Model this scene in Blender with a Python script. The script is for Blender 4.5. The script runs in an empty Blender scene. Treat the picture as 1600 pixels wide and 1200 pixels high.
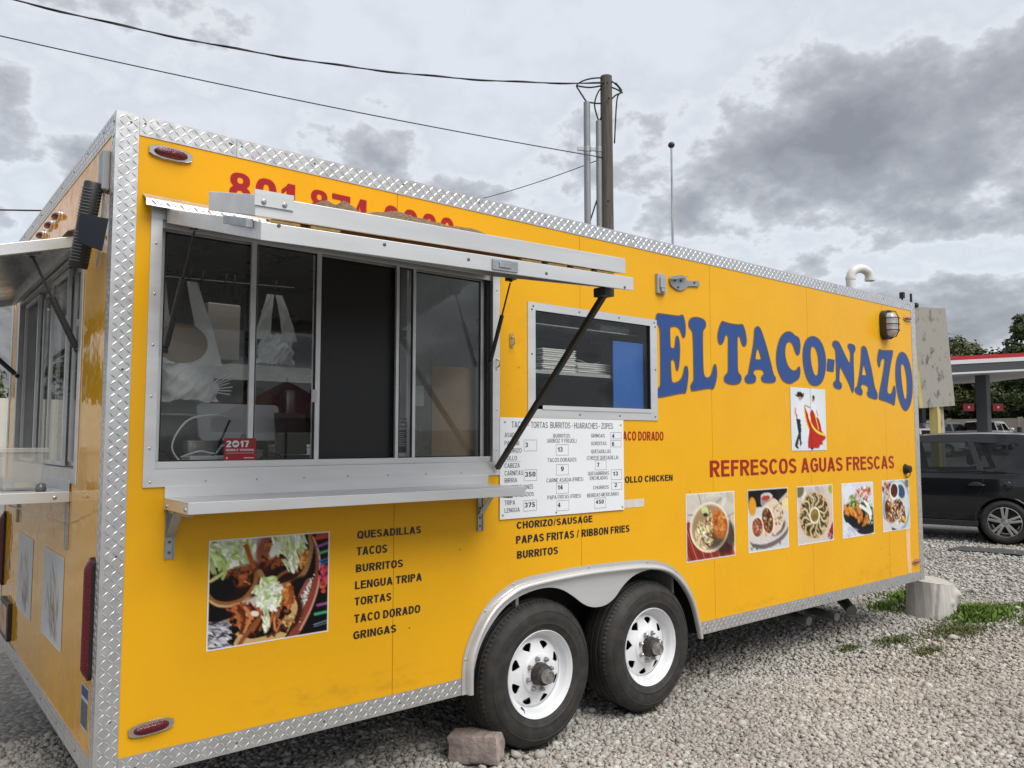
import bpy, math, random
import numpy as np
from mathutils import Vector, Matrix
from mathutils.geometry import tessellate_polygon

# ------------------------------------------------------------------ camera, sky, sun, exposure
sc = bpy.context.scene
col = sc.collection
R = math.radians

cam_d = bpy.data.cameras.new('camera')
cam_d.sensor_width = 36.0
cam_d.lens = 36.0 * 1227.5 / 1600.0
cam_d.clip_end = 6000.0
cam = bpy.data.objects.new('camera', cam_d)
cam.location = (-0.678, -3.231, 1.632)
cam.rotation_euler = (math.pi / 2 + 0.0713, 0.0, -0.6836)
col.objects.link(cam)
sc.camera = cam

SUN_AZ, SUN_EL = 180.0, 53.0          # degrees: azimuth clockwise from +Y, elevation
world = bpy.data.worlds.new('World')
sc.world = world
world.use_nodes = True
wn, wl = world.node_tree.nodes, world.node_tree.links
wn.clear()
w_out = wn.new('ShaderNodeOutputWorld')
w_bg = wn.new('ShaderNodeBackground')
w_bg.inputs['Strength'].default_value = 0.1
wl.new(w_bg.outputs[0], w_out.inputs['Surface'])
w_sky = wn.new('ShaderNodeTexSky')
w_sky.sky_type = 'NISHITA'
w_sky.sun_disc = False
w_sky.sun_elevation = R(SUN_EL)
w_sky.sun_rotation = R(SUN_AZ)


def wmath(op, a, b=None, c=None, clamp=False):
    n = wn.new('ShaderNodeMath')
    n.operation = op
    n.use_clamp = clamp
    for i, v in enumerate((a, b, c)):
        if v is None:
            continue
        if isinstance(v, (int, float)):
            n.inputs[i].default_value = v
        else:
            wl.new(v, n.inputs[i])
    return n.outputs[0]


w_geo = wn.new('ShaderNodeNewGeometry')
w_neg = wn.new('ShaderNodeVectorMath')
w_neg.operation = 'SCALE'
w_neg.inputs['Scale'].default_value = -1.0
wl.new(w_geo.outputs['Incoming'], w_neg.inputs[0])
w_sep = wn.new('ShaderNodeSeparateXYZ')
wl.new(w_neg.outputs[0], w_sep.inputs[0])
# the sky hemisphere laid flat (stereographic), so clouds keep their shape down to the horizon
w_den = wmath('ADD', wmath('ABSOLUTE', w_sep.outputs[2]), 0.45)
w_comb = wn.new('ShaderNodeCombineXYZ')
wl.new(wmath('DIVIDE', w_sep.outputs[0], w_den), w_comb.inputs[0])
wl.new(wmath('DIVIDE', w_sep.outputs[1], w_den), w_comb.inputs[1])


def wnoise(scale, detail, rough, off):
    mp = wn.new('ShaderNodeVectorMath')
    mp.operation = 'ADD'
    mp.inputs[1].default_value = off
    wl.new(w_comb.outputs[0], mp.inputs[0])
    n = wn.new('ShaderNodeTexNoise')
    n.noise_dimensions = '2D'
    n.inputs['Scale'].default_value = scale
    n.inputs['Detail'].default_value = detail
    n.inputs['Roughness'].default_value = rough
    wl.new(mp.outputs[0], n.inputs['Vector'])
    return n.outputs['Fac']


n_mid = wnoise(5.0, 8.0, 0.57, (4.3, 2.2, 0))
n_big = wnoise(1.5, 1.0, 0.5, (1.3, 7.2, 0))
# cloud banks of this day's sky: azimuth, elevation, radius in degrees, weight
BANKS = [(67, 17.5, 8.5, .24), (55.5, 19, 7.5, .30), (75, 19.5, 8, .22), (69, 8.5, 10, .15), (2, 17, 9, .05),
         (150, 22, 22, .2), (-70, 20, 24, .2), (-150, 25, 25, .2), (46, 29, 14, -.18), (50, 12.5, 6.5, -.10), (18, 28, 15, -.13)]
acc = None
for az, el, rad, wt in BANKS:
    k_ = math.cos(R(el)) / (.45 + math.sin(R(el)))
    n = wn.new('ShaderNodeVectorMath')
    n.operation = 'DISTANCE'
    n.inputs[1].default_value = (k_ * math.sin(R(az)), k_ * math.cos(R(az)), 0)
    wl.new(w_comb.outputs[0], n.inputs[0])
    mr = wn.new('ShaderNodeMapRange')
    mr.interpolation_type = 'SMOOTHSTEP'
    mr.inputs['From Min'].default_value = R(rad) * 1.3 * 1.6
    mr.inputs['From Max'].default_value = 0.0
    mr.inputs['To Max'].default_value = wt
    wl.new(n.outputs['Value'], mr.inputs['Value'])
    acc = mr.outputs[0] if acc is None else wmath('ADD', mr.outputs[0], acc)
dens = wmath('ADD', wmath('MULTIPLY', n_mid, 1.0), wmath('MULTIPLY', n_big, 0.30))
dens = wmath('ADD', dens, acc)
ramp = wn.new('ShaderNodeValToRGB')
ramp.color_ramp.interpolation = 'LINEAR'
els = ramp.color_ramp.elements
els[0].position, els[0].color = 0.46, (0.765, 0.81, 0.87, 1)
els[1].position, els[1].color = 1.05, (0.27, 0.282, 0.31, 1)
for ps, cl in ((0.58, (0.70, 0.742, 0.80, 1)), (0.655, (0.79, 0.82, 0.86, 1)), (0.705, (0.57, 0.592, 0.635, 1)), (0.80, (0.41, 0.427, 0.46, 1))):
    e = els.new(ps); e.color = cl
wl.new(dens, ramp.inputs[0])
w_mul = wn.new('ShaderNodeVectorMath')
w_mul.operation = 'SCALE'
w_mul.inputs['Scale'].default_value = 4.45
wl.new(ramp.outputs[0], w_mul.inputs[0])
w_mix = wn.new('ShaderNodeMixRGB')
w_mix.inputs[0].default_value = 0.94
wl.new(w_sky.outputs[0], w_mix.inputs[1])
wl.new(w_mul.outputs[0], w_mix.inputs[2])
wl.new(w_mix.outputs[0], w_bg.inputs['Color'])

sun_d = bpy.data.lights.new('sun', 'SUN')
sun_d.energy = 1.5
sun_d.angle = R(45)
sun_d.color = (1.0, 0.965, 0.91)
sun = bpy.data.objects.new('sun', sun_d)
sd = Vector((math.sin(R(SUN_AZ)) * math.cos(R(SUN_EL)), math.cos(R(SUN_AZ)) * math.cos(R(SUN_EL)), math.sin(R(SUN_EL))))
sun.rotation_euler = sd.to_track_quat('Z', 'Y').to_euler()
sun.location = sd * 40
col.objects.link(sun)

sc.view_settings.view_transform = 'Standard'
sc.view_settings.look = 'None'
sc.view_settings.gamma = 1.0
sc.view_settings.use_curve_mapping = False
sc.view_settings.exposure = 1.17
world.cycles.sampling_method = 'NONE'
sc.cycles.use_denoising = True
sc.cycles.max_bounces = 6
sc.cycles.diffuse_bounces = 4
sc.cycles.transparent_max_bounces = 12
sc.cycles.caustics_reflective = False
sc.cycles.caustics_refractive = False
sc.cycles.sample_clamp_indirect = 4.0

random.seed(7)
rng = np.random.default_rng(7)


# ------------------------------------------------------------------ materials
def srgb(r, g, b):
    return tuple(((c / 255) / 12.92 if c / 255 <= .04045 else ((c / 255 + .055) / 1.055) ** 2.4) for c in (r, g, b))


MATS = {}


def mat(name, color, rough=0.5, metal=0.0, spec=0.5, coat=0.0, var=0.0, vscale=8.0, bump=0.0, bscale=60.0,
        rvar=0.0, stretch=(1, 1, 1), col2=None, bdetail=4.0, emit=None, alpha=1.0, coords='Object', bdist=0.02, thr=None):
    """Principled material; colour, roughness and relief broken up with object-space noise."""
    if name in MATS:
        return MATS[name]
    m = bpy.data.materials.new(name)
    m.use_nodes = True
    nt = m.node_tree
    b = nt.nodes['Principled BSDF']
    b.inputs['Base Color'].default_value = (*color, 1)
    b.inputs['Roughness'].default_value = rough
    b.inputs['Metallic'].default_value = metal
    b.inputs['Specular IOR Level'].default_value = spec
    b.inputs['Coat Weight'].default_value = coat
    b.inputs['Coat Roughness'].default_value = 0.06
    b.inputs['Alpha'].default_value = alpha
    if emit:
        b.inputs['Emission Color'].default_value = (*emit[0], 1)
        b.inputs['Emission Strength'].default_value = emit[1]
    tc = nt.nodes.new('ShaderNodeTexCoord')
    mp = nt.nodes.new('ShaderNodeMapping')
    mp.inputs['Scale'].default_value = stretch
    nt.links.new(tc.outputs[coords], mp.inputs[0])

    def noise(s, d=4.0, rr=0.55):
        n = nt.nodes.new('ShaderNodeTexNoise')
        n.inputs['Scale'].default_value = s
        n.inputs['Detail'].default_value = d
        n.inputs['Roughness'].default_value = rr
        nt.links.new(mp.outputs[0], n.inputs['Vector'])
        return n.outputs['Fac']
    if var > 0 or col2:
        n = noise(vscale, 6.0, 0.6)
        mr = nt.nodes.new('ShaderNodeMapRange')
        lo, hi = thr if thr else (0.3, 0.7)
        mr.inputs['From Min'].default_value = lo
        mr.inputs['From Max'].default_value = hi
        nt.links.new(n, mr.inputs['Value'])
        mx = nt.nodes.new('ShaderNodeMixRGB')
        c2 = col2 if col2 else tuple(min(1, c * (1 + var)) for c in color)
        c1 = color if col2 else tuple(c * (1 - var) for c in color)
        mx.inputs[1].default_value = (*c1, 1)
        mx.inputs[2].default_value = (*c2, 1)
        nt.links.new(mr.outputs[0], mx.inputs[0])
        nt.links.new(mx.outputs[0], b.inputs['Base Color'])
    if rvar > 0:
        n = noise(vscale * 1.7, 5.0)
        mr = nt.nodes.new('ShaderNodeMapRange')
        mr.inputs['From Min'].default_value = 0.3
        mr.inputs['From Max'].default_value = 0.7
        mr.inputs['To Min'].default_value = max(0.02, rough - rvar)
        mr.inputs['To Max'].default_value = min(1, rough + rvar)
        nt.links.new(n, mr.inputs['Value'])
        nt.links.new(mr.outputs[0], b.inputs['Roughness'])
    if bump > 0:
        n = noise(bscale, bdetail)
        bp = nt.nodes.new('ShaderNodeBump')
        bp.inputs['Strength'].default_value = bump
        bp.inputs['Distance'].default_value = bdist
        nt.links.new(n, bp.inputs['Height'])
        nt.links.new(bp.outputs[0], b.inputs['Normal'])
    MATS[name] = m
    return m


def glass(name, tint=(0.9, 0.93, 0.92), ior=1.5, rough=0.0, refl=1.0):
    """Thin pane: clear transmission plus Fresnel reflection."""
    if name in MATS:
        return MATS[name]
    m = bpy.data.materials.new(name)
    m.use_nodes = True
    nt = m.node_tree
    nt.nodes.clear()
    o = nt.nodes.new('ShaderNodeOutputMaterial')
    mx = nt.nodes.new('ShaderNodeMixShader')
    tr = nt.nodes.new('ShaderNodeBsdfTransparent')
    tr.inputs[0].default_value = (*tint, 1)
    gl = nt.nodes.new('ShaderNodeBsdfGlossy')
    gl.inputs['Roughness'].default_value = rough
    fr = nt.nodes.new('ShaderNodeFresnel')
    ge = nt.nodes.new('ShaderNodeNewGeometry')      # the same Fresnel curve on either face of a thin sheet
    io = nt.nodes.new('ShaderNodeMath')
    io.operation = 'MULTIPLY_ADD'
    io.inputs[1].default_value = 1 / ior - ior
    io.inputs[2].default_value = ior
    nt.links.new(ge.outputs['Backfacing'], io.inputs[0])
    nt.links.new(io.outputs[0], fr.inputs['IOR'])
    ml = nt.nodes.new('ShaderNodeMath')
    ml.operation = 'MULTIPLY'
    ml.inputs[1].default_value = refl
    nt.links.new(fr.outputs[0], ml.inputs[0])
    nt.links.new(ml.outputs[0], mx.inputs[0])
    nt.links.new(tr.outputs[0], mx.inputs[1])
    nt.links.new(gl.outputs[0], mx.inputs[2])
    nt.links.new(mx.outputs[0], o.inputs[0])
    MATS[name] = m
    return m


def attr_mat(name, rough=0.45, spec=0.5, mul=1.0, bump=0.0, bscale=200.0):
    """Colour read from the mesh colour attribute 'Col' (printed pictures, stone by stone colour)."""
    if name in MATS:
        return MATS[name]
    m = bpy.data.materials.new(name)
    m.use_nodes = True
    nt = m.node_tree
    b = nt.nodes['Principled BSDF']
    b.inputs['Roughness'].default_value = rough
    b.inputs['Specular IOR Level'].default_value = spec
    a = nt.nodes.new('ShaderNodeAttribute')
    a.attribute_name = 'Col'
    nt.links.new(a.outputs['Color'], b.inputs['Base Color'])
    if bump:
        n = nt.nodes.new('ShaderNodeTexNoise')
        n.inputs['Scale'].default_value = bscale
        tc = nt.nodes.new('ShaderNodeTexCoord')
        nt.links.new(tc.outputs['Object'], n.inputs['Vector'])
        bp = nt.nodes.new('ShaderNodeBump')
        bp.inputs['Strength'].default_value = bump
        bp.inputs['Distance'].default_value = 0.01
        nt.links.new(n.outputs['Fac'], bp.inputs['Height'])
        nt.links.new(bp.outputs[0], b.inputs['Normal'])
    MATS[name] = m
    return m


# ------------------------------------------------------------------ mesh helpers
class MB:
    def __init__(self):
        self.v, self.f = [], []

    def add(self, vs, fs):
        o = len(self.v)
        self.v += [tuple(p) for p in vs]
        self.f += [tuple(i + o for i in q) for q in fs]
        return self

    def box(self, a, b):
        x0, y0, z0 = a
        x1, y1, z1 = b
        return self.add([(x0, y0, z0), (x1, y0, z0), (x1, y1, z0), (x0, y1, z0), (x0, y0, z1), (x1, y0, z1), (x1, y1, z1), (x0, y1, z1)],
                        [(0, 3, 2, 1), (4, 5, 6, 7), (0, 1, 5, 4), (1, 2, 6, 5), (2, 3, 7, 6), (3, 0, 4, 7)])

    def obox(self, c, ax, ay, az):
        """box with centre c and half-axis vectors"""
        c, ax, ay, az = map(Vector, (c, ax, ay, az))
        vs = [c + sx * ax + sy * ay + sz * az for sz in (-1, 1) for sx, sy in ((-1, -1), (1, -1), (1, 1), (-1, 1))]
        return self.add(vs, [(0, 3, 2, 1), (4, 5, 6, 7), (0, 1, 5, 4), (1, 2, 6, 5), (2, 3, 7, 6), (3, 0, 4, 7)])

    def bar(self, p0, p1, w, h, up=(0, 0, 1)):
        p0, p1, up = Vector(p0), Vector(p1), Vector(up)
        d = p1 - p0
        t = d.normalized()
        s = t.cross(up)
        if s.length < 1e-4:
            s = t.cross(Vector((1, 0, 0)))
        s.normalize()
        n = s.cross(t).normalized()
        return self.obox((p0 + p1) / 2, d / 2, s * w / 2, n * h / 2)

    def tube(self, pts, r, n=8, caps=True, closed=False):
        pts = [Vector(p) for p in pts]
        k = len(pts)
        rs = r if isinstance(r, (list, tuple)) else [r] * k
        prev = None
        rings = []
        for i, p in enumerate(pts):
            if closed:
                t = (pts[(i + 1) % k] - pts[i - 1]).normalized()
            else:
                t = (pts[min(i + 1, k - 1)] - pts[max(i - 1, 0)]).normalized()
            if prev is None:
                s = t.cross(Vector((0, 0, 1)))
                if s.length < 1e-3:
                    s = t.cross(Vector((1, 0, 0)))
            else:
                s = prev - t * prev.dot(t)
            s.normalize()
            prev = s
            b = t.cross(s)
            rings.append([p + (s * math.cos(2 * math.pi * j / n) + b * math.sin(2 * math.pi * j / n)) * rs[i] for j in range(n)])
        vs = [q for rg in rings for q in rg]
        fs = []
        for i in range(k if closed else k - 1):
            a, b2 = i * n, ((i + 1) % k) * n
            for j in range(n):
                fs.append((a + j, a + (j + 1) % n, b2 + (j + 1) % n, b2 + j))
        if caps and not closed:
            fs.append(tuple(range(n - 1, -1, -1)))
            fs.append(tuple((k - 1) * n + j for j in range(n)))
        return self.add(vs, fs)

    def cyl(self, p0, p1, r0, r1=None, n=16):
        return self.tube([p0, p1], [r0, r0 if r1 is None else r1], n)

    def lathe(self, prof, o, axis, n=48, closed=False):
        """prof: list of (radius, along axis)"""
        o, axis = Vector(o), Vector(axis).normalized()
        s = axis.cross(Vector((0, 0, 1)))
        if s.length < 1e-3:
            s = axis.cross(Vector((1, 0, 0)))
        s.normalize()
        b = axis.cross(s)
        vs = []
        for r, h in prof:
            for j in range(n):
                a = 2 * math.pi * j / n
                vs.append(o + axis * h + (s * math.cos(a) + b * math.sin(a)) * r)
        fs = []
        for i in range(len(prof) - 1):
            for j in range(n):
                fs.append((i * n + j, (i + 1) * n + j, (i + 1) * n + (j + 1) % n, i * n + (j + 1) % n))
        return self.add(vs, fs)

    def prism(self, loops, fn, d):
        """flat shape (outline + holes, 2-D points) mapped by fn to space, given thickness by vector d"""
        d = Vector(d)
        tris = tessellate_polygon([[Vector((p[0], p[1], 0)) for p in lp] for lp in loops])
        flat = [p for lp in loops for p in lp]
        n = len(flat)
        fr = [Vector(fn(*p)) for p in flat]
        vs = fr + [p + d for p in fr]
        nrm = -d
        fs = []
        for t in tris:
            a, b, c = t
            if (fr[b] - fr[a]).cross(fr[c] - fr[a]).dot(nrm) < 0:
                t = (c, b, a)
            fs.append(tuple(t))
            fs.append((t[2] + n, t[1] + n, t[0] + n))
        o = 0
        for lp in loops:
            k = len(lp)
            for i in range(k):
                fs.append((o + i, o + (i + 1) % k, o + (i + 1) % k + n, o + i + n))
            o += k
        return self.add(vs, fs)

    def grid(self, fn, nu, nv):
        """surface fn(u,v) over the unit square"""
        vs = [fn(i / nu, j / nv) for j in range(nv + 1) for i in range(nu + 1)]
        fs = [(j * (nu + 1) + i, j * (nu + 1) + i + 1, (j + 1) * (nu + 1) + i + 1, (j + 1) * (nu + 1) + i) for j in range(nv) for i in range(nu)]
        return self.add(vs, fs)

    def ball(self, c, r, n=12, m=8):
        rx, ry, rz = r if isinstance(r, (tuple, list)) else (r, r, r)
        return self.grid(lambda u, v: (c[0] + rx * math.cos(2 * math.pi * u) * math.sin(math.pi * v), c[1] + ry * math.sin(2 * math.pi * u) * math.sin(math.pi * v), c[2] - rz * math.cos(math.pi * v)), n, m)

    def build(self, name, material, parent=None, smooth=False, bevel=0.0, kind=None, label=None, fix=False, auto=None):
        me = bpy.data.meshes.new(name)
        me.from_pydata([tuple(p) for p in self.v], [], self.f)
        if fix:
            import bmesh
            bm = bmesh.new()
            bm.from_mesh(me)
            bmesh.ops.remove_doubles(bm, verts=bm.verts, dist=1e-5)
            bmesh.ops.recalc_face_normals(bm, faces=bm.faces)
            bm.to_mesh(me)
            bm.free()
        return link(name, me, material, parent, smooth, bevel, kind, label, auto)


def link(name, me, material, parent=None, smooth=False, bevel=0.0, kind=None, label=None, auto=None):
    o = bpy.data.objects.new(name, me)
    col.objects.link(o)
    if material and not me.materials:
        me.materials.append(material)
    if smooth:
        me.polygons.foreach_set('use_smooth', [True] * len(me.polygons))
        if auto is not None:
            me.set_sharp_from_angle(angle=R(auto))
    if bevel > 0:
        md = o.modifiers.new('bevel', 'BEVEL')
        md.width = bevel
        md.segments = 2
        md.limit_method = 'ANGLE'
    if parent:
        adopt(o, parent)
    if kind:
        o['kind'] = kind
    if label:
        o['label'] = label
    return o


def adopt(o, parent):
    """child geometry is written in world coordinates; top-level empties are only translated"""
    root = parent
    while root.parent:
        root = root.parent
    o.parent = parent
    if parent.parent is None:
        o.matrix_parent_inverse = Matrix.Translation(-Vector(root.location)) if not root.get('local') else Matrix.Identity(4)


def empty(name, loc, label, cat, group=None, local=False):
    o = bpy.data.objects.new(name, None)
    o.location = loc
    o.empty_display_size = 0.2
    col.objects.link(o)
    tag(o, label, cat, group)
    if local:
        o['local'] = True
    return o


def tag(o, label, cat, group=None, kind=None):
    o['label'] = label
    o['category'] = cat
    if group:
        o['group'] = group
    if kind:
        o['kind'] = kind
    return o


def copy_tree(src, loc=None, rotz=None, parent=None):
    c = src.copy()
    col.objects.link(c)
    if parent:
        c.parent = parent
        c.matrix_parent_inverse = src.matrix_parent_inverse.copy()
    if loc is not None:
        c.location = loc
    if rotz is not None:
        c.rotation_euler = (0, 0, rotz)
    for ch in src.children:
        copy_tree(ch, parent=c)
    return c


def spline(pts, k=6, closed=True):
    """Catmull-Rom through 2-D or 3-D points"""
    n = len(pts)
    out = []
    for i in range(n if closed else n - 1):
        if closed:
            p0, p1, p2, p3 = (pts[(i - 1) % n], pts[i], pts[(i + 1) % n], pts[(i + 2) % n])
        else:
            p0, p1, p2, p3 = pts[max(i - 1, 0)], pts[i], pts[i + 1], pts[min(i + 2, n - 1)]
        for j in range(k):
            t = j / k
            out.append(tuple(0.5 * (2 * b + (c - a) * t + (2 * a - 5 * b + 4 * c - d) * t * t + (3 * b - a - 3 * c + d) * t ** 3)
                             for a, b, c, d in zip(p0, p1, p2, p3)))
    if not closed:
        out.append(tuple(pts[-1]))
    return out


def rrect(x0, z0, x1, z1, r, k=5):
    out = []
    for cx, cz, a0 in ((x1 - r, z1 - r, 0), (x0 + r, z1 - r, 90), (x0 + r, z0 + r, 180), (x1 - r, z0 + r, 270)):
        for j in range(k + 1):
            a = R(a0 + 90 * j / k)
            out.append((cx + r * math.cos(a), cz + r * math.sin(a)))
    return out


# ------------------------------------------------------------------ a plain sans-serif alphabet drawn as outlines
def _arc(cx, cy, rx, ry, a0, a1, n=10):
    return [(cx + rx * math.cos(R(a0 + (a1 - a0) * k / n)), cy + ry * math.sin(R(a0 + (a1 - a0) * k / n))) for k in range(n + 1)]


def _stroke(path, t, th=None):
    """closed outline of an open path drawn with a pen t wide (th tall)"""
    th = t if th is None else th
    L_, R_ = [], []
    n = len(path)
    for i, p in enumerate(path):
        a, b = path[max(i - 1, 0)], path[min(i + 1, n - 1)]
        dx, dy = b[0] - a[0], b[1] - a[1]
        q = math.hypot(dx, dy) or 1
        nx, ny = -dy / q * t / 2, dx / q * th / 2
        L_.append((p[0] + nx, p[1] + ny))
        R_.append((p[0] - nx, p[1] - ny))
    return L_ + R_[::-1]


def glyph(c, t):
    """list of shapes (each a list of loops: outline then holes) in a box of height 1; second value = advance width"""
    h = t * .82                                  # horizontal strokes are a little thinner
    S = []
    rect = lambda x0, y0, x1, y1: S.append([[(x0, y0), (x1, y0), (x1, y1), (x0, y1)]])

    def ring(x0, y0, x1, y1, sq=.78):
        def sup(cx, cy, rx, ry):
            out = []
            for k in range(36):
                a = 2 * math.pi * k / 36
                ca, sa = math.cos(a), math.sin(a)
                out.append((cx + rx * math.copysign(abs(ca) ** sq, ca), cy + ry * math.copysign(abs(sa) ** sq, sa)))
            return out
        cx, cy, rx, ry = (x0 + x1) / 2, (y0 + y1) / 2, (x1 - x0) / 2, (y1 - y0) / 2
        S.append([sup(cx, cy, rx, ry), sup(cx, cy, rx - min(t, rx * .70), ry - min(h, ry * .58))])
    w = .70
    if c == 'I' or c == 'l':
        rect(0, 0, t, 1); w = t
    elif c == 'L':
        w = .58; S.append([[(0, 0), (w, 0), (w, h), (t, h), (t, 1), (0, 1)]])
    elif c == 'T':
        w = .64; S.append([[(w / 2 - t / 2, 0), (w / 2 + t / 2, 0), (w / 2 + t / 2, 1 - h), (w, 1 - h), (w, 1), (0, 1), (0, 1 - h), (w / 2 - t / 2, 1 - h)]])
    elif c == 'E':
        w = .62; m = .54; S.append([[(0, 0), (w, 0), (w, h), (t, h), (t, m - h / 2), (w * .93, m - h / 2), (w * .93, m + h / 2), (t, m + h / 2), (t, 1 - h), (w * .98, 1 - h), (w * .98, 1), (0, 1)]])
    elif c == 'F':
        w = .58; m = .52; S.append([[(0, 0), (t, 0), (t, m - h / 2), (w * .90, m - h / 2), (w * .90, m + h / 2), (t, m + h / 2), (t, 1 - h), (w, 1 - h), (w, 1), (0, 1)]])
    elif c == 'H':
        w = .70; m = .53; S.append([[(0, 0), (t, 0), (t, m - h / 2), (w - t, m - h / 2), (w - t, 0), (w, 0), (w, 1), (w - t, 1), (w - t, m + h / 2), (t, m + h / 2), (t, 1), (0, 1)]])
    elif c == 'N':
        w = .70; k = t * 1.05; S.append([[(0, 0), (t * .95, 0), (t * .95, .66), (w - k, 0), (w, 0), (w, 1), (w - t * .95, 1), (w - t * .95, .34), (k, 1), (0, 1)]])
    elif c == 'M':
        w = .84; S.append([[(0, 0), (t * .9, 0), (t * .9, .72), (w / 2 - t * .45, 0), (w / 2 + t * .45, 0), (w - t * .9, .72), (w - t * .9, 0), (w, 0), (w, 1), (w - t * 1.3, 1), (w / 2, .30), (t * 1.3, 1), (0, 1)]])
    elif c == 'A':
        w = .76; q = t * 1.06; b0 = .20; b1 = b0 + h * .95
        xl = lambda y: (w / 2 - q * .55) * y          # outer left edge at height y
        s_ = (w / 2 - q * .55)
        S.append([[(0, 0), (q, 0), (q + s_ * b0, b0), (w - q - s_ * b0, b0), (w - q, 0), (w, 0), (w / 2 + q * .55, 1), (w / 2 - q * .55, 1)],
                  [(q + s_ * b1, b1), (w - q - s_ * b1, b1), (w / 2, min(.90, (w / 2 - q) / s_))]])
    elif c == 'V':
        w = .72; q = t * 1.08; S.append([[(0, 1), (w / 2 - q * .5, 0), (w / 2 + q * .5, 0), (w, 1), (w - q, 1), (w / 2, .26), (q, 1)]])
    elif c == 'X':
        w = .72; q = t * 1.15; S.append([[(0, 0), (q, 0), (w / 2, .36), (w - q, 0), (w, 0), (w / 2 + q * .52, .51), (w - .02, 1), (w - q - .02, 1), (w / 2, .66), (q + .02, 1), (.02, 1), (w / 2 - q * .52, .51)]])
    elif c == 'Y':
        w = .72; q = t * 1.12; S.append([[(w / 2 - t / 2, 0), (w / 2 + t / 2, 0), (w / 2 + t / 2, .42), (w, 1), (w - q, 1), (w / 2, .60), (q, 1), (0, 1), (w / 2 - t / 2, .42)]])
    elif c == 'Z':
        w = .62; S.append([[(0, 0), (w, 0), (w, h), (t * 1.25, h), (w, 1 - h * .95), (w, 1), (.03, 1), (.03, 1 - h), (w - t * 1.25, 1 - h), (0, h * .95)]])
    elif c == 'K':
        w = .74; q = t * 1.2; S.append([[(0, 0), (t, 0), (t, .30), (.36, .52), (w - q, 0), (w, 0), (.46, .66), (w - .02, 1), (w - q - .04, 1), (t, .58), (t, 1), (0, 1)]])
    elif c in 'OQ0':
        w = .74 if c != '0' else .56
        ring(0, -.01, w, 1.01, .80)
        if c == 'Q':
            S.append([[(w * .50, .24), (w * .50 + t * .8, .30), (w + .03, .02), (w - t * .7, -.08)]])
    elif c == 'D':
        w = .70
        o = [(0, 0), (w * .45, 0)] + _arc(w * .45, .5, w * .55, .5, -90, 90, 14)[1:] + [(0, 1)]
        i = [(t, h), (w * .43, h)] + _arc(w * .43, .5, w * .57 - t, .5 - h, -90, 90, 14)[1:] + [(t, 1 - h)]
        S.append([o, i])
    elif c in 'PRB':
        w = .64 if c == 'P' else .70
        y0 = .42 if c != 'B' else .46
        wt = w * (.94 if c == 'B' else 1.0)
        r = (1 - y0) / 2
        o = [(0, y0), (wt - r, y0)] + _arc(wt - r, y0 + r, r, r, -90, 90, 10)[1:] + [(0, 1)]
        i = [(t, y0 + h), (wt - r, y0 + h)] + _arc(wt - r, y0 + r, max(r - t, .03), r - h, -90, 90, 10)[1:] + [(t, 1 - h)]
        S.append([o, i])
        if c == 'B':
            r = (y0 + h * .0) / 2 + h * .25
            yt = 2 * r
            o = [(0, 0), (w - r, 0)] + _arc(w - r, r, r, r, -90, 90, 10)[1:] + [(0, yt)]
            i = [(t, h), (w - r, h)] + _arc(w - r, r, max(r - t, .03), r - h, -90, 90, 10)[1:] + [(t, yt - h)]
            S.append([o, i])
        else:
            rect(0, 0, t, y0)
            if c == 'R':
                S.append([[(w * .36, y0 + .02), (w * .36 + t * 1.05, y0 + .02), (w * 1.02, 0), (w * 1.02 - t * 1.15, 0)]])
    elif c == 'U':
        w = .68
        S.append([_stroke([(t / 2, 1), (t / 2, .36)] + _arc(w / 2, .36, w / 2 - t / 2, .36 - h / 2, 180, 360, 16)[1:] + [(w - t / 2, 1)], t, h)])
    elif c == 'J':
        w = .54
        S.append([_stroke([(w - t / 2, 1), (w - t / 2, .30)] + _arc(w / 2, .30, w / 2 - t / 2, .30 - h / 2, 0, -170, 14)[1:], t, h)])
    elif c in 'CG':
        w = .72
        S.append([_stroke(_arc(w * .52, .5, w * .52 - t / 2, .5 - h / 2 + .01, 38, 322 if c == 'C' else 335, 28), t, h)])
        if c == 'G':
            S.append([[(w * .52, .44 - h * .1), (w * .52, .44 + h * .9), (w, .44 + h * .9), (w, .08), (w - t * .85, .16), (w - t * .85, .44 - h * .1)]])
    elif c in 'S':
        w = .66
        a = t / 2
        p = [(w - a * 1.1, .70)] + _arc(w / 2, .745, w / 2 - a, .255 - h / 2, 15, 180, 14) + _arc(w / 2, .70, w / 2 - a, .16, 185, 250, 6) + \
            _arc(w / 2, .30, w / 2 - a, .17, 70, 5, 6) + _arc(w / 2, .255, w / 2 - a, .255 - h / 2, 0, -165, 14) + [(a * 1.0, .31)]
        S.append([_stroke(p[1:-1], t * .98, h)])
    elif c == '1':
        w = .40; S.append([[(w - t, 0), (w, 0), (w, 1), (w - t * .85, 1), (w - t * 1.1, .88), (0, .74), (0, .74 - h), (w - t, .74)]])
    elif c == '2':
        w = .56; a = t / 2
        S.append([_stroke(_arc(w / 2, .70, w / 2 - a, .30 - h / 2, 170, -35, 14) + [(w * .45, .33), (a * 1.3, h * .9)], t, h)])
        rect(0, 0, w, h)
    elif c == '3':
        w = .56; a = t / 2
        S.append([_stroke(_arc(w * .48, .735, w * .50 - a, .265 - h / 2, 165, -80, 12), t, h)])
        S.append([_stroke(_arc(w * .48, .28, w * .52 - a, .28 - h / 2, 85, -165, 12), t, h)])
    elif c == '4':
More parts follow.
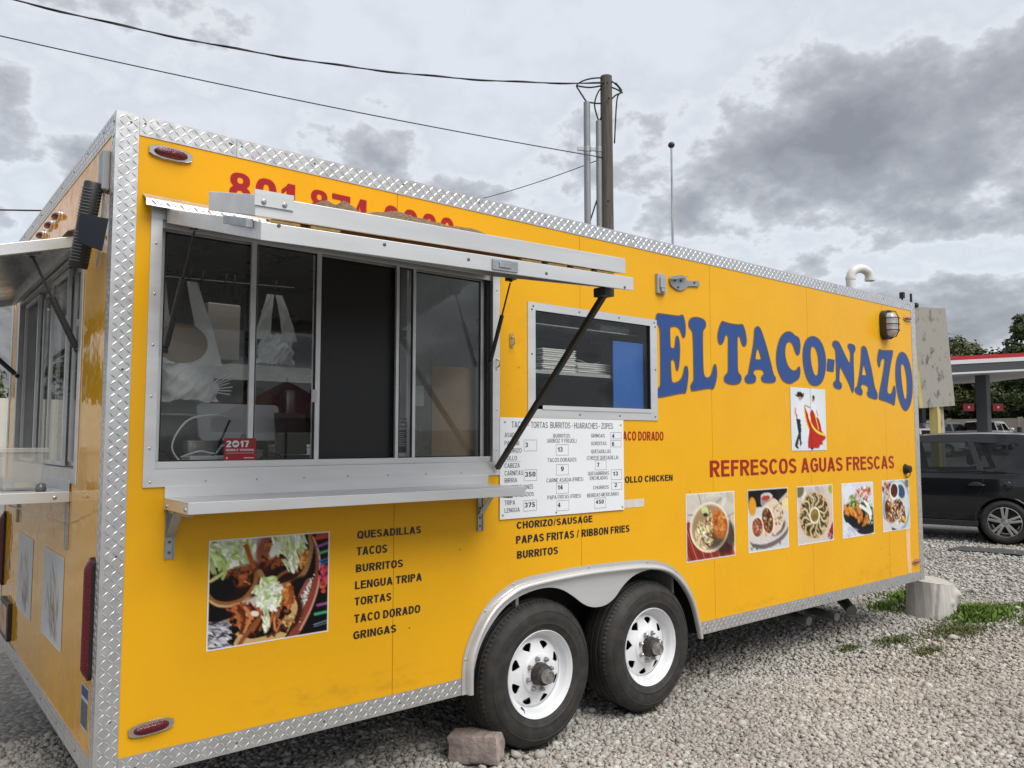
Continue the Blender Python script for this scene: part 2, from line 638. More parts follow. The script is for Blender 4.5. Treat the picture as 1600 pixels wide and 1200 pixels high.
        w = .60; S.append([[(w - t * 1.7, 0), (w - t * .7, 0), (w - t * .7, .22), (w, .22), (w, .22 + h), (w - t * .7, .22 + h), (w - t * .7, 1), (w - t * 1.6, 1), (0, .22 + h), (0, .22), (w - t * 1.7, .22)],
                           [(t * .95, .22 + h), (w - t * 1.7, .22 + h), (w - t * 1.7, .76)]])
    elif c == '5':
        w = .56; a = t / 2
        S.append([[(.05, .50), (.05 + t, .50), (.07 + t, 1 - h), (w * .94, 1 - h), (w * .94, 1), (.09, 1)]])
        S.append([_stroke(_arc(w * .48, .32, w * .52 - a, .32 - h / 2, 130, -165, 16), t, h)])
    elif c in '69':
        w = .56
        n0 = len(S)
        ring(0, -.01, w, .64, .85)
        S.append([_stroke(_arc(w * .52, .52, w * .52 - t / 2, .48 - h / 2, 40, 185, 12) + [(t / 2, .32)], t, h)])
        if c == '9':
            for k in range(n0, len(S)):
                S[k] = [[(w - x, 1 - y) for x, y in lp] for lp in S[k]]
    elif c == '7':
        w = .54; S.append([[(w * .22, 0), (w * .22 + t * 1.05, 0), (w, 1 - h), (w, 1), (0, 1), (0, 1 - h), (w - t * 1.1, 1 - h)]])
    elif c == '8':
        w = .58
        ring(.02, .47, w - .02, 1.01, .85)
        ring(0, -.01, w, .55, .85)
    elif c == '-':
        w = .32; rect(0, .36, w, .36 + h)
    elif c == '/':
        w = .34; S.append([[(0, -.02), (t * .6, -.02), (w, 1.02), (w - t * .6, 1.02)]])
    elif c in '()':
        w = .24
        p = _stroke(_arc(w + .10, .42, w + .10 - t * .4, .62, 125, 235, 12), t * .8)
        S.append([p if c == '(' else [(w - x, y) for x, y in p]])
    else:
        w = .30
    return S, w


_gcache = {}


def text_mesh(s, t, gap):
    key = (s, t, gap)
    if key in _gcache:
        return _gcache[key]
    vs, fs, x = [], [], 0.0
    for i, ch in enumerate(s):
        S, w = glyph(ch, t)
        for k, loops in enumerate(S):
            tr = tessellate_polygon([[Vector((p[0], p[1], 0)) for p in lp] for lp in loops])
            o = len(vs)
            for lp in loops:
                vs += [(p[0] + x, p[1], k) for p in lp]
            for q in tr:
                a, b, c = (vs[o + j] for j in q)
                if (b[0] - a[0]) * (c[1] - a[1]) - (b[1] - a[1]) * (c[0] - a[0]) < 0:
                    q = (q[2], q[1], q[0])
                fs.append(tuple(o + j for j in q))
        x += w + (gap if ch != ' ' else 0)
    v = np.array(vs)
    x0, x1 = v[:, 0].min(), v[:, 0].max()
    v[:, 0] = (v[:, 0] - x0) / (x1 - x0)
    _gcache[key] = (v, fs)
    return _gcache[key]


def lettering(s, fn, material, parent, name='lettering', bold=0.0, label=None, gap=.11):
    """fn maps (0..1, 0..1) of the text box to space; bold = pen width; overlapping strokes lie a hair apart"""
    v, fs_ = text_mesh(s.upper(), .13 + bold * 3.2, gap)
    y_ = Vector(fn(1, 0)) - Vector(fn(0, 0))
    n_ = y_.cross(Vector(fn(0, 1)) - Vector(fn(0, 0))).normalized() * .00012
    mb = MB()
    mb.add([Vector(fn(a, b)) + n_ * k for a, b, k in v], fs_)
    o = mb.build(name, material, parent)
    if label:
        o['label'] = label
    return o


def gz(x, y):
    """height of the lot: level round the trailer, rising gently towards the filling station"""
    t = x - 8.5
    return .0235 * (t if t > 2 else (0 if t < -2 else (t + 2) ** 2 / 8))


LETTERS = [
 ('E', [[[3.128,2.417],[3.14,2.428],[3.179,2.43],[3.249,2.431],[3.321,2.432],[3.353,2.435],[3.381,2.444],[3.397,2.429],[3.409,2.393],[3.412,2.357],[3.407,2.314],[3.394,2.298],[3.381,2.304],[3.368,2.326],[3.351,2.351],[3.323,2.363],[3.287,2.362],[3.263,2.353],[3.255,2.34],[3.255,2.275],[3.257,2.235],[3.264,2.22],[3.28,2.217],[3.296,2.222],[3.304,2.235],[3.309,2.269],[3.316,2.293],[3.327,2.301],[3.34,2.29],[3.349,2.257],[3.351,2.21],[3.346,2.153],[3.337,2.106],[3.327,2.082],[3.32,2.079],[3.312,2.089],[3.305,2.119],[3.294,2.142],[3.278,2.148],[3.262,2.14],[3.258,2.122],[3.26,2.06],[3.263,2.019],[3.271,2.002],[3.283,1.996],[3.311,2.0],[3.343,2.013],[3.368,2.035],[3.385,2.067],[3.397,2.102],[3.414,2.111],[3.428,2.101],[3.432,2.064],[3.426,2.017],[3.413,1.964],[3.399,1.937],[3.365,1.935],[3.333,1.93],[3.237,1.914],[3.141,1.9],[3.128,1.91],[3.124,1.932],[3.134,1.953],[3.154,1.974],[3.158,2.014],[3.16,2.115],[3.16,2.217],[3.159,2.303],[3.154,2.338],[3.142,2.357],[3.123,2.369],[3.12,2.391]]]),
 ('L', [[[3.448,2.397],[3.455,2.416],[3.484,2.435],[3.531,2.443],[3.578,2.441],[3.611,2.431],[3.627,2.411],[3.623,2.389],[3.606,2.371],[3.594,2.351],[3.59,2.276],[3.59,2.196],[3.592,2.099],[3.601,2.063],[3.618,2.047],[3.644,2.048],[3.67,2.061],[3.688,2.089],[3.703,2.125],[3.721,2.142],[3.734,2.127],[3.739,2.086],[3.731,2.042],[3.712,1.998],[3.694,1.976],[3.663,1.977],[3.624,1.975],[3.564,1.966],[3.48,1.954],[3.464,1.958],[3.458,1.982],[3.469,2.003],[3.489,2.022],[3.491,2.046],[3.492,2.136],[3.492,2.242],[3.488,2.326],[3.482,2.347],[3.466,2.361],[3.45,2.376]]]),
 ('T', [[[3.817,2.444],[3.842,2.44],[3.906,2.436],[3.99,2.437],[4.042,2.443],[4.061,2.426],[4.079,2.388],[4.089,2.343],[4.086,2.312],[4.071,2.295],[4.053,2.292],[4.037,2.302],[4.024,2.327],[4.011,2.351],[3.997,2.358],[3.984,2.347],[3.979,2.306],[3.978,2.222],[3.977,2.144],[3.981,2.11],[3.992,2.094],[4.013,2.079],[4.018,2.059],[4.004,2.036],[3.971,2.022],[3.915,2.015],[3.865,2.019],[3.829,2.031],[3.819,2.052],[3.83,2.07],[3.853,2.087],[3.866,2.104],[3.869,2.159],[3.872,2.243],[3.875,2.326],[3.868,2.35],[3.853,2.356],[3.839,2.345],[3.825,2.316],[3.808,2.293],[3.787,2.284],[3.77,2.29],[3.759,2.317],[3.76,2.355],[3.778,2.4],[3.796,2.43]]]),
 ('A', [[[4.197,2.43],[4.227,2.446],[4.257,2.439],[4.281,2.411],[4.309,2.361],[4.338,2.305],[4.365,2.243],[4.389,2.186],[4.407,2.134],[4.422,2.106],[4.442,2.089],[4.441,2.068],[4.419,2.053],[4.357,2.047],[4.297,2.048],[4.269,2.06],[4.263,2.08],[4.279,2.095],[4.294,2.107],[4.29,2.127],[4.265,2.138],[4.221,2.138],[4.181,2.13],[4.165,2.115],[4.168,2.098],[4.187,2.087],[4.193,2.071],[4.183,2.047],[4.148,2.035],[4.099,2.032],[4.069,2.042],[4.062,2.064],[4.077,2.083],[4.097,2.094],[4.107,2.117],[4.129,2.181],[4.151,2.245],[4.173,2.316],[4.185,2.38],[4.189,2.409]],[[4.223,2.288],[4.241,2.272],[4.259,2.236],[4.265,2.216],[4.248,2.207],[4.213,2.205],[4.194,2.209],[4.197,2.237],[4.209,2.27]]]),
 ('C', [[[4.629,2.444],[4.681,2.439],[4.72,2.42],[4.753,2.416],[4.779,2.396],[4.788,2.356],[4.782,2.319],[4.774,2.292],[4.75,2.276],[4.727,2.286],[4.708,2.313],[4.684,2.352],[4.652,2.369],[4.619,2.366],[4.592,2.345],[4.578,2.304],[4.579,2.254],[4.599,2.205],[4.63,2.17],[4.681,2.152],[4.728,2.162],[4.749,2.181],[4.769,2.186],[4.778,2.157],[4.765,2.112],[4.738,2.089],[4.697,2.073],[4.644,2.056],[4.592,2.057],[4.535,2.076],[4.493,2.12],[4.466,2.175],[4.46,2.239],[4.476,2.311],[4.517,2.385],[4.57,2.426]]]),
 ('O', [[[4.98,2.437],[5.05,2.425],[5.105,2.388],[5.142,2.33],[5.156,2.262],[5.145,2.185],[5.112,2.115],[5.06,2.071],[4.988,2.054],[4.919,2.065],[4.867,2.11],[4.836,2.175],[4.822,2.248],[4.829,2.322],[4.86,2.384],[4.91,2.421]],[[4.973,2.361],[5.003,2.35],[5.03,2.314],[5.044,2.262],[5.045,2.202],[5.032,2.149],[5.009,2.13],[4.981,2.138],[4.955,2.174],[4.937,2.225],[4.93,2.277],[4.935,2.33],[4.95,2.354]]]),
 ('-', [[[5.189,2.273],[5.215,2.274],[5.237,2.273],[5.286,2.27],[5.284,2.255],[5.277,2.223],[5.269,2.188],[5.263,2.178],[5.232,2.178],[5.21,2.18],[5.169,2.183],[5.171,2.198],[5.174,2.225],[5.184,2.26]]]),
 ('N', [[[5.27,2.409],[5.29,2.426],[5.335,2.429],[5.372,2.417],[5.408,2.38],[5.459,2.325],[5.503,2.28],[5.527,2.266],[5.542,2.283],[5.546,2.335],[5.539,2.366],[5.512,2.392],[5.514,2.413],[5.542,2.422],[5.597,2.42],[5.628,2.401],[5.626,2.376],[5.601,2.35],[5.595,2.306],[5.593,2.226],[5.593,2.147],[5.588,2.067],[5.568,2.023],[5.55,2.034],[5.507,2.095],[5.449,2.155],[5.398,2.207],[5.373,2.217],[5.364,2.19],[5.356,2.135],[5.357,2.104],[5.386,2.086],[5.39,2.063],[5.366,2.044],[5.313,2.044],[5.27,2.061],[5.264,2.088],[5.294,2.105],[5.308,2.132],[5.312,2.21],[5.312,2.288],[5.308,2.349],[5.287,2.375],[5.266,2.389]]]),
 ('A', [[[5.766,2.421],[5.802,2.416],[5.83,2.387],[5.859,2.324],[5.895,2.236],[5.923,2.147],[5.944,2.082],[5.972,2.046],[5.987,2.014],[5.971,1.983],[5.912,1.983],[5.829,1.998],[5.806,2.024],[5.824,2.049],[5.826,2.077],[5.794,2.092],[5.746,2.098],[5.709,2.088],[5.703,2.068],[5.726,2.045],[5.724,2.021],[5.699,2.006],[5.636,2.017],[5.605,2.036],[5.606,2.056],[5.64,2.077],[5.658,2.11],[5.686,2.184],[5.711,2.265],[5.725,2.339],[5.732,2.396],[5.746,2.413]],[[5.764,2.262],[5.78,2.245],[5.798,2.202],[5.803,2.178],[5.775,2.172],[5.731,2.176],[5.737,2.211],[5.75,2.244]]]),
 ('Z', [[[6.048,2.415],[6.086,2.409],[6.174,2.413],[6.282,2.421],[6.295,2.408],[6.277,2.36],[6.246,2.298],[6.213,2.212],[6.186,2.135],[6.168,2.075],[6.174,2.042],[6.209,2.033],[6.245,2.044],[6.275,2.084],[6.295,2.107],[6.316,2.098],[6.323,2.047],[6.307,1.988],[6.286,1.94],[6.229,1.951],[6.125,1.969],[6.022,1.982],[6.015,2.011],[6.037,2.07],[6.077,2.154],[6.115,2.248],[6.137,2.317],[6.133,2.337],[6.098,2.338],[6.066,2.312],[6.051,2.274],[6.033,2.26],[6.012,2.284],[6.006,2.325],[6.023,2.376]]]),
 ('O', [[[6.474,2.42],[6.53,2.411],[6.583,2.371],[6.626,2.304],[6.651,2.217],[6.655,2.121],[6.639,2.033],[6.598,1.953],[6.547,1.909],[6.499,1.895],[6.445,1.915],[6.394,1.973],[6.354,2.057],[6.334,2.15],[6.335,2.244],[6.357,2.331],[6.398,2.389],[6.436,2.412]],[[6.466,2.316],[6.502,2.301],[6.53,2.246],[6.545,2.169],[6.544,2.082],[6.533,2.021],[6.511,1.998],[6.489,2.006],[6.465,2.061],[6.447,2.138],[6.438,2.215],[6.437,2.275],[6.449,2.306]]]),
]
TEXTS = [
 ('QUESADILLAS', 1.05, 1.39, 1.1866, 1.2211, 'k'),
 ('TACOS', 1.048, 1.205, 1.1117, 1.149, 'k'),
 ('BURRITOS', 1.045, 1.291, 1.0373, 1.0721, 'k'),
 ('LENGUA TRIPA', 1.042, 1.397, 0.962, 0.9978, 'k'),
 ('TORTAS', 1.041, 1.23, 0.8901, 0.9253, 'k'),
 ('TACO DORADO', 1.04, 1.389, 0.8135, 0.8502, 'k'),
 ('GRINGAS', 1.037, 1.258, 0.7416, 0.7766, 'k'),
 ('CHORIZO/SAUSAGE', 1.985, 2.547, 1.1648, 1.2018, 'k'),
 ('PAPAS FRITAS / RIBBON FRIES', 1.981, 2.857, 1.087, 1.1277, 'k'),
 ('BURRITOS', 1.987, 2.279, 1.0093, 1.0484, 'k'),
 ('ACO DORADO', 2.807, 3.179, 1.6302, 1.6848, 'r'),
 ('POLLO CHICKEN', 2.784, 3.262, 1.3774, 1.4154, 'k'),
 ('REFRESCOS AGUAS FRESCAS', 3.645, 6.247, 1.3872, 1.4965, 'r'),
 ('TACOS - TORTAS  BURRITOS - HUARACHES - ZOPES', 1.944, 2.715, 1.6977, 1.731, 'm'),
 ('ASADA', 1.897, 1.983, 1.6471, 1.6713, 'm'),
 ('PASTOR', 1.897, 1.998, 1.6041, 1.6284, 'm'),
 ('CHORIZO', 1.897, 2.013, 1.5661, 1.5894, 'm'),
 ('POLLO', 1.897, 1.98, 1.5265, 1.5491, 'm'),
 ('CABEZA', 1.897, 2.0, 1.4869, 1.5107, 'm'),
 ('CARNITAS', 1.897, 2.022, 1.4466, 1.4716, 'm'),
 ('BIRRIA', 1.897, 1.982, 1.4103, 1.4334, 'm'),
 ('BUMPRECHANOS', 1.897, 2.094, 1.371, 1.3961, 'm'),
 ('ENCHORIZADOS', 1.897, 2.099, 1.3328, 1.355, 'm'),
 ('TRIPA', 1.897, 1.968, 1.2935, 1.3175, 'm'),
 ('LENGUA', 1.897, 2.0, 1.2547, 1.2779, 'm'),
 ('BURRITOS', 2.241, 2.367, 1.6458, 1.6666, 'm'),
 ('(ARROZ Y FRIJOL)', 2.194, 2.417, 1.6175, 1.6399, 'm'),
 ('TACOS DORADOS', 2.197, 2.416, 1.512, 1.5336, 'm'),
 ('CARNE ASADA (FRIES)', 2.189, 2.468, 1.4013, 1.423, 'm'),
 ('PAPA FRITAS (FRIES)', 2.196, 2.45, 1.3087, 1.3296, 'm'),
 ('GRINGAS', 2.533, 2.646, 1.6475, 1.6686, 'm'),
 ('GORDITAS', 2.533, 2.66, 1.6025, 1.6235, 'm'),
 ('QUESADILLAS', 2.533, 2.695, 1.5562, 1.5779, 'm'),
 ('(CHEESE QUESADILLA)', 2.498, 2.759, 1.5193, 1.5415, 'm'),
 ('QUESABIRRIAS', 2.505, 2.678, 1.4308, 1.4513, 'm'),
 ('ENCHILADAS', 2.521, 2.668, 1.4042, 1.4247, 'm'),
 ('CHURROS', 2.547, 2.675, 1.3496, 1.3695, 'm'),
 ('BEBIDAS MEXICANAS', 2.499, 2.76, 1.3069, 1.3279, 'm'),
 ('3', 2.037, 2.057, 1.5939, 1.6195, 'n'),
 ('350', 2.035, 2.11, 1.4365, 1.4627, 'n'),
 ('375', 2.033, 2.106, 1.2744, 1.3002, 'n'),
 ('13', 2.273, 2.31, 1.568, 1.5936, 'n'),
 ('9', 2.296, 2.318, 1.4605, 1.4859, 'n'),
 ('14', 2.271, 2.311, 1.3592, 1.3847, 'n'),
 ('4', 2.272, 2.293, 1.2631, 1.2883, 'n'),
 ('4', 2.706, 2.728, 1.6449, 1.6692, 'n'),
 ('6', 2.705, 2.725, 1.598, 1.6223, 'n'),
 ('7', 2.579, 2.598, 1.4768, 1.5022, 'n'),
 ('13', 2.71, 2.754, 1.4236, 1.4472, 'n'),
 ('2', 2.724, 2.746, 1.3577, 1.3798, 'n'),
 ('450', 2.568, 2.633, 1.2657, 1.2891, 'n'),
]
PRICE_BOXES = [(2.0289, 1.5735, 2.1207, 1.6335), (2.0287, 1.4144, 2.1202, 1.4744), (2.0265, 1.2543, 2.1177, 1.3117), (2.2608, 1.5477, 2.3542, 1.6077), (2.2617, 1.4384, 2.3542, 1.4978), (2.2611, 1.3374, 2.3542, 1.3953), (2.2642, 1.2429, 2.3572, 1.2993), (2.6945, 1.6386, 2.7862, 1.6781), (2.6923, 1.5913, 2.7847, 1.6307), (2.5652, 1.4596, 2.6559, 1.5161), (2.6947, 1.3994, 2.7864, 1.4589), (2.6956, 1.3401, 2.7861, 1.3835), (2.5582, 1.2405, 2.6501, 1.2992)]

# ------------------------------------------------------------------ shared materials
M_YEL = mat('yellow_paint', (0.80, 0.412, 0.011), 0.28, 0, 0.2, col2=(0.755, 0.378, 0.013), thr=(.35, .72), vscale=1.7, bump=0.06, bscale=2.6, bdetail=2.0, bdist=0.05, rvar=0.05)
M_YEL_R = mat('yellow_panel_rear', (0.80, 0.40, 0.013), 0.05, 0, 0.42, var=0.03, vscale=1.6, bump=0.13, bscale=4.0, bdetail=3.0, bdist=0.05, rvar=0.03)
M_DARKGAP = mat('black_sealant', (0.012, 0.011, 0.01), 0.8)
M_ALU = mat('brushed_aluminium', (0.68, 0.685, 0.69), 0.40, 0.6, var=0.10, vscale=7, bump=0.015, bscale=160, stretch=(.15, 1, 1), rvar=0.06)
M_ALU_D = mat('dull_aluminium', (0.47, 0.47, 0.46), 0.45, 0.75, var=0.14, vscale=5, rvar=0.12)
M_TREAD = mat('tread_plate_aluminium', (0.62, 0.625, 0.63), 0.34, 0.8, var=0.10, vscale=14, rvar=0.09)
M_STEEL = mat('stainless_steel', (0.50, 0.50, 0.50), 0.30, 0.9, var=0.1, vscale=3, rvar=0.1, stretch=(1, 1, 6))
M_STEEL_D = mat('interior_steel', (0.42, 0.42, 0.41), 0.32, 0.5, var=0.2, vscale=2.5, rvar=0.1)
M_GALV = mat('galvanised_steel', (0.36, 0.38, 0.40), 0.42, 0.7, var=0.16, vscale=22)
M_BLACK = mat('black_rubber', (0.014, 0.014, 0.014), 0.6)
M_BLKMET = mat('black_painted_steel', (0.022, 0.022, 0.024), 0.42, 0, 0.5, rvar=0.1)
M_TYRE = mat('tyre_rubber', (0.018, 0.017, 0.0165), 0.68, vscale=16, bump=0.12, bscale=120, col2=(0.042, 0.036, 0.030), thr=(0.40, 0.75))
M_RIM = mat('white_wheel_paint', (0.70, 0.71, 0.73), 0.33, 0, 0.5, coat=0.2, col2=(0.78, 0.79, 0.81), vscale=14)
M_HUB = mat('greasy_hub_iron', (0.055, 0.047, 0.040), 0.5, 0.3, var=0.5, vscale=30, rvar=0.15)
M_LUG = mat('zinc_lug_nut', (0.40, 0.39, 0.37), 0.4, 0.85, var=0.2, vscale=60)
M_CHAS = mat('chassis_black', (0.020, 0.019, 0.018), 0.7, var=0.4, vscale=9)
M_REDL = mat('red_lens', (0.10, 0.006, 0.012), 0.2, 0, 0.4, coat=0.15, bump=0.2, bscale=180, bdetail=0)
M_AMB = mat('amber_lens', (0.36, 0.07, 0.02), 0.2, 0, 0.5, coat=0.5)
M_CHROME = mat('polished_bezel', (0.68, 0.67, 0.65), 0.2, 0.95)
M_WHITE = mat('white_vinyl', (0.74, 0.76, 0.79), 0.4, var=0.03, vscale=5)
M_INK = mat('black_vinyl_ink', (0.012, 0.011, 0.012), 0.4)
M_GREYINK = mat('grey_ink', (0.07, 0.075, 0.085), 0.5)
M_REDV = mat('red_vinyl', (0.33, 0.016, 0.012), 0.5, 0, .25, var=0.06, vscale=3)
M_BLUEV = mat('blue_vinyl', (0.020, 0.066, 0.24), 0.4, 0, .35, var=0.06, vscale=3)
M_SCREW = mat('screw_head', (0.12, 0.12, 0.12), 0.5, 0.6)
M_SCREWB = mat('bright_screw_head', (0.45, 0.45, 0.45), 0.35, 0.9)
M_GLASS = glass('window_glass', (0.93, 0.945, 0.94), 1.5, refl=0.75)
M_WOODB = mat('stained_wood_core', (0.10, 0.055, 0.025), 0.8, var=0.4, vscale=20)
M_PVC = mat('white_pvc', (0.72, 0.70, 0.66), 0.35, var=0.05, vscale=8)

# ------------------------------------------------------------------ food trailer
LX, WY, ZB, ZT = 6.755, 2.72, 0.381, 2.897
TW = 0.080                                  # width of the tread plate trims
SEAM = [1.2407 + 1.2192 * i for i in range(5)]
trailer = empty('food_trailer', (LX / 2, WY / 2, 0), 'yellow food trailer with an open serving hatch, standing on gravel on four white wheels', 'trailer')
side = lambda y: (lambda x, z: (x, y, z))
rear = lambda x: (lambda y, z: (x, y, z))

# wheel arch opening (x, z): two wheel curves under one fender
ARCH = [(1.667, .40), (1.68, .545), (1.73, .665), (1.81, .765), (1.92, .835), (2.05, .87), (2.42, .887), (2.75, .884), (3.0, .87),
        (3.165, .835), (3.28, .77), (3.37, .675), (3.428, .585), (3.47, .47), (3.495, .40)]


def arch_between(xa, xb):
    """arch points with x in [xa, xb], ends interpolated"""
    def zi(x):
        for (x0, z0), (x1, z1) in zip(ARCH, ARCH[1:]):
            if x0 <= x <= x1:
                return z0 + (z1 - z0) * (x - x0) / (x1 - x0)
        return None
    pts = [p for p in ARCH if xa < p[0] < xb]
    if ARCH[0][0] < xa:
        pts.insert(0, (xa, zi(xa)))
    if ARCH[-1][0] > xb:
        pts.append((xb, zi(xb)))
    return pts


YB, YT = ZB + 0.03, ZT - 0.03               # sheets run behind the trims
g = 0.0013                                  # half of the gap between two sheets
edges = [0.03] + SEAM + [LX - 0.03]
WX0, WX1, WZ0, WZ1 = 0.165, 1.832, 1.505, 2.515      # serving opening
VX0, VX1, VZ0, VZ1 = 2.105, 3.075, 1.790, 2.355      # side window opening
outl = []
a, b = edges[0], edges[1] - g
outl.append([(a, YB), (b, YB), (b, WZ0), (WX0, WZ0), (WX0, WZ1), (b, WZ1), (b, YT), (a, YT)])
a, b = edges[1] + g, edges[2] - g
outl.append([(a, YB)] + arch_between(a, b) + [(b, VZ0), (VX0, VZ0), (VX0, VZ1), (b, VZ1), (b, YT), (a, YT), (a, WZ1), (WX1, WZ1), (WX1, WZ0), (a, WZ0)])
a, b = edges[2] + g, edges[3] - g
outl.append(arch_between(a, b) + [(b, YB), (b, YT), (a, YT), (a, VZ1), (VX1, VZ1), (VX1, VZ0), (a, VZ0)])
for i in (3, 4, 5):
    a, b = edges[i] + g, edges[i + 1] - g
    outl.append([(a, YB), (b, YB), (b, YT), (a, YT)])
for lp in outl:
    MB().prism([lp], side(0.0), (0, 0.006, 0)).build('side_panel', M_YEL, trailer)
# dark backing behind the seams, cut round the openings (grid of boxes)
mb = MB()
for (x0, x1, z0, z1) in [(0.03, WX0 - .02, YB, YT), (WX0 - .02, WX1 + .02, WZ1 + .02, YT), (WX0 - .02, 1.66, YB, WZ0 - .02), (1.66, 1.92, .905, WZ0 - .02),
                         (WX1 + .02, VX0 - .02, .905, YT), (VX0 - .02, VX1 + .02, VZ1 + .02, YT), (VX0 - .02, VX1 + .02, .905, VZ0 - .02),
                         (VX1 + .02, 3.54, .905, YT), (3.54, LX - .03, YB, YT)]:
    mb.box((x0 + .0005, 0.0065, z0), (x1 - .0005, 0.035, z1))
mb.build('wall_core', M_DARKGAP, trailer)
# far side, front and roof shells
MB().box((0.03, WY - 0.03, YB), (LX - 0.03, WY, YT)).build('far_side_panel', M_YEL, trailer)
MB().box((LX - 0.03, 0.036, YB), (LX - 0.004, WY - 0.031, YT)).build('front_panel', mat('dark_front_sheet', (.035, .036, .038), .4), trailer)
mb = MB()                                     # roof with an unseen opening, added to let daylight into the kitchen
for x0, x1, y0, y1 in ((.01, .22, .01, WY - .01), (1.95, LX - .01, .01, WY - .01), (.22, 1.95, .01, .12), (.22, 1.95, 1.05, WY - .01)):
    mb.box((x0 + .0003, y0 + .0003, ZT - 0.028), (x1 - .0003, y1 - .0003, ZT - 0.008))
mb.build('roof_sheet', M_ALU_D, trailer)
mb = MB()
for x0, x1, y0 in ((.04, 1.62, .04), (1.6205, 3.5495, .44), (3.55, LX - .04, .04)):
    mb.box((x0, y0, ZB + .06), (x1, WY - y0, ZB + .12))
mb.build('floor_deck', M_CHAS, trailer)

# rear wall with its window opening
RY0, RY1, RZ0, RZ1 = 0.53, 2.36, 1.50, 2.46
RSEAM = 1.36
for lp in ([(0.03, YB), (RSEAM - g, YB), (RSEAM - g, RZ0), (RY0, RZ0), (RY0, RZ1), (RSEAM - g, RZ1), (RSEAM - g, YT), (0.03, YT)],
           [(RSEAM + g, YB), (WY - .03, YB), (WY - .03, YT), (RSEAM + g, YT), (RSEAM + g, RZ1), (RY1, RZ1), (RY1, RZ0), (RSEAM + g, RZ0)]):
    MB().prism([lp], rear(0.0), (0.006, 0, 0)).build('rear_panel', M_YEL_R, trailer)
mb = MB()
for (y0, y1, z0, z1) in [(0.04, RY0 - .02, YB, YT), (RY1 + .02, WY - .04, YB, YT), (RY0 - .02, RY1 + .02, YB, RZ0 - .02), (RY0 - .02, RY1 + .02, RZ1 + .02, YT)]:
    mb.box((0.0065, y0 + .0005, z0), (0.03, y1 - .0005, z1))
mb.build('rear_wall_core', M_DARKGAP, trailer)


# ---- tread plate trims: a folded sheet with raised bars
def tread(u0, u1, v0, v1, fn, nrm, pitch=0.0245):
    """raised bars of tread plate over a rectangle; fn maps (u,v) to the sheet surface, nrm points out"""
    mb = MB()
    nrm = Vector(nrm)
    L_, W_, H_ = 0.0138, 0.0031, 0.0015
    nu, nv = int((u1 - u0) / pitch), int((v1 - v0) / pitch)
    ou = u0 + ((u1 - u0) - (nu - 1) * pitch) / 2
    ov = v0 + ((v1 - v0) - (nv - 1) * pitch) / 2
    for i in range(nu):
        for j in range(nv):
            a = math.radians(45 if (i + j) % 2 else -45)
            cu, cv = ou + i * pitch, ov + j * pitch
            ca, sa = math.cos(a), math.sin(a)

            def pt(l, w, h):
                return Vector(fn(cu + l * ca - w * sa, cv + l * sa + w * ca)) + nrm * h
            vs = [pt(-L_, 0, 0), pt(-L_ * .35, -W_, 0), pt(L_ * .35, -W_, 0), pt(L_, 0, 0), pt(L_ * .35, W_, 0), pt(-L_ * .35, W_, 0), pt(-L_ * .45, 0, H_), pt(L_ * .45, 0, H_)]
            fs = [(0, 1, 6), (1, 2, 7, 6), (2, 3, 7), (3, 4, 7), (4, 5, 6, 7), (5, 0, 6)]
            c = (vs[2] - vs[1]).cross(vs[6] - vs[1])
            if c.dot(nrm) < 0:
                fs = [tuple(reversed(q)) for q in fs]
            mb.add(vs, fs)
    return mb


def screws(pts, fn, nrm, r=0.0045, h=0.003):
    mb = MB()
    nrm = Vector(nrm)
    for (u, v) in pts:
        c = Vector(fn(u, v))
        mb.tube([c - nrm * 0.001, c + nrm * h * .6, c + nrm * h], [r, r, r * .5], 8)
    return mb


def trim(name, boxes, treads, scr=()):
    mb = MB()
    for bx in boxes:
        mb.box(*bx)
    o = mb.build(name, M_TREAD, trailer)
    t = MB()
    for args in treads:
        q = tread(*args)
        t.add(q.v, q.f)
    t.build('tread_bars', M_TREAD, o, kind='stuff', smooth=True, auto=50)
    for pts, fn, nrm in scr:
        screws(pts, fn, nrm).build('screw', M_SCREW, o, kind='stuff')
    return o


yo, xo = -0.003, -0.003                      # trims stand 3 mm proud
SF, RF = side(yo), rear(xo)
trim('corner_trim', [((xo, yo, ZB), (TW, -0.0006, ZT)), ((xo, -0.0006, ZB), (-0.0006, 0.062, ZT))],
     [(0.004, TW, ZB + .005, ZT - .005, SF, (0, -1, 0)), (0.003, 0.062, ZB + .005, ZT - .005, RF, (-1, 0, 0))],
     [([(0.05, z) for z in (0.6, 1.2, 1.9, 2.86)], SF, (0, -1, 0)), ([(0.03, 2.86), (0.03, 2.80)], RF, (-1, 0, 0))])
for x0, x1 in ((TW + .001, 0.459), (0.461, 2.897), (2.899, 5.335), (5.337, LX - TW - .001)):
    trim('roof_trim', [((x0, yo, ZT - TW), (x1, -0.0006, ZT)), ((x0, -.0006, ZT - .006), (x1, 0.06, ZT))],
         [(x0, x1, ZT - TW, ZT, SF, (0, -1, 0))],
         [([(x0 + .02, ZT - .03), (x1 - .02, ZT - .03)] + [(x0 + .35 + .46 * k, ZT - .028) for k in range(int((x1 - x0 - .4) / .46) + 1)], SF, (0, -1, 0))])
trim('front_corner_trim', [((LX - TW, yo, ZB), (LX, -.0006, ZT)), ((LX - .004, -.0006, ZB), (LX, 0.07, ZT))],
     [(LX - TW, LX, ZB, ZT, SF, (0, -1, 0))], [([(LX - .04, z) for z in (0.5, 1.0, 1.6, 2.2, 2.8)], SF, (0, -1, 0))])
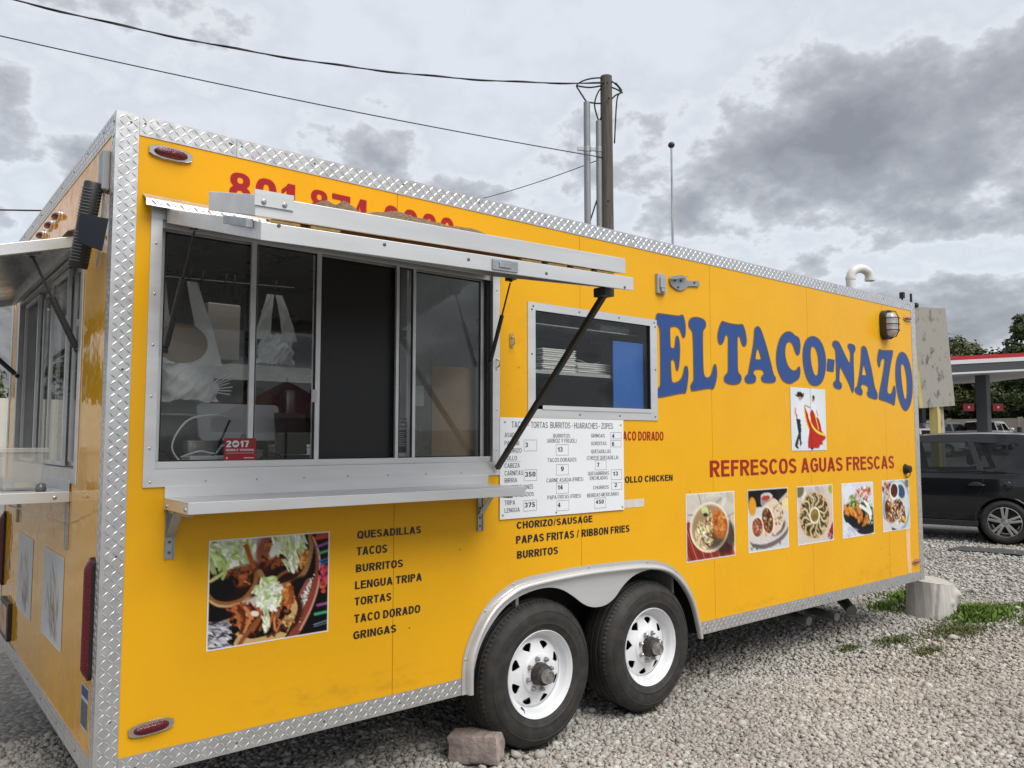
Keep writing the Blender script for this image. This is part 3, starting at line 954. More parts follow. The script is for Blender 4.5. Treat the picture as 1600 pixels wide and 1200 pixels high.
for x0, x1 in ((TW + .001, 1.632), (3.515, LX - TW - .001)):
    trim('sill_trim', [((x0, yo, ZB), (x1, -.0006, ZB + TW)), ((x0, -.0006, ZB), (x1, .05, ZB + .004))],
         [(x0, x1, ZB, ZB + TW, SF, (0, -1, 0))], [([(x0 + .06 + .38 * k, ZB + .035) for k in range(int((x1 - x0) / .38))], SF, (0, -1, 0))])
trim('rear_roof_trim', [((xo, .064, ZT - TW), (-.0006, WY - .064, ZT)), ((-.0006, .064, ZT - .006), (.06, WY - .064, ZT))],
     [(.064, WY - .064, ZT - TW, ZT, RF, (-1, 0, 0))], [([(.2 + .3 * k, ZT - .03) for k in range(8)], RF, (-1, 0, 0))])
trim('rear_sill_trim', [((xo, .064, ZB), (-.0006, WY - .064, ZB + TW))], [(.064, WY - .064, ZB, ZB + TW, RF, (-1, 0, 0))],
     [([(.3 + .4 * k, ZB + .04) for k in range(6)], RF, (-1, 0, 0))])
trim('rear_far_trim', [((xo, WY - .062, ZB), (-.0006, WY, ZT))], [(WY - .062, WY, ZB, ZT, RF, (-1, 0, 0))])


# ---- interior shell seen through the windows
IY = WY - 0.06
mi = MB()
mi.box((0.05, IY - .01, .5), (LX - .05, IY, 2.85))
for x0, x1, y0, y1 in ((.04, .22, .05, IY), (1.95, LX - .04, .05, IY), (.22, 1.95, .05, .12), (.22, 1.95, 1.05, IY)):  # ceiling left open below the added daylight opening in the roof
    mi.box((x0 + .0003, y0 + .0003, 2.80), (x1 - .0003, y1 - .0003, 2.81))
mi.box((3.30, 0.05, .5), (3.32, IY, 2.80))
mi.build('interior_lining', M_STEEL_D, trailer)
MB().box((0.05, .45, .505), (LX - .05, IY - .4, .52)).build('interior_floor', M_CHAS, trailer)
mi = MB()
mi.box((.06, .09, 1.46), (1.98, .62, 1.50))
mi.build('interior_counter', M_STEEL, trailer)
MB().box((2.02, .05, .52), (2.04, 1.5, 2.79)).build('interior_partition', M_STEEL_D, trailer)
mi = MB()
mi.box((.3, IY - .65, .52), (2.9, IY - .02, 1.40))
mi.build('kitchen_counter', M_STEEL_D, trailer)
mi = MB()
mi.grid(lambda u, v: (.4 + 2.4 * u, IY - .85 + .8 * v, 2.10 + .35 * v), 1, 1)
mi.box((.4, IY - .87, 2.02), (2.8, IY - .85, 2.12))
mi.build('extractor_hood', M_STEEL_D, trailer)


def frame4(mb, fn_y0, fn_y1, o, i, axis='side'):
    """four mitred flats between an outer and an inner rectangle (u0,v0,u1,v1)"""
    fn, d = fn_y0, fn_y1
    O = [(o[0], o[1]), (o[2], o[1]), (o[2], o[3]), (o[0], o[3])]
    I = [(i[0], i[1]), (i[2], i[1]), (i[2], i[3]), (i[0], i[3])]
    e = 0.0004
    for k in range(4):
        k2 = (k + 1) % 4
        mb.prism([[O[k], O[k2], I[k2], I[k]]], fn, d)
    return mb


# ---- serving window on the side
sw = frame4(MB(), side(-0.006), (0, 0.0054, 0), (0.134, 1.451, 1.866, 2.562), (0.176, 1.520, 1.822, 2.500)).build('serving_window_frame', M_ALU, trailer, bevel=0.0012)
mb = MB()                                   # inner channel (jambs, head, sill)
mb.box((.1665, -.0005, 1.506), (.1755, .085, 2.514))
mb.box((1.8225, -.0005, 1.506), (1.8315, .085, 2.514))
mb.box((.176, -.0005, 2.5005), (1.822, .085, 2.514))
mb.box((.176, -.0005, 1.506), (1.822, .085, 1.5195))
mb.build('window_jamb', M_ALU_D, sw)
for bx in (((.177, .010, 1.520), (1.821, .018, 1.548)), ((.177, .040, 1.520), (1.821, .044, 1.540)), ((.177, .066, 1.520), (1.821, .070, 1.540)), ((.177, .010, 2.470), (1.821, .018, 2.4995))):
    MB().box(*bx).build('window_track', M_ALU, sw, bevel=0.001)
pts = []
for k in range(9):
    pts.append((.16 + 1.67 * k / 8, 1.470))
for k in range(5):
    pts += [(.154, 1.60 + .2 * k), (1.845, 1.58 + .21 * k)]
screws(pts, side(-.006), (0, -1, 0), 0.0048, .003).build('screw', M_SCREWB, sw, kind='stuff')


def sash(x0, x1, y, st=0.022, z0=1.526, z1=2.488, glassm=M_GLASS, metal=M_ALU, gasket=True):
    mb = MB()
    mb.box((x0, y, z0), (x0 + st, y + .016, z1))
    mb.box((x1 - st, y, z0), (x1, y + .016, z1))
    mb.box((x0 + st, y, z0), (x1 - st, y + .016, z0 + .020))
    mb.box((x0 + st, y, z1 - .020), (x1 - st, y + .016, z1))
    s = mb.build('window_sash', metal, sw, bevel=0.001)
    if gasket:
        MB().prism([[(x0 + st - .001, z0 + .019), (x1 - st + .001, z0 + .019), (x1 - st + .001, z1 - .019), (x0 + st - .001, z1 - .019)],
                    [(x0 + st + .006, z0 + .026), (x1 - st - .006, z0 + .026), (x1 - st - .006, z1 - .026), (x0 + st + .006, z1 - .026)]],
                   side(y + .003), (0, .010, 0)).build('gasket', M_BLACK, sw)
    if glassm:
        MB().box((x0 + st - .001, y + .006, z0 + .018), (x1 - st + .001, y + .009, z1 - .018)).build('glass_pane', glassm, sw)
    return s


M_SCREEN = mat('insect_screen', (0.010, 0.010, 0.011), 0.35, 0, 0.5, alpha=0.90)
sash(0.180, 0.585, 0.050)                   # left slider, behind
sash(0.545, 0.865, 0.020)                   # second pane, in front
sash(0.845, 1.290, 0.050, glassm=M_SCREEN)  # dark screened sash
sash(1.255, 1.365, 0.020, st=0.016)         # narrow overlap
sash(1.340, 1.806, 0.050)
MB().box((1.806, .024, 1.526), (1.8222, .066, 2.49)).build('jamb_seal', M_BLACK, sw)

# licence sticker on the glass, with its lettering
st = MB().box((.447, .0178, 1.548), (.580, .0192, 1.640)).build('permit_sticker', mat('sticker_red', (0.34, 0.008, 0.020), 0.4), sw, label='small red 2017 mobile vending permit sticker')
fs = lambda x0, x1, z0, z1, y: (lambda u, v: (x0 + (x1 - x0) * u, y, z0 + (z1 - z0) * v))
SF_ = 0.0172
lettering('2', fs(.455, .476, 1.603, 1.630, SF_), M_WHITE, sw, bold=.03)
lettering('17', fs(.512, .549, 1.603, 1.630, SF_), M_WHITE, sw, bold=.03)
mb = MB()
mb.prism([[(.494 + .0145 * math.cos(2 * math.pi * k / 20), 1.6165 + .0145 * math.sin(2 * math.pi * k / 20)) for k in range(20)]], side(SF_), (0, .0003, 0))
mb.build('emblem', M_WHITE, sw)
MB().prism([spline([(.484, 1.614), (.490, 1.620), (.496, 1.621), (.504, 1.618), (.498, 1.616), (.502, 1.611), (.493, 1.613), (.488, 1.611)], 3)], side(SF_ - .0004), (0, .0002, 0)).build('emblem_mark', M_GREYINK, sw)
lettering('MOBILE VENDING', fs(.455, .572, 1.587, 1.596, SF_), M_WHITE, sw, bold=.02)
mb = MB()
mb.box((.455, SF_, 1.578), (.572, SF_ + .0003, 1.5792))
mb.box((.456, SF_, 1.555), (.462, SF_ + .0003, 1.562))
mb.box((.530, SF_, 1.557), (.571, SF_ + .0003, 1.560))
mb.build('sticker_print', M_WHITE, sw)

# small notices in the panes
nt = MB().box((1.282, .0610, 1.572), (1.352, .0618, 1.738)).build('pricing_notice', mat('notice_black', (0.012, 0.012, 0.014), 0.35), sw, label='black printed notice with small white lettering')
M_NW = mat('notice_white', (0.62, 0.63, 0.64), 0.5)
lettering('Valued Customer', fs(1.286, 1.346, 1.722, 1.729, .0605), M_NW, sw)
lettering('Customer', fs(1.286, 1.334, 1.700, 1.712, .0605), M_NW, sw, bold=.03)
lettering('Pricing Notice', fs(1.286, 1.345, 1.682, 1.694, .0605), M_NW, sw, bold=.03)
mb = MB()
for k in range(8):
    mb.box((1.287, .0605, 1.604 + .009 * k), (1.287 + .05 + .008 * math.sin(k * 2.3), .0607, 1.6065 + .009 * k))
mb.box((1.276, .0605, 1.548), (1.354, .0609, 1.570))
mb.build('notice_print', M_NW, sw)
MB().box((.826, .0170, 1.80), (.850, .0185, 1.855)).build('hours_label', M_NW, sw)
MB().box((1.02, .0640, 2.20), (1.10, .0646, 2.265)).build('paper_note', mat('note_grey', (0.14, 0.14, 0.14), .7), sw)
MB().box((1.395, .0700, 1.80), (1.445, .0708, 1.90)).build('paper_note', mat('note_pale', (0.40, 0.40, 0.40), .7), sw)

# ---- raised serving hatch (hinged above the opening, hanging a little down at its outer edge)
HY, HZ0 = -1.0, 2.515                        # outer edge, hinge height
slope = (2.515 - 2.272) / 0.98               # drop per metre outwards
hz = lambda y: HZ0 + (y + 0.02) * slope
hx0, hx1 = 0.186, 1.806


def hatch_slab(mb, x0, x1, ya, yb, lo, hi):
    vs = []
    for y in (ya, yb):
        for x in (x0, x1):
            for h in (lo, hi):
                vs.append((x, y, hz(y) + h - y * .028 * (x - 1.0)))
    return mb.add(vs, [(0, 1, 3, 2), (4, 6, 7, 5), (0, 4, 5, 1), (2, 3, 7, 6), (1, 5, 7, 3), (0, 2, 6, 4)])


mb = MB()
hatch_slab(mb, hx0, hx0 + .03, HY + .0302, -.02, -.030, .026)
hatch_slab(mb, hx1 - .03, hx1, HY + .0302, -.02, -.030, .026)
hatch_slab(mb, hx0, hx1, HY, HY + .03, -.030, .026)
hatch_slab(mb, hx0 + .0302, hx1 - .0302, -.05, -.02, -.030, .026)
hatch = mb.build('serving_hatch', M_ALU, trailer, bevel=0.002, label='raised aluminium serving hatch held open over the counter')
mb = MB()
hatch_slab(mb, hx0 + .0305, hx1 - .0305, HY + .0305, -.0505, .004, .012)
mb.build('hatch_skin', M_STEEL, hatch)
mb = MB()
hatch_slab(mb, hx0 + .0305, hx1 - .0305, HY + .0305, -.0505, .0125, .020)
mb.build('hatch_top_skin', M_YEL, hatch)
for k in range(7):                            # yellowed spacer blocks under the sheet
    x = .42 + .19 * k
    mb = MB()
    hatch_slab(mb, x, x + .10, HY + .05, HY + .085, -.012, .0035)
    mb.build('hatch_spacer', mat('old_tape', (0.30, 0.21, 0.10), .6, var=.3, vscale=20), hatch)
# folded second leaf stacked above the hatch
uz = 0.052
mb = MB()
hatch_slab(mb, hx0 - .004, hx0 + .016, HY + .062, -.532, uz - .012, uz + .054)
hatch_slab(mb, hx1 - .025, hx1 - .005, HY + .062, -.532, uz - .012, uz + .054)
hatch_slab(mb, hx0 - .004, hx1 - .005, HY + .04, HY + .0615, uz - .012, uz + .054)
leaf = mb.build('folded_leaf', M_ALU, hatch, bevel=0.002)
mb = MB()
hatch_slab(mb, hx0 + .0165, hx1 - .0255, HY + .062, -.532, uz - .004, uz + .008)
mb.build('leaf_panel', M_STEEL, hatch)
mb = MB()
hatch_slab(mb, hx0 - .008, hx0 + .115, HY + .034, HY + .0395, uz + .022, uz + .070)
mb.build('leaf_bracket', M_ALU, hatch)
screws([(hx0 + .02, hz(HY) + uz + .022), (hx0 + .085, hz(HY) + uz + .024)], side(HY + .034), (0, -1, 0), .008, .006).build('leaf_bolt', M_SCREWB, hatch, kind='stuff')
mb = MB()
hatch_slab(mb, .25, 1.70, HY + .055, HY + .085, .0265, uz - .013)
mb.build('hatch_core_strip', M_WOODB, hatch)
for k in range(6):
    x = .22 + (0 if k < 2 else .72) + .135 * k
    mb = MB()
    hatch_slab(mb, x, x + .10, HY + .028, HY + .050, .028, uz - .016)
    mb.build('hinge_leaf', mat('brass_hinge', (0.34, 0.21, 0.06), .45, .6, var=.3, vscale=40), hatch)
mb = MB()                                     # slam latch and side bolt on the outer rail
hatch_slab(mb, 1.045, 1.165, HY - .006, HY - .0005, -.022, .018)
hatch_slab(mb, 1.075, 1.130, HY - .010, HY - .0065, -.010, .010)
mb.build('hatch_latch', M_GALV, hatch, bevel=.002)
mb = MB()
hatch_slab(mb, .162, .1855, HY + .26, HY + .06, .002, .030)
mb.build('hatch_bolt', M_GALV, hatch, bevel=.002)
screws([(.24, hz(HY) + .0), (.60, hz(HY)), (.94, hz(HY)), (1.31, hz(HY)), (1.75, hz(HY))], side(HY), (0, -1, 0), .006, .003).build('hatch_rivet', M_SCREW, hatch, kind='stuff')
# drip flap over the hinge
mb = MB()
mb.prism([[(-.004, 2.590), (-.055, 2.560), (-.060, 2.532), (-.056, 2.532), (-.051, 2.557), (-.004, 2.585)]], lambda y, z: (.100, y, z), (1.76, 0, 0))
flap = mb.build('drip_flap', M_TREAD, trailer)
tread(.105, 1.855, 2.533, 2.560, side(-.0595), (0, -1, 0), .0262).build('tread_bars', M_TREAD, flap, kind='stuff', smooth=True, auto=50)


def gas_strut(p0, p1, k, parent, r=0.0095):
    p0, p1 = Vector(p0), Vector(p1)
    m_ = p0.lerp(p1, k)
    mb = MB()
    mb.cyl(p0.lerp(p1, .03), m_, r * 1.15, r * 1.15, 14)
    mb.cyl(m_, p0.lerp(p1, .97), r * .45, r * .45, 10)
    mb.ball(p0, r * 1.1, 10, 6)
    mb.ball(p1, r * 1.1, 10, 6)
    return mb.build('gas_strut', M_BLKMET, parent, smooth=True, auto=40)


gas_strut((.200, -.010, 1.985), (.205, -.320, hz(-.32) - .036), .60, hatch)
gas_strut((1.800, -.010, 2.035), (1.796, -.185, hz(-.185) - .036), .58, hatch)
for bx in (((.191, -.35, hz(-.32) - .037), (.219, -.29, hz(-.32) - .012)), ((1.782, -.215, hz(-.185) - .037), (1.810, -.155, hz(-.185) - .012)), ((.19, -.012, 1.97), (.21, -.004, 2.0)), ((1.79, -.012, 2.02), (1.812, -.004, 2.05))):
    MB().box(*bx).build('strut_bracket', M_BLKMET, hatch)
mb = MB()
p0, p1 = Vector((1.838, -.022, 1.488)), Vector((1.795, -.835, hz(-.835) - .045))
mb.bar(p0, p1, .025, .025, (1, 0, 0))
mb.box((1.765, -.87, hz(-.84) - .052), (1.825, -.80, hz(-.84) - .012))
mb.build('prop_bar', mat('dark_prop_bar', (0.06, 0.056, 0.05), .5, .4), hatch, bevel=.003)

# ---- fold-down counter shelf under the serving window
zs = 1.408
mb = MB()
mb.box((.214, -.300, zs - .004), (1.792, -.004, zs))
mb.box((.214, -.304, zs - .043), (1.792, -.3002, zs))
mb.box((.214, -.008, zs), (1.792, -.0045, zs + .046))
mb.box((.214, -.300, zs - .043), (.218, -.004, zs - .0042))
mb.box((1.788, -.300, zs - .043), (1.792, -.004, zs - .0042))
shelf = mb.build('counter_shelf', M_ALU, trailer, bevel=.0012, label='narrow aluminium counter shelf under the serving window')
screws([(-.27, zs - .028), (-.04, zs - .028)], lambda y, z: (.214, y, z), (-1, 0, 0), .008, .006).build('shelf_bolt', M_SCREWB, shelf)


def shelf_bracket(x):
    mb = MB()
    mb.box((x - .018, -.010, zs - .235), (x - .014, -.001, zs - .045))
    mb.box((x + .014, -.010, zs - .235), (x + .018, -.001, zs - .045))
    mb.box((x - .014, -.004, zs - .235), (x + .014, -.001, zs - .045))
    mb.box((x - .012, -.25, zs - .056), (x + .012, -.011, zs - .046))
    mb.bar((x - .008, -.012, zs - .150), (x - .008, -.105, zs - .050), .004, .016, (1, 0, 0))
    mb.bar((x + .008, -.012, zs - .150), (x + .008, -.105, zs - .050), .004, .016, (1, 0, 0))
    b = mb.build('shelf_bracket', M_GALV, shelf)
    for z in (zs - .21, zs - .17, zs - .12):
        screws([(x, z)], side(-.004), (0, -1, 0), .006, .003).build('bracket_screw', M_SCREW, shelf)


shelf_bracket(.238)
shelf_bracket(1.742)

# ---- second, fixed window
vw = frame4(MB(), side(-0.005), (0, 0.0044, 0), (2.062, 1.753, 3.124, 2.386), (2.116, 1.800, 3.062, 2.343)).build('side_window_frame', M_ALU, trailer, bevel=.0012)
mb = MB()
mb.box((2.1055, -.0004, 1.7905), (2.1165, .05, 2.3545))
mb.box((3.0615, -.0004, 1.7905), (3.0745, .05, 2.3545))
mb.box((2.117, -.0004, 2.3435), (3.061, .05, 2.3545))
mb.box((2.117, -.0004, 1.7905), (3.061, .05, 1.7995))
mb.build('window_jamb', M_BLACK, vw)
MB().box((2.114, .010, 1.797), (3.064, .014, 2.346)).build('glass_pane', glass('clear_pane', (.94, .95, .945), 1.5, refl=0.6), vw)
MB().box((2.165, -.0095, 1.7995), (3.062, -.0052, 1.822)).build('window_sill_strip', M_ALU, vw)
screws([(2.10, 2.364), (2.09, 2.345), (2.45, 2.366), (2.78, 2.366), (3.10, 2.366), (3.108, 2.34), (2.09, 2.10), (3.106, 2.07), (2.09, 1.80), (2.10, 1.776), (2.45, 1.776), (2.78, 1.776), (3.10, 1.776)],
       side(-.005), (0, -1, 0), .0055, .003).build('screw', M_SCREW, vw, kind='stuff')
mb = MB()
mb.box((2.06, .06, 2.012), (3.28, .46, 2.020))
mb.box((2.06, .056, 2.004), (3.28, .0598, 2.024))
mb.build('interior_rack', M_STEEL, trailer)
MB().box((2.05, .62, .53), (3.28, .64, 2.30)).build('equipment_back', mat('dark_equipment', (.012, .012, .013), .45), trailer)

# ---- fender and wheels
FO = spline([(1.632, .381), (1.640, .552), (1.700, .690), (1.790, .800), (1.905, .868), (2.042, .906), (2.42, .924), (2.75, .920), (3.006, .906), (3.18, .870), (3.306, .798), (3.40, .70), (3.461, .600), (3.505, .48), (3.532, .381)], 4, False)
FI = spline([(1.692, .381), (1.700, .47), (1.735, .585), (1.800, .682), (1.905, .775), (2.03, .822), (2.177, .838), (2.29, .818), (2.38, .772), (2.464, .716), (2.53, .690), (2.595, .683), (2.655, .690), (2.72, .720), (2.79, .778), (2.87, .822), (2.96, .843), (3.064, .846), (3.18, .822), (3.30, .756), (3.40, .655), (3.462, .540), (3.492, .45), (3.504, .381)], 4, False)
fender = MB().prism([FO + FI[::-1]], side(-.008), (0, .007, 0)).build('fender', M_ALU, trailer, label='aluminium tandem wheel arch fender with a pointed middle')
mb = MB()
n_ = len(FO)
lip_o = FO
nor = []
for i in range(n_):
    a, b = FO[max(i - 1, 0)], FO[min(i + 1, n_ - 1)]
    t = Vector((b[0] - a[0], b[1] - a[1])).normalized()
    nor.append((t.y, -t.x))
prof = [(.022, -.009), (.026, -.026), (.032, -.036), (.040, -.040), (.048, -.038), (.052, -.030), (.054, -.009)]
vs = []
for i in range(n_):
    for d_, y in prof:
        vs.append((FO[i][0] + nor[i][0] * d_, y, FO[i][1] + nor[i][1] * d_))
k_ = len(prof)
mb.add(vs, [(i * k_ + j, (i + 1) * k_ + j, (i + 1) * k_ + j + 1, i * k_ + j + 1) for i in range(n_ - 1) for j in range(k_ - 1)])
mb.build('fender_bead', M_ALU, fender, smooth=True, fix=True)
screws([(FO[i][0] + nor[i][0] * .011, FO[i][1] + nor[i][1] * .011) for i in range(4, n_ - 3, 7)], side(-.008), (0, -1, 0), .006, .004).build('fender_screw', M_SCREWB, fender, kind='stuff')
mb = MB()                                    # dark wheel well
mb.box((1.63, .42, .30), (3.54, .43, .90))
mb.grid(lambda u, v: (ARCH[0][0] - .02 + (ARCH[-1][0] - ARCH[0][0] + .04) * u, .007 + .413 * v, .898), 1, 1)
mb.grid(lambda u, v: (1.675, .007 + .413 * u, .381 + .517 * v), 1, 1)
mb.grid(lambda u, v: (3.52, .007 + .413 * u, .381 + .517 * v), 1, 1)
mb.build('wheel_well', M_CHAS, trailer)


def make_wheel(cx, cy, sgn=-1):
    """trailer wheel; geometry about its own centre, outer face towards sgn*Y at local y=0"""
    RT = .389
    s = sgn
    prof = []
    for r, h in [(.2215, -.008), (.232, .004), (.250, .013), (.262, .0165), (.264, .0185), (.268, .0185), (.270, .0175), (.285, .021), (.315, .021), (.326, .0175), (.328, .0195), (.333, .018), (.335, .0145), (.342, .012), (.358, -.002), (.3680, -.014), (.3695, -.017),
                 (.3755, -.0245), (.3800, -.034), (.3740, -.040), (.3740, -.044), (.3835, -.048), (.3855, -.066), (.3770, -.069), (.3770, -.076), (.3870, -.079),
                 (.3885, -.105), (.3790, -.108), (.3790, -.115), (.3885, -.118), (.387, -.145), (.3770, -.148), (.3770, -.154), (.3855, -.157), (.3835, -.176),
                 (.374, -.180), (.380, -.190), (.368, -.212), (.342, -.236), (.285, -.244), (.25, -.236), (.222, -.216)]:
        prof.append((r, h))
    mb = MB().lathe(prof, (0, 0, 0), (0, s, 0), 120)
    # slight load bulge at the contact patch
    vs = []
    for x, y, z in mb.v:
        if z < -.375:
            z = -.375 + (z + .375) * .2
        if z < -.25:
            y += s * .012 * (-(z + .25) / .14) if (y * s > -.11) else -s * .012 * (-(z + .25) / .14)
        vs.append((x, y, z))
    mb.v = vs
    w = mb.build('wheel', M_TYRE, None, smooth=True, fix=True, auto=42, label='black tyre on a white eight-lug steel wheel')
    # shoulder tread notches
    mb = MB()
    for k in range(92):
        a = 2 * math.pi * k / 92
        ca, sa = math.cos(a), math.sin(a)
        if sa < -.93:
            continue
        c = Vector((ca * .3755, s * -.0265, sa * .3755))
        rad, tan = Vector((ca, 0, sa)), Vector((-sa, 0, ca))
        mb.obox(c, (rad * .6 + Vector((0, -s * .8, 0))) * .010, tan * .0055 + rad * .001, (rad * .8 + Vector((0, s * .6, 0))) * .0032)
    mb.build('tread_block', M_TYRE, w, kind='stuff')
    # rim: barrel and flange
    rp = [(.2225, -.012), (.2285, -.002), (.2300, .004), (.2270, .007), (.2215, .004), (.2165, -.006), (.2090, -.012), (.2040, -.018), (.2010, -.030), (.1965, -.044), (.1930, -.052), (.1845, -.055), (.1805, -.053)]
    mb = MB().lathe(rp, (0, 0, 0), (0, s, 0), 96)
    rim = mb.build('rim', M_RIM, w, smooth=True, fix=True, auto=60)
    # dished disc with eight slots
    circ = lambda r, n, ph=0: [(r * math.cos(2 * math.pi * k / n + ph), r * math.sin(2 * math.pi * k / n + ph)) for k in range(n)]
    half = spline([(.125, .0), (.137, .090), (.151, .175), (.162, .185), (.1672, .10), (.1688, 0)], 3, False)
    dep = lambda r: -.050 + (.026 * (1 - min(1, max(0, (r - .105) / .07)) ** 1.0)) - (.0 if r < .172 else (r - .172) * .6)

    def fn(u, v):
        r = math.hypot(u, v)
        return (u, s * dep(r), v)
    mb = MB().lathe([(.1815, dep(.1815)), (.1745, dep(.1745))], (0, 0, 0), (0, s, 0), 80)
    for k in range(8):
        for sd_ in (-1, 1):
            am, ae = 2 * math.pi * (k + .5) / 8, 2 * math.pi * (k + .5 + .5 * sd_) / 8
            right = [(.1085, am)] + [(r, am + sd_ * t) for r, t in half] + [(.1745, am)]
            nc = 5
            vs = []
            for th_ in (0.0, -.006):
                for r, t in right:
                    for j in range(nc + 1):
                        q = ae + (t - ae) * j / nc
                        x_, y_, z_ = fn(r * math.cos(q), r * math.sin(q))
                        vs.append((x_, y_ + s * th_, z_))
            m_ = len(right)
            o_ = m_ * (nc + 1)
            fq = []
            for i in range(m_ - 1):
                for j in range(nc):
                    a_ = i * (nc + 1) + j
                    fq.append((a_, a_ + 1, a_ + nc + 2, a_ + nc + 1))
                    fq.append((o_ + a_, o_ + a_ + nc + 1, o_ + a_ + nc + 2, o_ + a_ + 1))
                a_ = i * (nc + 1) + nc
                if 0 < i < m_ - 2:
                    fq.append((a_, o_ + a_, o_ + a_ + nc + 1, a_ + nc + 1))
            mb.add(vs, fq)
    mb.build('rim_disc', M_RIM, w, fix=True)
    mb = MB().lathe([(.1085, dep(.1085)), (.105, dep(.105) + .006), (.098, dep(.105) + .010), (.060, dep(.105) + .010)], (0, 0, 0), (0, s, 0), 48)
    mb.build('rim_centre', M_RIM, w, smooth=True, fix=True, auto=60)
    zf = dep(.105) + .010
    for k in range(8):
        a = 2 * math.pi * (k + .25) / 8
        c = Vector((.0825 * math.cos(a), s * zf, .0825 * math.sin(a)))
        n = Vector((0, s, 0))
        mb = MB().tube([c - n * .002, c + n * .006, c + n * .020, c + n * .026], [.0135, .0115, .0105, .005], 6)
        mb.build('lug_nut', M_LUG, w)
    mb = MB().lathe([(.060, zf - .004), (.058, zf + .030), (.052, zf + .050), (.040, zf + .056), (.036, zf + .058)], (0, 0, 0), (0, s, 0), 28)
    mb.build('hub', M_HUB, w, smooth=True, fix=True, auto=45)
    mb = MB().lathe([(.037, zf + .055), (.037, zf + .082), (.034, zf + .088), (.027, zf + .089), (.025, zf + .084), (.018, zf + .084), (.016, zf + .088), (.008, zf + .088), (.0, zf + .086)], (0, 0, 0), (0, s, 0), 28)
    mb.build('grease_cap', M_LUG, w, smooth=True, fix=True, auto=40)
    MB().lathe([(.20, -.215), (.08, -.215), (.08, -.07)], (0, 0, 0), (0, s, 0), 24).build('brake_drum', M_CHAS, w)
    c = Vector((-.095, s * -.046, -.166))
    MB().tube([c, c + Vector((-.004, s * .022, -.010)), c + Vector((-.008, s * .034, -.020))], [.0055, .0055, .0045], 8).build('valve_stem', M_BLACK, w)
    return w


WCX, WCZ = (2.150, 3.032), .387
w1 = make_wheel(0, 0)
w1.location = (WCX[0], -.002, WCZ)
adopt(w1, trailer)
w2 = copy_tree(w1, parent=trailer)
w2.location = (WCX[1], -.002, WCZ)
w2.rotation_euler = (0, 0.55, 0)
for i, x in enumerate(WCX):                   # far-side pair
    w3 = copy_tree(w1, parent=trailer)
    w3.location = (x, WY + .002, WCZ)
    w3.rotation_euler = (0, .3 * i, math.pi)

# ---- underside
mb = MB()
for y in (.48, WY - .56):
    mb.box((.10, y, ZB - .075), (LX - .08, y + .07, ZB + .05))
for x in (.30, .9, 1.5, 3.6, 4.2, 4.8, 5.4, 6.0, 6.6):   # cross members
    mb.box((x, .06, ZB - .02), (x + .05, WY - .06, ZB + .055))
for x in WCX:
    mb.cyl((x, .22, WCZ - .04), (x, WY - .22, WCZ - .04), .042, .042, 12)
for xa in WCX:
    for y in (.52, WY - .52):
        mb.bar((xa - .36, y, WCZ + .02), (xa + .36, y, WCZ + .02), .06, .03)
mb.build('chassis', M_CHAS, trailer)
for pts_, r_ in (([(5.05, .45, .25), (5.02, .12, .235)], .036), ([(5.75, .9, .30), (5.45, .35, .22), (5.40, .10, .215)], .032), ([(5.9, .35, .28), (5.75, .16, .21)], .045), ([(5.1, 1.6, .26), (5.9, .6, .27)], .03)):
    MB().tube(pts_, r_, 14).build('drain_pipe', mat('grey_drain_pipe', (.10, .10, .10), .5, var=.3, vscale=14), trailer, smooth=True, auto=40)
MB().bar((5.35, .30, .30), (5.70, .55, .34), .02, .05).build('tie_bar', M_GALV, trailer)
MB().bar((5.3, .9, .16), (5.0, .35, .30), .05, .05).build('tie_bar', M_CHAS, trailer)
mb = MB()
mb.cyl((6.45, 1.3, .019), (6.45, 1.3, .42), .035, .035, 12)
mb.box((6.36, 1.21, .0), (6.54, 1.39, .02))
mb.build('stabiliser_jack', M_CHAS, trailer)


# ---- big painted name, traced letter by letter, with a thin dark keyline
M_KEYL = mat('keyline_vinyl', (0.10, 0.075, 0.10), 0.4)
for ch, loops in LETTERS:
    sm = [spline([tuple(p) for p in lp], 4) for lp in loops]
    nm = MB().prism(sm, side(-.0022), (0, .0006, 0)).build('name_letter', M_BLUEV, trailer)
    mb = MB()
    for lp in sm:
        k = len(lp)
        vs = []
        for i in range(k):
            a, b = lp[i - 1], lp[(i + 1) % k]
            t = Vector((b[0] - a[0], b[1] - a[1]))
            t = t.normalized() if t.length > 0 else Vector((1, 0))
            w = .0042
            vs += [(lp[i][0] + t.y * w, -.0026, lp[i][1] - t.x * w), (lp[i][0] - t.y * w, -.0026, lp[i][1] + t.x * w)]
        mb.add(vs, [(2 * i, 2 * ((i + 1) % k), 2 * ((i + 1) % k) + 1, 2 * i + 1) for i in range(k)])
    mb.build('keyline', M_KEYL, nm)

# ---- vinyl lettering straight on the panels
for s, x0, x1, z0, z1, kd in TEXTS:
    if kd in 'kr':
        lettering(s, fs(x0, x1, z0, z1, -.0018), M_REDV if kd == 'r' else M_INK, trailer, bold=.028 if kd == 'k' else .022)
digits = [('8', .434, .524), ('0', .545, .638), ('1', .660, .722), ('8', .794, .879), ('7', .899, .990), ('4', 1.012, 1.100), ('0', 1.168, 1.250), ('0', 1.274, 1.356), ('0', 1.382, 1.466), ('0', 1.490, 1.572)]
for s, x0, x1 in digits:
    lettering(s, fs(x0, x1, 2.632, 2.752, -.0018), mat('red_number_vinyl', (.35, .016, .022), .6, 0, .2), trailer, bold=.038)

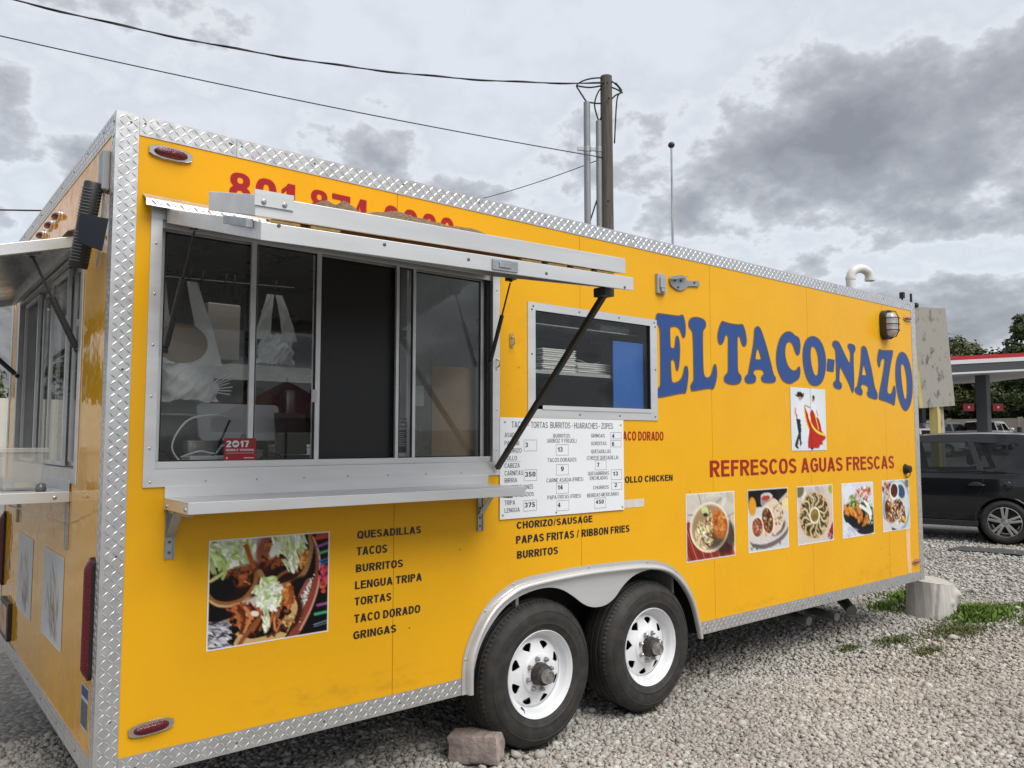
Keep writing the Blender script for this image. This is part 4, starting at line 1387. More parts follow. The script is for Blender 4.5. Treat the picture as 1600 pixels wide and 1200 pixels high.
# ---- menu board screwed to the wall
board = MB().box((1.866, -.0085, 1.2205), (2.806, -.0055, 1.7510)).build('menu_board', mat('white_board', (.76, .79, .82), .3, var=.02, vscale=4), trailer, bevel=.0008, label='white printed menu board with prices in small boxes')
BY = -.0090
for s, x0, x1, z0, z1, kd in TEXTS:
    if kd == 'm':
        lettering(s, fs(x0, x1, z0, z1, BY), M_GREYINK, board, bold=.006)
    elif kd == 'n':
        lettering(s, fs(x0, x1, z0, z1, BY - .0002), M_INK, board, bold=.02)
for a in PRICE_BOXES:
    x0, z0, x1, z1 = a
    w = .0016
    MB().prism([[(x0, z0), (x1, z0), (x1, z1), (x0, z1)], [(x0 + w, z0 + w), (x1 - w, z0 + w), (x1 - w, z1 - w), (x0 + w, z1 - w)]], side(BY), (0, .0003, 0)).build('price_box', M_GREYINK, board)
MB().box((1.892, BY, 1.5195), (2.008, BY + .0003, 1.5205)).build('menu_rule', M_GREYINK, board)
screws([(1.90, 1.728), (2.782, 1.722), (2.79, 1.238), (2.26, 1.236), (1.885, 1.243)], side(-.0085), (0, -1, 0), .006, .003).build('board_screw', M_SCREWB, board)
MB().box((2.808, -.0016, 1.229), (2.989, -.0008, 1.2775)).build('white_tape', mat('torn_white_tape', (.62, .58, .50), .6, var=.1, vscale=20), trailer)
MB().prism([[(6.424, .848), (6.503, .846), (6.500, .64), (6.508, .462), (6.440, .462), (6.430, .62)]], side(-.0014), (0, .0008, 0)).build('faded_tape', mat('faded_tape', (.80, .50, .26), .6, var=.10, vscale=9), trailer)


# ---- printed pictures: a fine sheet of coloured cells
class Paint:
    def __init__(self, w, h, bg, seed=1):
        self.w, self.h = w, h
        self.a = np.ones((h, w, 3)) * np.array(bg, float)
        self.r = np.random.default_rng(seed)
        self.yy, self.xx = np.mgrid[0:h, 0:w]
        self.u = (self.xx + .5) / w
        self.v = (self.yy + .5) / h
        self.asp = h / w

    def mask_el(self, cx, cy, rx, ry, ang=0):
        dx, dy = self.u - cx, (self.v - cy) * self.asp
        c, s = math.cos(R(ang)), math.sin(R(ang))
        p, q = dx * c + dy * s, -dx * s + dy * c
        return (p / rx) ** 2 + (q / (ry * self.asp)) ** 2

    def put(self, m, colr, al=1.0):
        m = np.clip(m, 0, 1)[..., None] * al
        self.a = self.a * (1 - m) + np.array(colr, float) * m

    def el(self, cx, cy, rx, ry, colr, ang=0, soft=.12, al=1.0):
        self.put((1 - self.mask_el(cx, cy, rx, ry, ang)) / soft, colr, al)

    def poly(self, pts, colr, al=1.0):
        ins = np.zeros((self.h, self.w), bool)
        n = len(pts)
        for i in range(n):
            x0, y0 = pts[i]
            x1, y1 = pts[(i + 1) % n]
            if y0 == y1:
                continue
            c = ((self.v >= min(y0, y1)) & (self.v < max(y0, y1)))
            ins ^= c & (self.u < x0 + (self.v - y0) * (x1 - x0) / (y1 - y0))
        self.put(ins.astype(float), colr, al)

    def line(self, pts, w, colr, al=1.0):
        for (x0, y0), (x1, y1) in zip(pts, pts[1:]):
            dx, dy = x1 - x0, (y1 - y0) * self.asp
            L2 = dx * dx + dy * dy + 1e-9
            t = np.clip(((self.u - x0) * dx + (self.v - y0) * self.asp * dy) / L2, 0, 1)
            d = np.hypot(self.u - x0 - t * dx, (self.v - y0) * self.asp - t * dy)
            self.put((w - d) / (w * .5) + .2, colr, al)

    def bits(self, n, region, pal, size=(.01, .03), long=1.0, al=.9, ang=None):
        """scatter n small strokes of food inside an ellipse (cx,cy,rx,ry,ang)"""
        cx, cy, rx, ry = region[:4]
        an = R(region[4]) if len(region) > 4 else 0
        for _ in range(n):
            t, q = self.r.uniform(0, 2 * math.pi), math.sqrt(self.r.uniform(0, 1))
            px, py = rx * q * math.cos(t), ry * q * math.sin(t)
            x = cx + px * math.cos(an) - py * math.sin(an) * self.asp
            y = cy + (px * math.sin(an) / self.asp + py * math.cos(an))
            s = self.r.uniform(*size)
            c = np.array(pal[self.r.integers(len(pal))], float) * self.r.uniform(.82, 1.12)
            a_ = self.r.uniform(0, 180) if ang is None else self.r.normal(ang, 18)
            self.el(x, y, s * long, s / long / self.asp, np.clip(c, 0, 255), a_, .5, al)

    def grain(self, amt, cells=1):
        n = self.r.normal(0, amt, (self.h // cells + 1, self.w // cells + 1))
        n = np.kron(n, np.ones((cells, cells)))[:self.h, :self.w]
        self.a += n[..., None]

    def border(self, px, colr):
        for sl in (np.s_[:px], np.s_[-px:], np.s_[:, :px], np.s_[:, -px:]):
            self.a[sl] = colr


def print_panel(name, P, p0, du, dv, material, parent, label=None):
    """P rows run downwards; p0 = top-left corner, du across, dv down (vectors)"""
    h, w = P.h, P.w
    p0, du, dv = np.array(p0, float), np.array(du, float), np.array(dv, float)
    ii, jj = np.meshgrid(np.arange(w + 1) / w, np.arange(h + 1) / h)
    vs = p0 + ii[..., None] * du + jj[..., None] * dv
    idx = np.arange((w + 1) * (h + 1)).reshape(h + 1, w + 1)
    f = np.stack([idx[:-1, :-1], idx[1:, :-1], idx[1:, 1:], idx[:-1, 1:]], -1).reshape(-1, 4)
    me = bpy.data.meshes.new(name)
    me.from_pydata(vs.reshape(-1, 3).tolist(), [], f.tolist())
    c = np.clip(P.a, 0, 255) / 255
    c = np.where(c <= .04045, c / 12.92, ((c + .055) / 1.055) ** 2.4)
    c = np.clip((c - .012) * 1.02, 0, 1) ** 1.12                              # printed ink reflects less than its screen value
    pad = np.concatenate([c, c[:, -1:]], 1)
    pad = np.concatenate([pad, pad[-1:]], 0)
    pl = np.concatenate([c[:, :1], c], 1)
    pl = np.concatenate([pl[:1], pl], 0)
    cc = (pad + pl) / 2
    at = me.color_attributes.new('Col', 'FLOAT_COLOR', 'POINT')
    at.data.foreach_set('color', np.concatenate([cc, np.ones(cc.shape[:2] + (1,))], -1).astype(np.float32).ravel())
    return link(name, me, material, parent, label=label)


M_PRINT = attr_mat('photo_print', .45, .25)
WB = (232, 230, 226)
LET = [(226, 232, 206), (240, 243, 232), (196, 214, 150), (168, 190, 110), (250, 250, 244), (212, 226, 190)]
MEAT = [(150, 84, 50), (184, 112, 70), (108, 58, 36), (206, 140, 92), (84, 44, 30), (168, 96, 66)]


def pic_tacos():
    P = Paint(196, 162, (16, 13, 15), 11)
    P.poly([(.28, 0), (.60, 0), (.42, .42), (.36, .42)], (196, 190, 192))
    P.el(.40, .14, .05, .22, (170, 150, 150), 10, .4)
    # back left taco
    P.el(.17, .40, .27, .27, (44, 26, 18), 0, .3)
    P.el(.28, .34, .14, .13, (120, 74, 40), -20, .5)
    P.bits(50, (.22, .36, .17, .10), MEAT + [(40, 24, 18)] * 4, (.015, .035), 1.4)
    P.el(.10, .45, .12, .12, (14, 10, 12), 0, .6)
    P.line(spline([(0, .50), (.06, .57), (.16, .60), (.28, .57), (.36, .46), (.385, .34)], 5, False), .022, (150, 104, 62))
    P.line(spline([(.02, .55), (.08, .60), (.18, .62), (.28, .595)], 5, False), .012, (205, 180, 140), .6)
    P.el(.18, .13, .22, .15, (214, 216, 204), 8, .5)
    P.bits(150, (.17, .12, .19, .13), LET, (.014, .034), 1.7)
    P.bits(16, (.07, .22, .07, .09), LET[2:4], (.02, .035), 2.0, .9, 70)
    P.line(spline([(.16, .2), (.12, .30), (.02, .37)], 4, False), .014, (190, 204, 140))
    P.line(spline([(.10, .2), (.13, .30), (.11, .36)], 4, False), .013, (170, 190, 120))
    P.line([(.29, .08), (.35, .28)], .022, (166, 92, 52))
    # back right taco
    P.el(.61, .30, .24, .25, (58, 34, 24), 0, .3)
    P.el(.44, .12, .07, .15, (150, 92, 70), 20, .5)
    P.bits(80, (.58, .19, .18, .15), MEAT, (.014, .034), 1.4)
    P.el(.60, .36, .13, .07, (40, 24, 20), 0, .5)
    P.line(spline([(.40, .33), (.46, .44), (.56, .49), (.70, .46), (.79, .36), (.835, .16), (.825, .03)], 5, False), .024, (160, 122, 80))
    P.line(spline([(.53, .42), (.62, .36), (.72, .37)], 5, False), .014, (140, 92, 58))
    P.bits(34, (.76, .25, .06, .10), [(206, 150, 80), (180, 116, 66), (230, 190, 120)], (.012, .026), 1.3)
    P.el(.66, .08, .14, .10, (206, 216, 176), 0, .6)
    P.bits(130, (.65, .10, .15, .11), LET, (.012, .030), 1.8, .9, 70)
    P.bits(34, (.66, .26, .06, .09), LET, (.014, .030), 2.0, .9, 75)
    P.el(.52, .14, .04, .09, (222, 226, 214), 30, .5)
    # dark gap and shaded flanks
    P.el(.72, .52, .13, .10, (18, 13, 13), -25, .5, .9)
    # clay plate with painted rim
    P.poly(spline([(.845, .03), (.90, .16), (.925, .34), (.91, .54), (.85, .76), (.76, .95), (.70, 1.0), (.64, 1.0), (.71, .86), (.80, .66), (.86, .46), (.88, .30), (.865, .14), (.83, .05)], 5), (146, 78, 62))
    P.line(spline([(.852, .05), (.897, .18), (.917, .34), (.90, .55), (.84, .75), (.75, .94)], 5, False), .009, (206, 160, 146))
    P.poly(spline([(.83, .45), (.845, .50), (.80, .66), (.75, .78), (.72, .74), (.76, .62), (.80, .50)], 4), (206, 200, 200))
    P.poly(spline([(.70, .72), (.78, .56), (.83, .47), (.80, .46), (.74, .58)], 4), (158, 92, 74))
    P.bits(60, (.785, .62, .03, .13, 25), [(240, 236, 230), (150, 140, 150), (190, 182, 186), (120, 70, 60)], (.006, .012), 1.1)
    for k in range(14):
        t = k / 13
        P.el(.865 - .115 * t - .02 * math.sin(t * 3), .42 + .44 * t, .0075, .009, (240, 230, 216), 0, .6)
    # cloth, right
    cl = [((.90, .02), (1.0, .01), .030, (176, 70, 44)), ((.88, .06), (.97, .05), .02, (190, 86, 56)), ((.88, .15), (1.0, .11), .013, (156, 104, 166)), ((.90, .215), (1.0, .19), .013, (92, 170, 140)),
          ((.915, .295), (1.0, .265), .012, (56, 110, 170)), ((.92, .325), (1.0, .30), .006, (60, 130, 190)), ((.90, .725), (1.0, .715), .014, (168, 96, 150)), ((.88, .81), (1.0, .80), .014, (78, 178, 138)),
          ((.87, .91), (1.0, .885), .004, (150, 170, 190)), ((.87, .93), (1.0, .91), .004, (120, 140, 170))]
    for a, b, w, c in cl:
        P.line([a, b], w, c, .95)
    P.bits(60, (.955, .43, .045, .09), [(190, 70, 110), (214, 100, 120), (40, 20, 30), (200, 84, 70)], (.010, .022), 1.2)
    P.bits(26, (.955, .55, .04, .05), [(206, 90, 66), (220, 110, 84), (24, 16, 22)], (.012, .022), 1.2)
    # front taco
    P.el(.50, .76, .29, .25, (70, 42, 26), -8, .2)
    P.poly(spline([(.20, .80), (.22, .92), (.24, 1.0), (.58, 1.0), (.66, .90), (.72, .76), (.715, .66), (.67, .62), (.66, .72), (.58, .86), (.46, .93), (.34, .95), (.24, .86)], 4), (206, 172, 122))
    P.bits(40, (.62, .82, .08, .08, -35), [(226, 200, 150), (180, 140, 92), (150, 104, 60)], (.012, .03), 1.5)
    P.el(.48, .90, .15, .045, (24, 16, 14), -8, .4)
    P.bits(34, (.50, .91, .14, .04), [(30, 20, 16), (90, 56, 34), (60, 36, 24)], (.010, .024), 1.4)
    P.el(.34, .66, .10, .12, (206, 188, 180), 35, .6)
    P.bits(110, (.27, .72, .12, .10, 15), MEAT + [(200, 120, 80)], (.012, .030), 1.6)
    for k in range(9):
        x = .15 + .045 * k
        P.line(spline([(x, .64 + .02 * math.sin(k * 3)), (x + .05, .74), (x + .02 * math.sin(k), .88)], 4, False), .013, MEAT[k % 6])
    P.line(spline([(.40, .78), (.32, .88), (.25, .99)], 4, False), .020, (150, 92, 62))
    P.line(spline([(.56, .72), (.53, .80), (.54, .90)], 4, False), .011, (206, 140, 92))
    P.line(spline([(.60, .74), (.58, .84), (.55, .92)], 4, False), .010, (190, 120, 80))
    P.bits(80, (.625, .60, .065, .11), [(216, 140, 74), (232, 168, 100), (180, 100, 56), (150, 84, 50)], (.014, .030), 1.1)
    P.bits(24, (.60, .76, .05, .05), [(40, 20, 14), (150, 92, 60)], (.014, .028), 1.3)
    P.el(.47, .56, .11, .15, (214, 222, 190), -18, .7)
    P.bits(190, (.475, .55, .105, .16, -15), LET, (.012, .030), 1.7)
    P.bits(30, (.46, .79, .03, .09), LET, (.012, .026), 2.0, .9, 80)
    P.el(.37, .72, .04, .03, (236, 232, 214), 20, .5)
    # crumpled foil, lower left
    P.poly([(0, .72), (.10, .72), (.19, .78), (.20, 1.0), (0, 1.0)], (176, 174, 184))
    P.bits(140, (.09, .87, .10, .13), [(226, 226, 234), (120, 116, 128), (60, 54, 62), (200, 198, 208)], (.008, .022), 2.0, .8, 10)
    P.bits(26, (.20, .86, .03, .13), [(24, 18, 20), (70, 50, 44)], (.010, .024), 1.2)
    P.el(.08, .70, .14, .05, (16, 12, 14), 0, .5)
    P.grain(5)
    P.border(2, WB)
    return P


def pic_plate():
    P = Paint(84, 72, (206, 200, 190), 21)
    P.bits(30, (.6, .2, .4, .25), [(216, 212, 204), (190, 184, 176)], (.05, .10), 1.5, .4)
    for a in (((.25, .0), (.30, .16)), ((.55, .2), (.72, .1)), ((.8, .4), (.98, .34)), ((.03, .32), (.2, .30))):
        P.line(a, .006, (96, 90, 84))
    P.poly([(0, .42), (.18, .42), (.95, .86), (1, 1), (0, 1)], (146, 62, 50))
    for k in range(15):
        P.line([(.0 + .075 * k, 1.02), (-.30 + .085 * k, .40)], .007, (206, 150, 132) if k % 2 else (104, 40, 34), .8)
    P.el(.78, .70, .26, .30, (60, 46, 40), 20, .5, .8)
    P.el(.47, .52, .40, .38, (232, 224, 208), 0, .04)
    P.el(.47, .52, .375, .355, (168, 142, 112), 0, .2)
    P.el(.56, .62, .28, .26, (84, 70, 58), 10, .5, .8)
    P.el(.68, .50, .17, .24, (176, 104, 50), -28, .25)
    P.bits(60, (.66, .46, .13, .20, -28), [(216, 146, 76), (160, 88, 40), (226, 170, 100), (190, 116, 58)], (.015, .04), 1.7)
    P.bits(120, (.36, .62, .17, .20, -20), [(236, 226, 190), (224, 200, 140), (70, 54, 40), (196, 130, 70), (214, 218, 160), (250, 246, 230)], (.012, .032), 1.8)
    P.bits(40, (.48, .40, .05, .14, -10), [(240, 224, 180), (200, 140, 80), (60, 50, 40)], (.012, .026), 1.5)
    P.el(.38, .27, .085, .07, (200, 214, 150), 20, .3)
    P.el(.39, .33, .06, .035, (50, 60, 34), 10, .5)
    P.grain(5)
    P.border(1, WB)
    return P


def pic_burrito():
    P = Paint(84, 72, (206, 208, 212), 22)
    P.poly([(0, 0), (1, 0), (1, .30), (.70, .28), (0, .30)], (34, 30, 32))
    P.bits(26, (.5, .12, .45, .10), [(28, 26, 28), (50, 46, 48)], (.04, .08), 1.6, .6)
    P.el(.11, .27, .10, .16, (218, 160, 50), 0, .3)
    P.el(.46, .20, .16, .13, (156, 150, 150), 0, .1)
    P.el(.46, .13, .15, .065, (206, 200, 198), 0, .1)
    P.el(.44, .15, .11, .045, (176, 74, 54), 0, .2)
    P.el(.92, .26, .09, .12, (226, 214, 160), 0, .15)
    P.line([(1.0, .10), (.80, .22)], .03, (206, 190, 180))
    P.el(.52, .74, .50, .22, (122, 112, 112), -8, .1)
    P.el(.50, .68, .50, .20, (212, 204, 202), -8, .06)
    P.el(.74, .66, .22, .12, (70, 62, 62), -20, .6, .8)
    P.poly(spline([(.34, .34), (.55, .20), (.68, .18), (.86, .34), (.90, .48), (.82, .66), (.70, .74), (.60, .74)], 4), (222, 204, 184))
    P.bits(60, (.74, .42, .14, .20, 30), [(232, 218, 200), (160, 116, 84), (214, 192, 168), (130, 90, 66)], (.010, .024), 1.4)
    P.el(.48, .52, .16, .25, (236, 220, 200), -22, .08)
    P.el(.47, .52, .135, .225, (84, 52, 36), -22, .2)
    P.bits(90, (.47, .52, .11, .20, -22), [(150, 92, 60), (226, 200, 160), (60, 40, 30), (180, 104, 70), (110, 120, 60), (96, 60, 44)], (.012, .028), 1.3)
    P.el(.22, .60, .15, .18, (236, 220, 200), -20, .08)
    P.el(.22, .61, .13, .16, (150, 92, 74), -20, .2)
    P.bits(80, (.22, .61, .11, .14, -20), [(186, 120, 96), (136, 76, 58), (210, 150, 120), (90, 60, 44)], (.012, .026), 1.4)
    P.bits(10, (.41, .74, .02, .06), [(220, 190, 90), (190, 200, 90)], (.01, .02), 1.3)
    P.bits(20, (.16, .92, .14, .05), [(40, 60, 50), (60, 66, 60), (90, 110, 80)], (.006, .016), 1.4)
    P.bits(3, (.78, .91, .02, .01), [(206, 60, 80)], (.014, .022), 1.1)
    P.grain(5)
    P.border(1, WB)
    return P


def pic_ring():
    P = Paint(84, 72, (206, 200, 194), 23)
    P.bits(20, (.5, .5, .5, .5), [(214, 210, 206), (196, 188, 184)], (.05, .1), 1.2, .5)
    P.el(.06, .06, .14, .14, (120, 116, 90), 0, .2)
    P.el(.94, .08, .11, .12, (206, 206, 196), 0, .1)
    P.el(.95, .08, .08, .09, (170, 176, 80), 0, .2)
    P.el(.50, .53, .46, .42, (216, 190, 176), 0, .06)
    P.el(.47, .52, .42, .40, (96, 80, 56), 0, .12)
    P.bits(330, (.47, .52, .40, .38), [(52, 46, 40), (70, 66, 44), (226, 216, 190), (110, 90, 70), (120, 126, 76), (36, 32, 30), (200, 190, 160)], (.010, .026), 1.3)
    for k in range(12):
        a = 2 * math.pi * (k + .3) / 12
        c, s = math.cos(a), math.sin(a)
        c2, s2 = math.cos(a + .30), math.sin(a + .30)
        P.line(spline([(.47 + .17 * c, .52 + .17 * s), (.47 + .29 * c2, .52 + .29 * s2), (.47 + .42 * c, .52 + .40 * s)], 4, False), .016, (222, 204, 150))
        P.line([(.47 + .36 * c, .52 + .35 * s), (.47 + .42 * c2, .52 + .40 * s2)], .016, (206, 176, 120))
    P.el(.47, .52, .15, .15, (236, 230, 214), 0, .06)
    P.el(.47, .52, .12, .12, (150, 130, 66), 0, .2)
    P.bits(30, (.47, .52, .09, .09), [(170, 150, 80), (120, 100, 50)], (.014, .03), 1.2, .6)
    P.poly([(.80, .92), (.98, .66), (1, .70), (1, .95), (.9, .98)], (150, 40, 44))
    P.bits(20, (.90, .90, .08, .08), [(206, 200, 196), (120, 40, 44)], (.012, .02), 1.6, .8, 120)
    P.grain(5)
    P.border(1, WB)
    return P


def pic_rolls():
    P = Paint(84, 72, (212, 216, 224), 24)
    P.poly([(0, .10), (.30, .0), (.42, .15), (.12, .36)], (222, 226, 232))
    P.el(.60, .66, .58, .31, (40, 44, 50), 12, .08)
    P.el(.60, .62, .52, .26, (28, 30, 34), 12, .2)
    P.bits(70, (.86, .62, .14, .20), [(120, 140, 80), (206, 216, 180), (80, 100, 54)], (.014, .03), 1.8)
    P.bits(50, (.34, .36, .16, .14), [(150, 170, 84), (196, 206, 130), (110, 130, 60)], (.014, .034), 2.0)
    for cx, cy, an in ((.14, .50, 50), (.28, .52, 42), (.40, .58, 40), (.56, .66, -50), (.74, .72, -45), (.52, .50, 60)):
        P.el(cx, cy, .13, .075, (150, 88, 34), an, .3)
        P.el(cx - .01, cy - .01, .12, .06, (224, 158, 70), an, .5)
        P.bits(14, (cx, cy, .07, .06), [(236, 176, 90), (206, 130, 54), (180, 104, 44)], (.014, .03), 1.8, .7)
    P.line([(.62, .82), (.84, .62)], .02, (186, 120, 50))
    P.bits(70, (.68, .20, .25, .12), [(206, 84, 66), (226, 120, 100), (240, 230, 222), (190, 60, 50), (170, 170, 110)], (.014, .032), 1.2)
    P.bits(60, (.72, .40, .22, .10), [(236, 236, 232), (150, 150, 120), (226, 226, 222), (90, 80, 70)], (.014, .034), 1.4)
    P.line(spline([(.56, .44), (.70, .50), (.86, .60), (.88, .70)], 4, False), .035, (232, 232, 234))
    P.line(spline([(.70, .36), (.82, .46), (.92, .62)], 4, False), .028, (236, 236, 238))
    P.poly([(0, .76), (.16, .72), (.52, .96), (.50, 1), (0, 1)], (214, 218, 228))
    P.bits(16, (.2, .9, .2, .1), [(190, 194, 208), (226, 228, 236)], (.03, .06), 2.4, .6, 25)
    P.grain(5)
    P.border(1, WB)
    return P


def pic_mole():
    P = Paint(84, 72, (206, 204, 206), 25)
    P.el(.52, .52, .52, .56, (150, 172, 188), -20, .05)
    P.el(.54, .50, .46, .50, (206, 212, 214), -20, .15)
    P.poly([(.0, .72), (.16, .80), (.40, 1), (0, 1)], (216, 208, 204))
    P.el(.70, .24, .16, .14, (60, 90, 124), 30, .4)
    P.bits(60, (.18, .14, .18, .14), [(150, 80, 60), (226, 210, 190), (190, 120, 90), (110, 54, 40)], (.014, .034), 1.2)
    P.poly([(.04, .52), (.30, .18), (.34, .40), (.12, .60)], (206, 170, 100))
    for cx, cy, an, rx in ((.22, .60, 70, .20), (.66, .62, 55, .26), (.46, .58, 75, .16)):
        P.el(cx, cy, rx, .15, (96, 54, 34), an, .2)
    P.bits(150, (.46, .64, .38, .22), [(150, 92, 56), (206, 150, 90), (100, 54, 34), (226, 180, 100), (70, 38, 26), (180, 116, 70)], (.016, .040), 1.3)
    P.bits(90, (.48, .58, .32, .24, 30), [(246, 240, 228), (236, 226, 210)], (.008, .022), 1.2)
    P.bits(16, (.78, .80, .08, .06), [(226, 180, 60), (236, 200, 90)], (.014, .03), 1.2)
    P.el(.44, .22, .17, .17, (236, 236, 236), 0, .06)
    P.el(.44, .21, .135, .14, (92, 44, 34), 0, .12)
    P.bits(20, (.44, .21, .09, .09), [(110, 54, 42), (76, 36, 30)], (.014, .03), 1.2, .6)
    P.el(.93, .08, .10, .10, (120, 130, 110), 0, .3)
    P.poly([(.32, .92), (.56, 1.0), (.30, 1.0)], (70, 60, 60))
    P.grain(5)
    P.border(1, WB)
    return P


def pic_dancers():
    P = Paint(90, 90, (214, 220, 226), 26)
    P.el(.5, .45, .6, .6, (220, 226, 231), 0, .8)
    # man: hat, face, white shirt, dark trousers
    P.el(.26, .155, .075, .020, (30, 28, 26), 12, .3)
    P.poly(spline([(.10, .10), (.16, .12), (.20, .07), (.30, .07), (.34, .10), (.37, .07), (.38, .11), (.34, .16), (.26, .145), (.16, .14)], 3), (34, 31, 28))
    P.el(.265, .165, .045, .045, (206, 150, 116), 0, .3)
    P.poly([(.215, .12), (.32, .115), (.31, .145), (.22, .15)], (30, 27, 24))
    P.poly([(.20, .23), (.33, .22), (.37, .34), (.34, .50), (.18, .49), (.14, .36)], (224, 229, 233))
    P.line([(.14, .34), (.12, .40), (.17, .46)], .016, (206, 110, 84))
    P.poly([(.135, .41), (.185, .44), (.175, .495), (.14, .47)], (200, 96, 74))
    P.poly([(.14, .49), (.26, .505), (.28, .62), (.265, .80), (.27, .90), (.225, .86), (.20, .74), (.17, .62)], (44, 54, 56))
    P.poly([(.20, .72), (.25, .72), (.17, .92), (.09, .90), (.15, .80)], (52, 62, 64))
    P.poly([(.09, .905), (.15, .91), (.20, .965), (.17, .975), (.10, .94)], (20, 18, 18))
    P.poly([(.22, .89), (.28, .86), (.30, .875), (.24, .93)], (20, 18, 18))
    for k in range(4):
        P.el(.263, .55 + .025 * k, .010, .006, (226, 228, 226), 0, .5)
    # woman: hair, white blouse, wide red skirt with yellow bands
    P.el(.645, .155, .040, .052, (38, 30, 26), 15, .3)
    P.el(.625, .185, .030, .040, (214, 150, 120), 0, .4)
    P.poly([(.56, .27), (.66, .25), (.74, .33), (.72, .38), (.58, .36)], (226, 231, 234))
    P.line([(.41, .28), (.54, .31)], .014, (206, 130, 110))
    P.line([(.73, .35), (.76, .44)], .012, (206, 120, 92))
    P.poly(spline([(.38, .28), (.42, .34), (.48, .42), (.50, .50), (.56, .36), (.63, .36), (.70, .46), (.78, .48), (.85, .62), (.86, .68), (.97, .76), (.96, .82), (.88, .86), (.90, .90), (.80, .92), (.78, .96), (.62, .965), (.48, .97), (.45, .94), (.47, .80), (.50, .66), (.42, .50)], 3), (186, 52, 40))
    P.line(spline([(.375, .30), (.40, .45), (.45, .58), (.50, .66)], 4, False), .016, (240, 190, 60))
    P.line(spline([(.52, .42), (.56, .56), (.66, .66), (.80, .72), (.96, .75)], 4, False), .022, (244, 214, 80))
    P.line(spline([(.68, .42), (.73, .54), (.77, .66)], 4, False), .014, (240, 200, 80))
    P.line([(.50, .42), (.53, .52)], .014, (236, 226, 210))
    P.poly([(.53, .965), (.62, .955), (.60, .985), (.55, .99)], (24, 20, 20))
    P.a[:, 50] = P.a[:, 50] * .6
    P.grain(3)
    return P


def pic_faded(seed):
    P = Paint(56, 60, (204, 206, 208), seed)
    P.bits(70, (.5, .55, .30, .36, 25), [(186, 178, 160), (160, 148, 130), (196, 190, 176), (140, 122, 106)], (.02, .07), 2.6, .55, 65)
    P.bits(12, (.6, .75, .2, .15, 20), [(130, 106, 90), (118, 98, 86)], (.03, .07), 2.4, .5, 60)
    P.grain(3)
    P.border(1, (220, 220, 220))
    return P


print_panel('food_photo', pic_tacos(), (.390, -.0016, 1.231), (.524, 0, 0), (0, 0, -.435), M_PRINT, trailer, 'large square food picture of three filled tacos on a clay plate')
for fn_, x0, x1, lb in ((pic_plate, 3.387, 3.909, 'food picture of a filled roll on a round plate'), (pic_burrito, 4.062, 4.567, 'food picture of a cut burrito on a plate'),
                        (pic_ring, 4.687, 5.202, 'food picture of tacos arranged in a ring'), (pic_rolls, 5.338, 5.857, 'food picture of fried rolls on a dark plate'),
                        (pic_mole, 6.008, 6.514, 'food picture of chicken in sauce on a white dish')):
    print_panel('food_photo', fn_(), (x0, -.0016, 1.287), (x1 - x0, 0, 0), (0, 0, -.436), M_PRINT, trailer, lb)
print_panel('dancer_print', pic_dancers(), (4.632, -.0030, 2.029), (.498, 0, 0), (0, 0, -.476), M_PRINT, trailer, 'white print of two folk dancers, the woman in a wide red skirt')
print_panel('food_photo', pic_faded(31), (-.0016, 1.190, 1.121), (0, -.512, 0), (0, 0, -.405), M_PRINT, trailer, 'sun-bleached picture on the rear panel near the corner')
print_panel('food_photo', pic_faded(32), (-.0016, 2.022, 1.118), (0, -.512, 0), (0, 0, -.413), M_PRINT, trailer, 'sun-bleached picture on the rear panel beside the seam')

# ---- lamps and fittings on the side


def side_lamp(x0, x1, z0, z1, lens, tilt=0.0, label=None):
    cx, cz = (x0 + x1) / 2, (z0 + z1) / 2
    w, h = (x1 - x0) / 2, (z1 - z0) / 2
    c, s = math.cos(tilt), math.sin(tilt)
    rot = lambda u, v, y: (cx + u * c - v * s, y, cz + u * s + v * c)
    op = [(-w, -h * .45), (-w * .8, -h * .8), (-w * .4, -h), (w * .4, -h), (w * .8, -h * .8), (w, -h * .45), (w, h * .45), (w * .8, h * .8), (w * .4, h), (-w * .4, h), (-w * .8, h * .8), (-w, h * .45)]
    b = MB().prism([op], lambda u, v: rot(u, v, -.012), (0, .0115, 0)).build('marker_lamp', M_CHROME, trailer, bevel=.003, label=label)
    mb = MB()
    mb.grid(lambda u, v: (lambda a, e: rot(w * .80 * math.cos(a) * (1 if True else 1) * (abs(math.cos(a)) ** -.35 if abs(math.cos(a)) > .05 else 1) * math.sin(e), h * .78 * math.sin(a) * math.sin(e), -.0122 - .017 * math.cos(e) ** .7))(2 * math.pi * u, math.pi / 2 * v), 24, 6)
    mb.build('lens', lens, b, smooth=True, fix=True)
    return b


side_lamp(.117, .278, 2.742, 2.792, M_REDL, -.02, 'red side marker lamp in a bright bezel, upper corner')
side_lamp(.113, .272, .527, .575, M_REDL, .06, 'red side marker lamp in a bright bezel, lower corner')
side_lamp(6.52, 6.665, 2.715, 2.755, M_AMB, 0, 'amber front marker lamp')
side_lamp(6.53, 6.665, .535, .575, M_AMB, 0, 'amber front marker lamp')
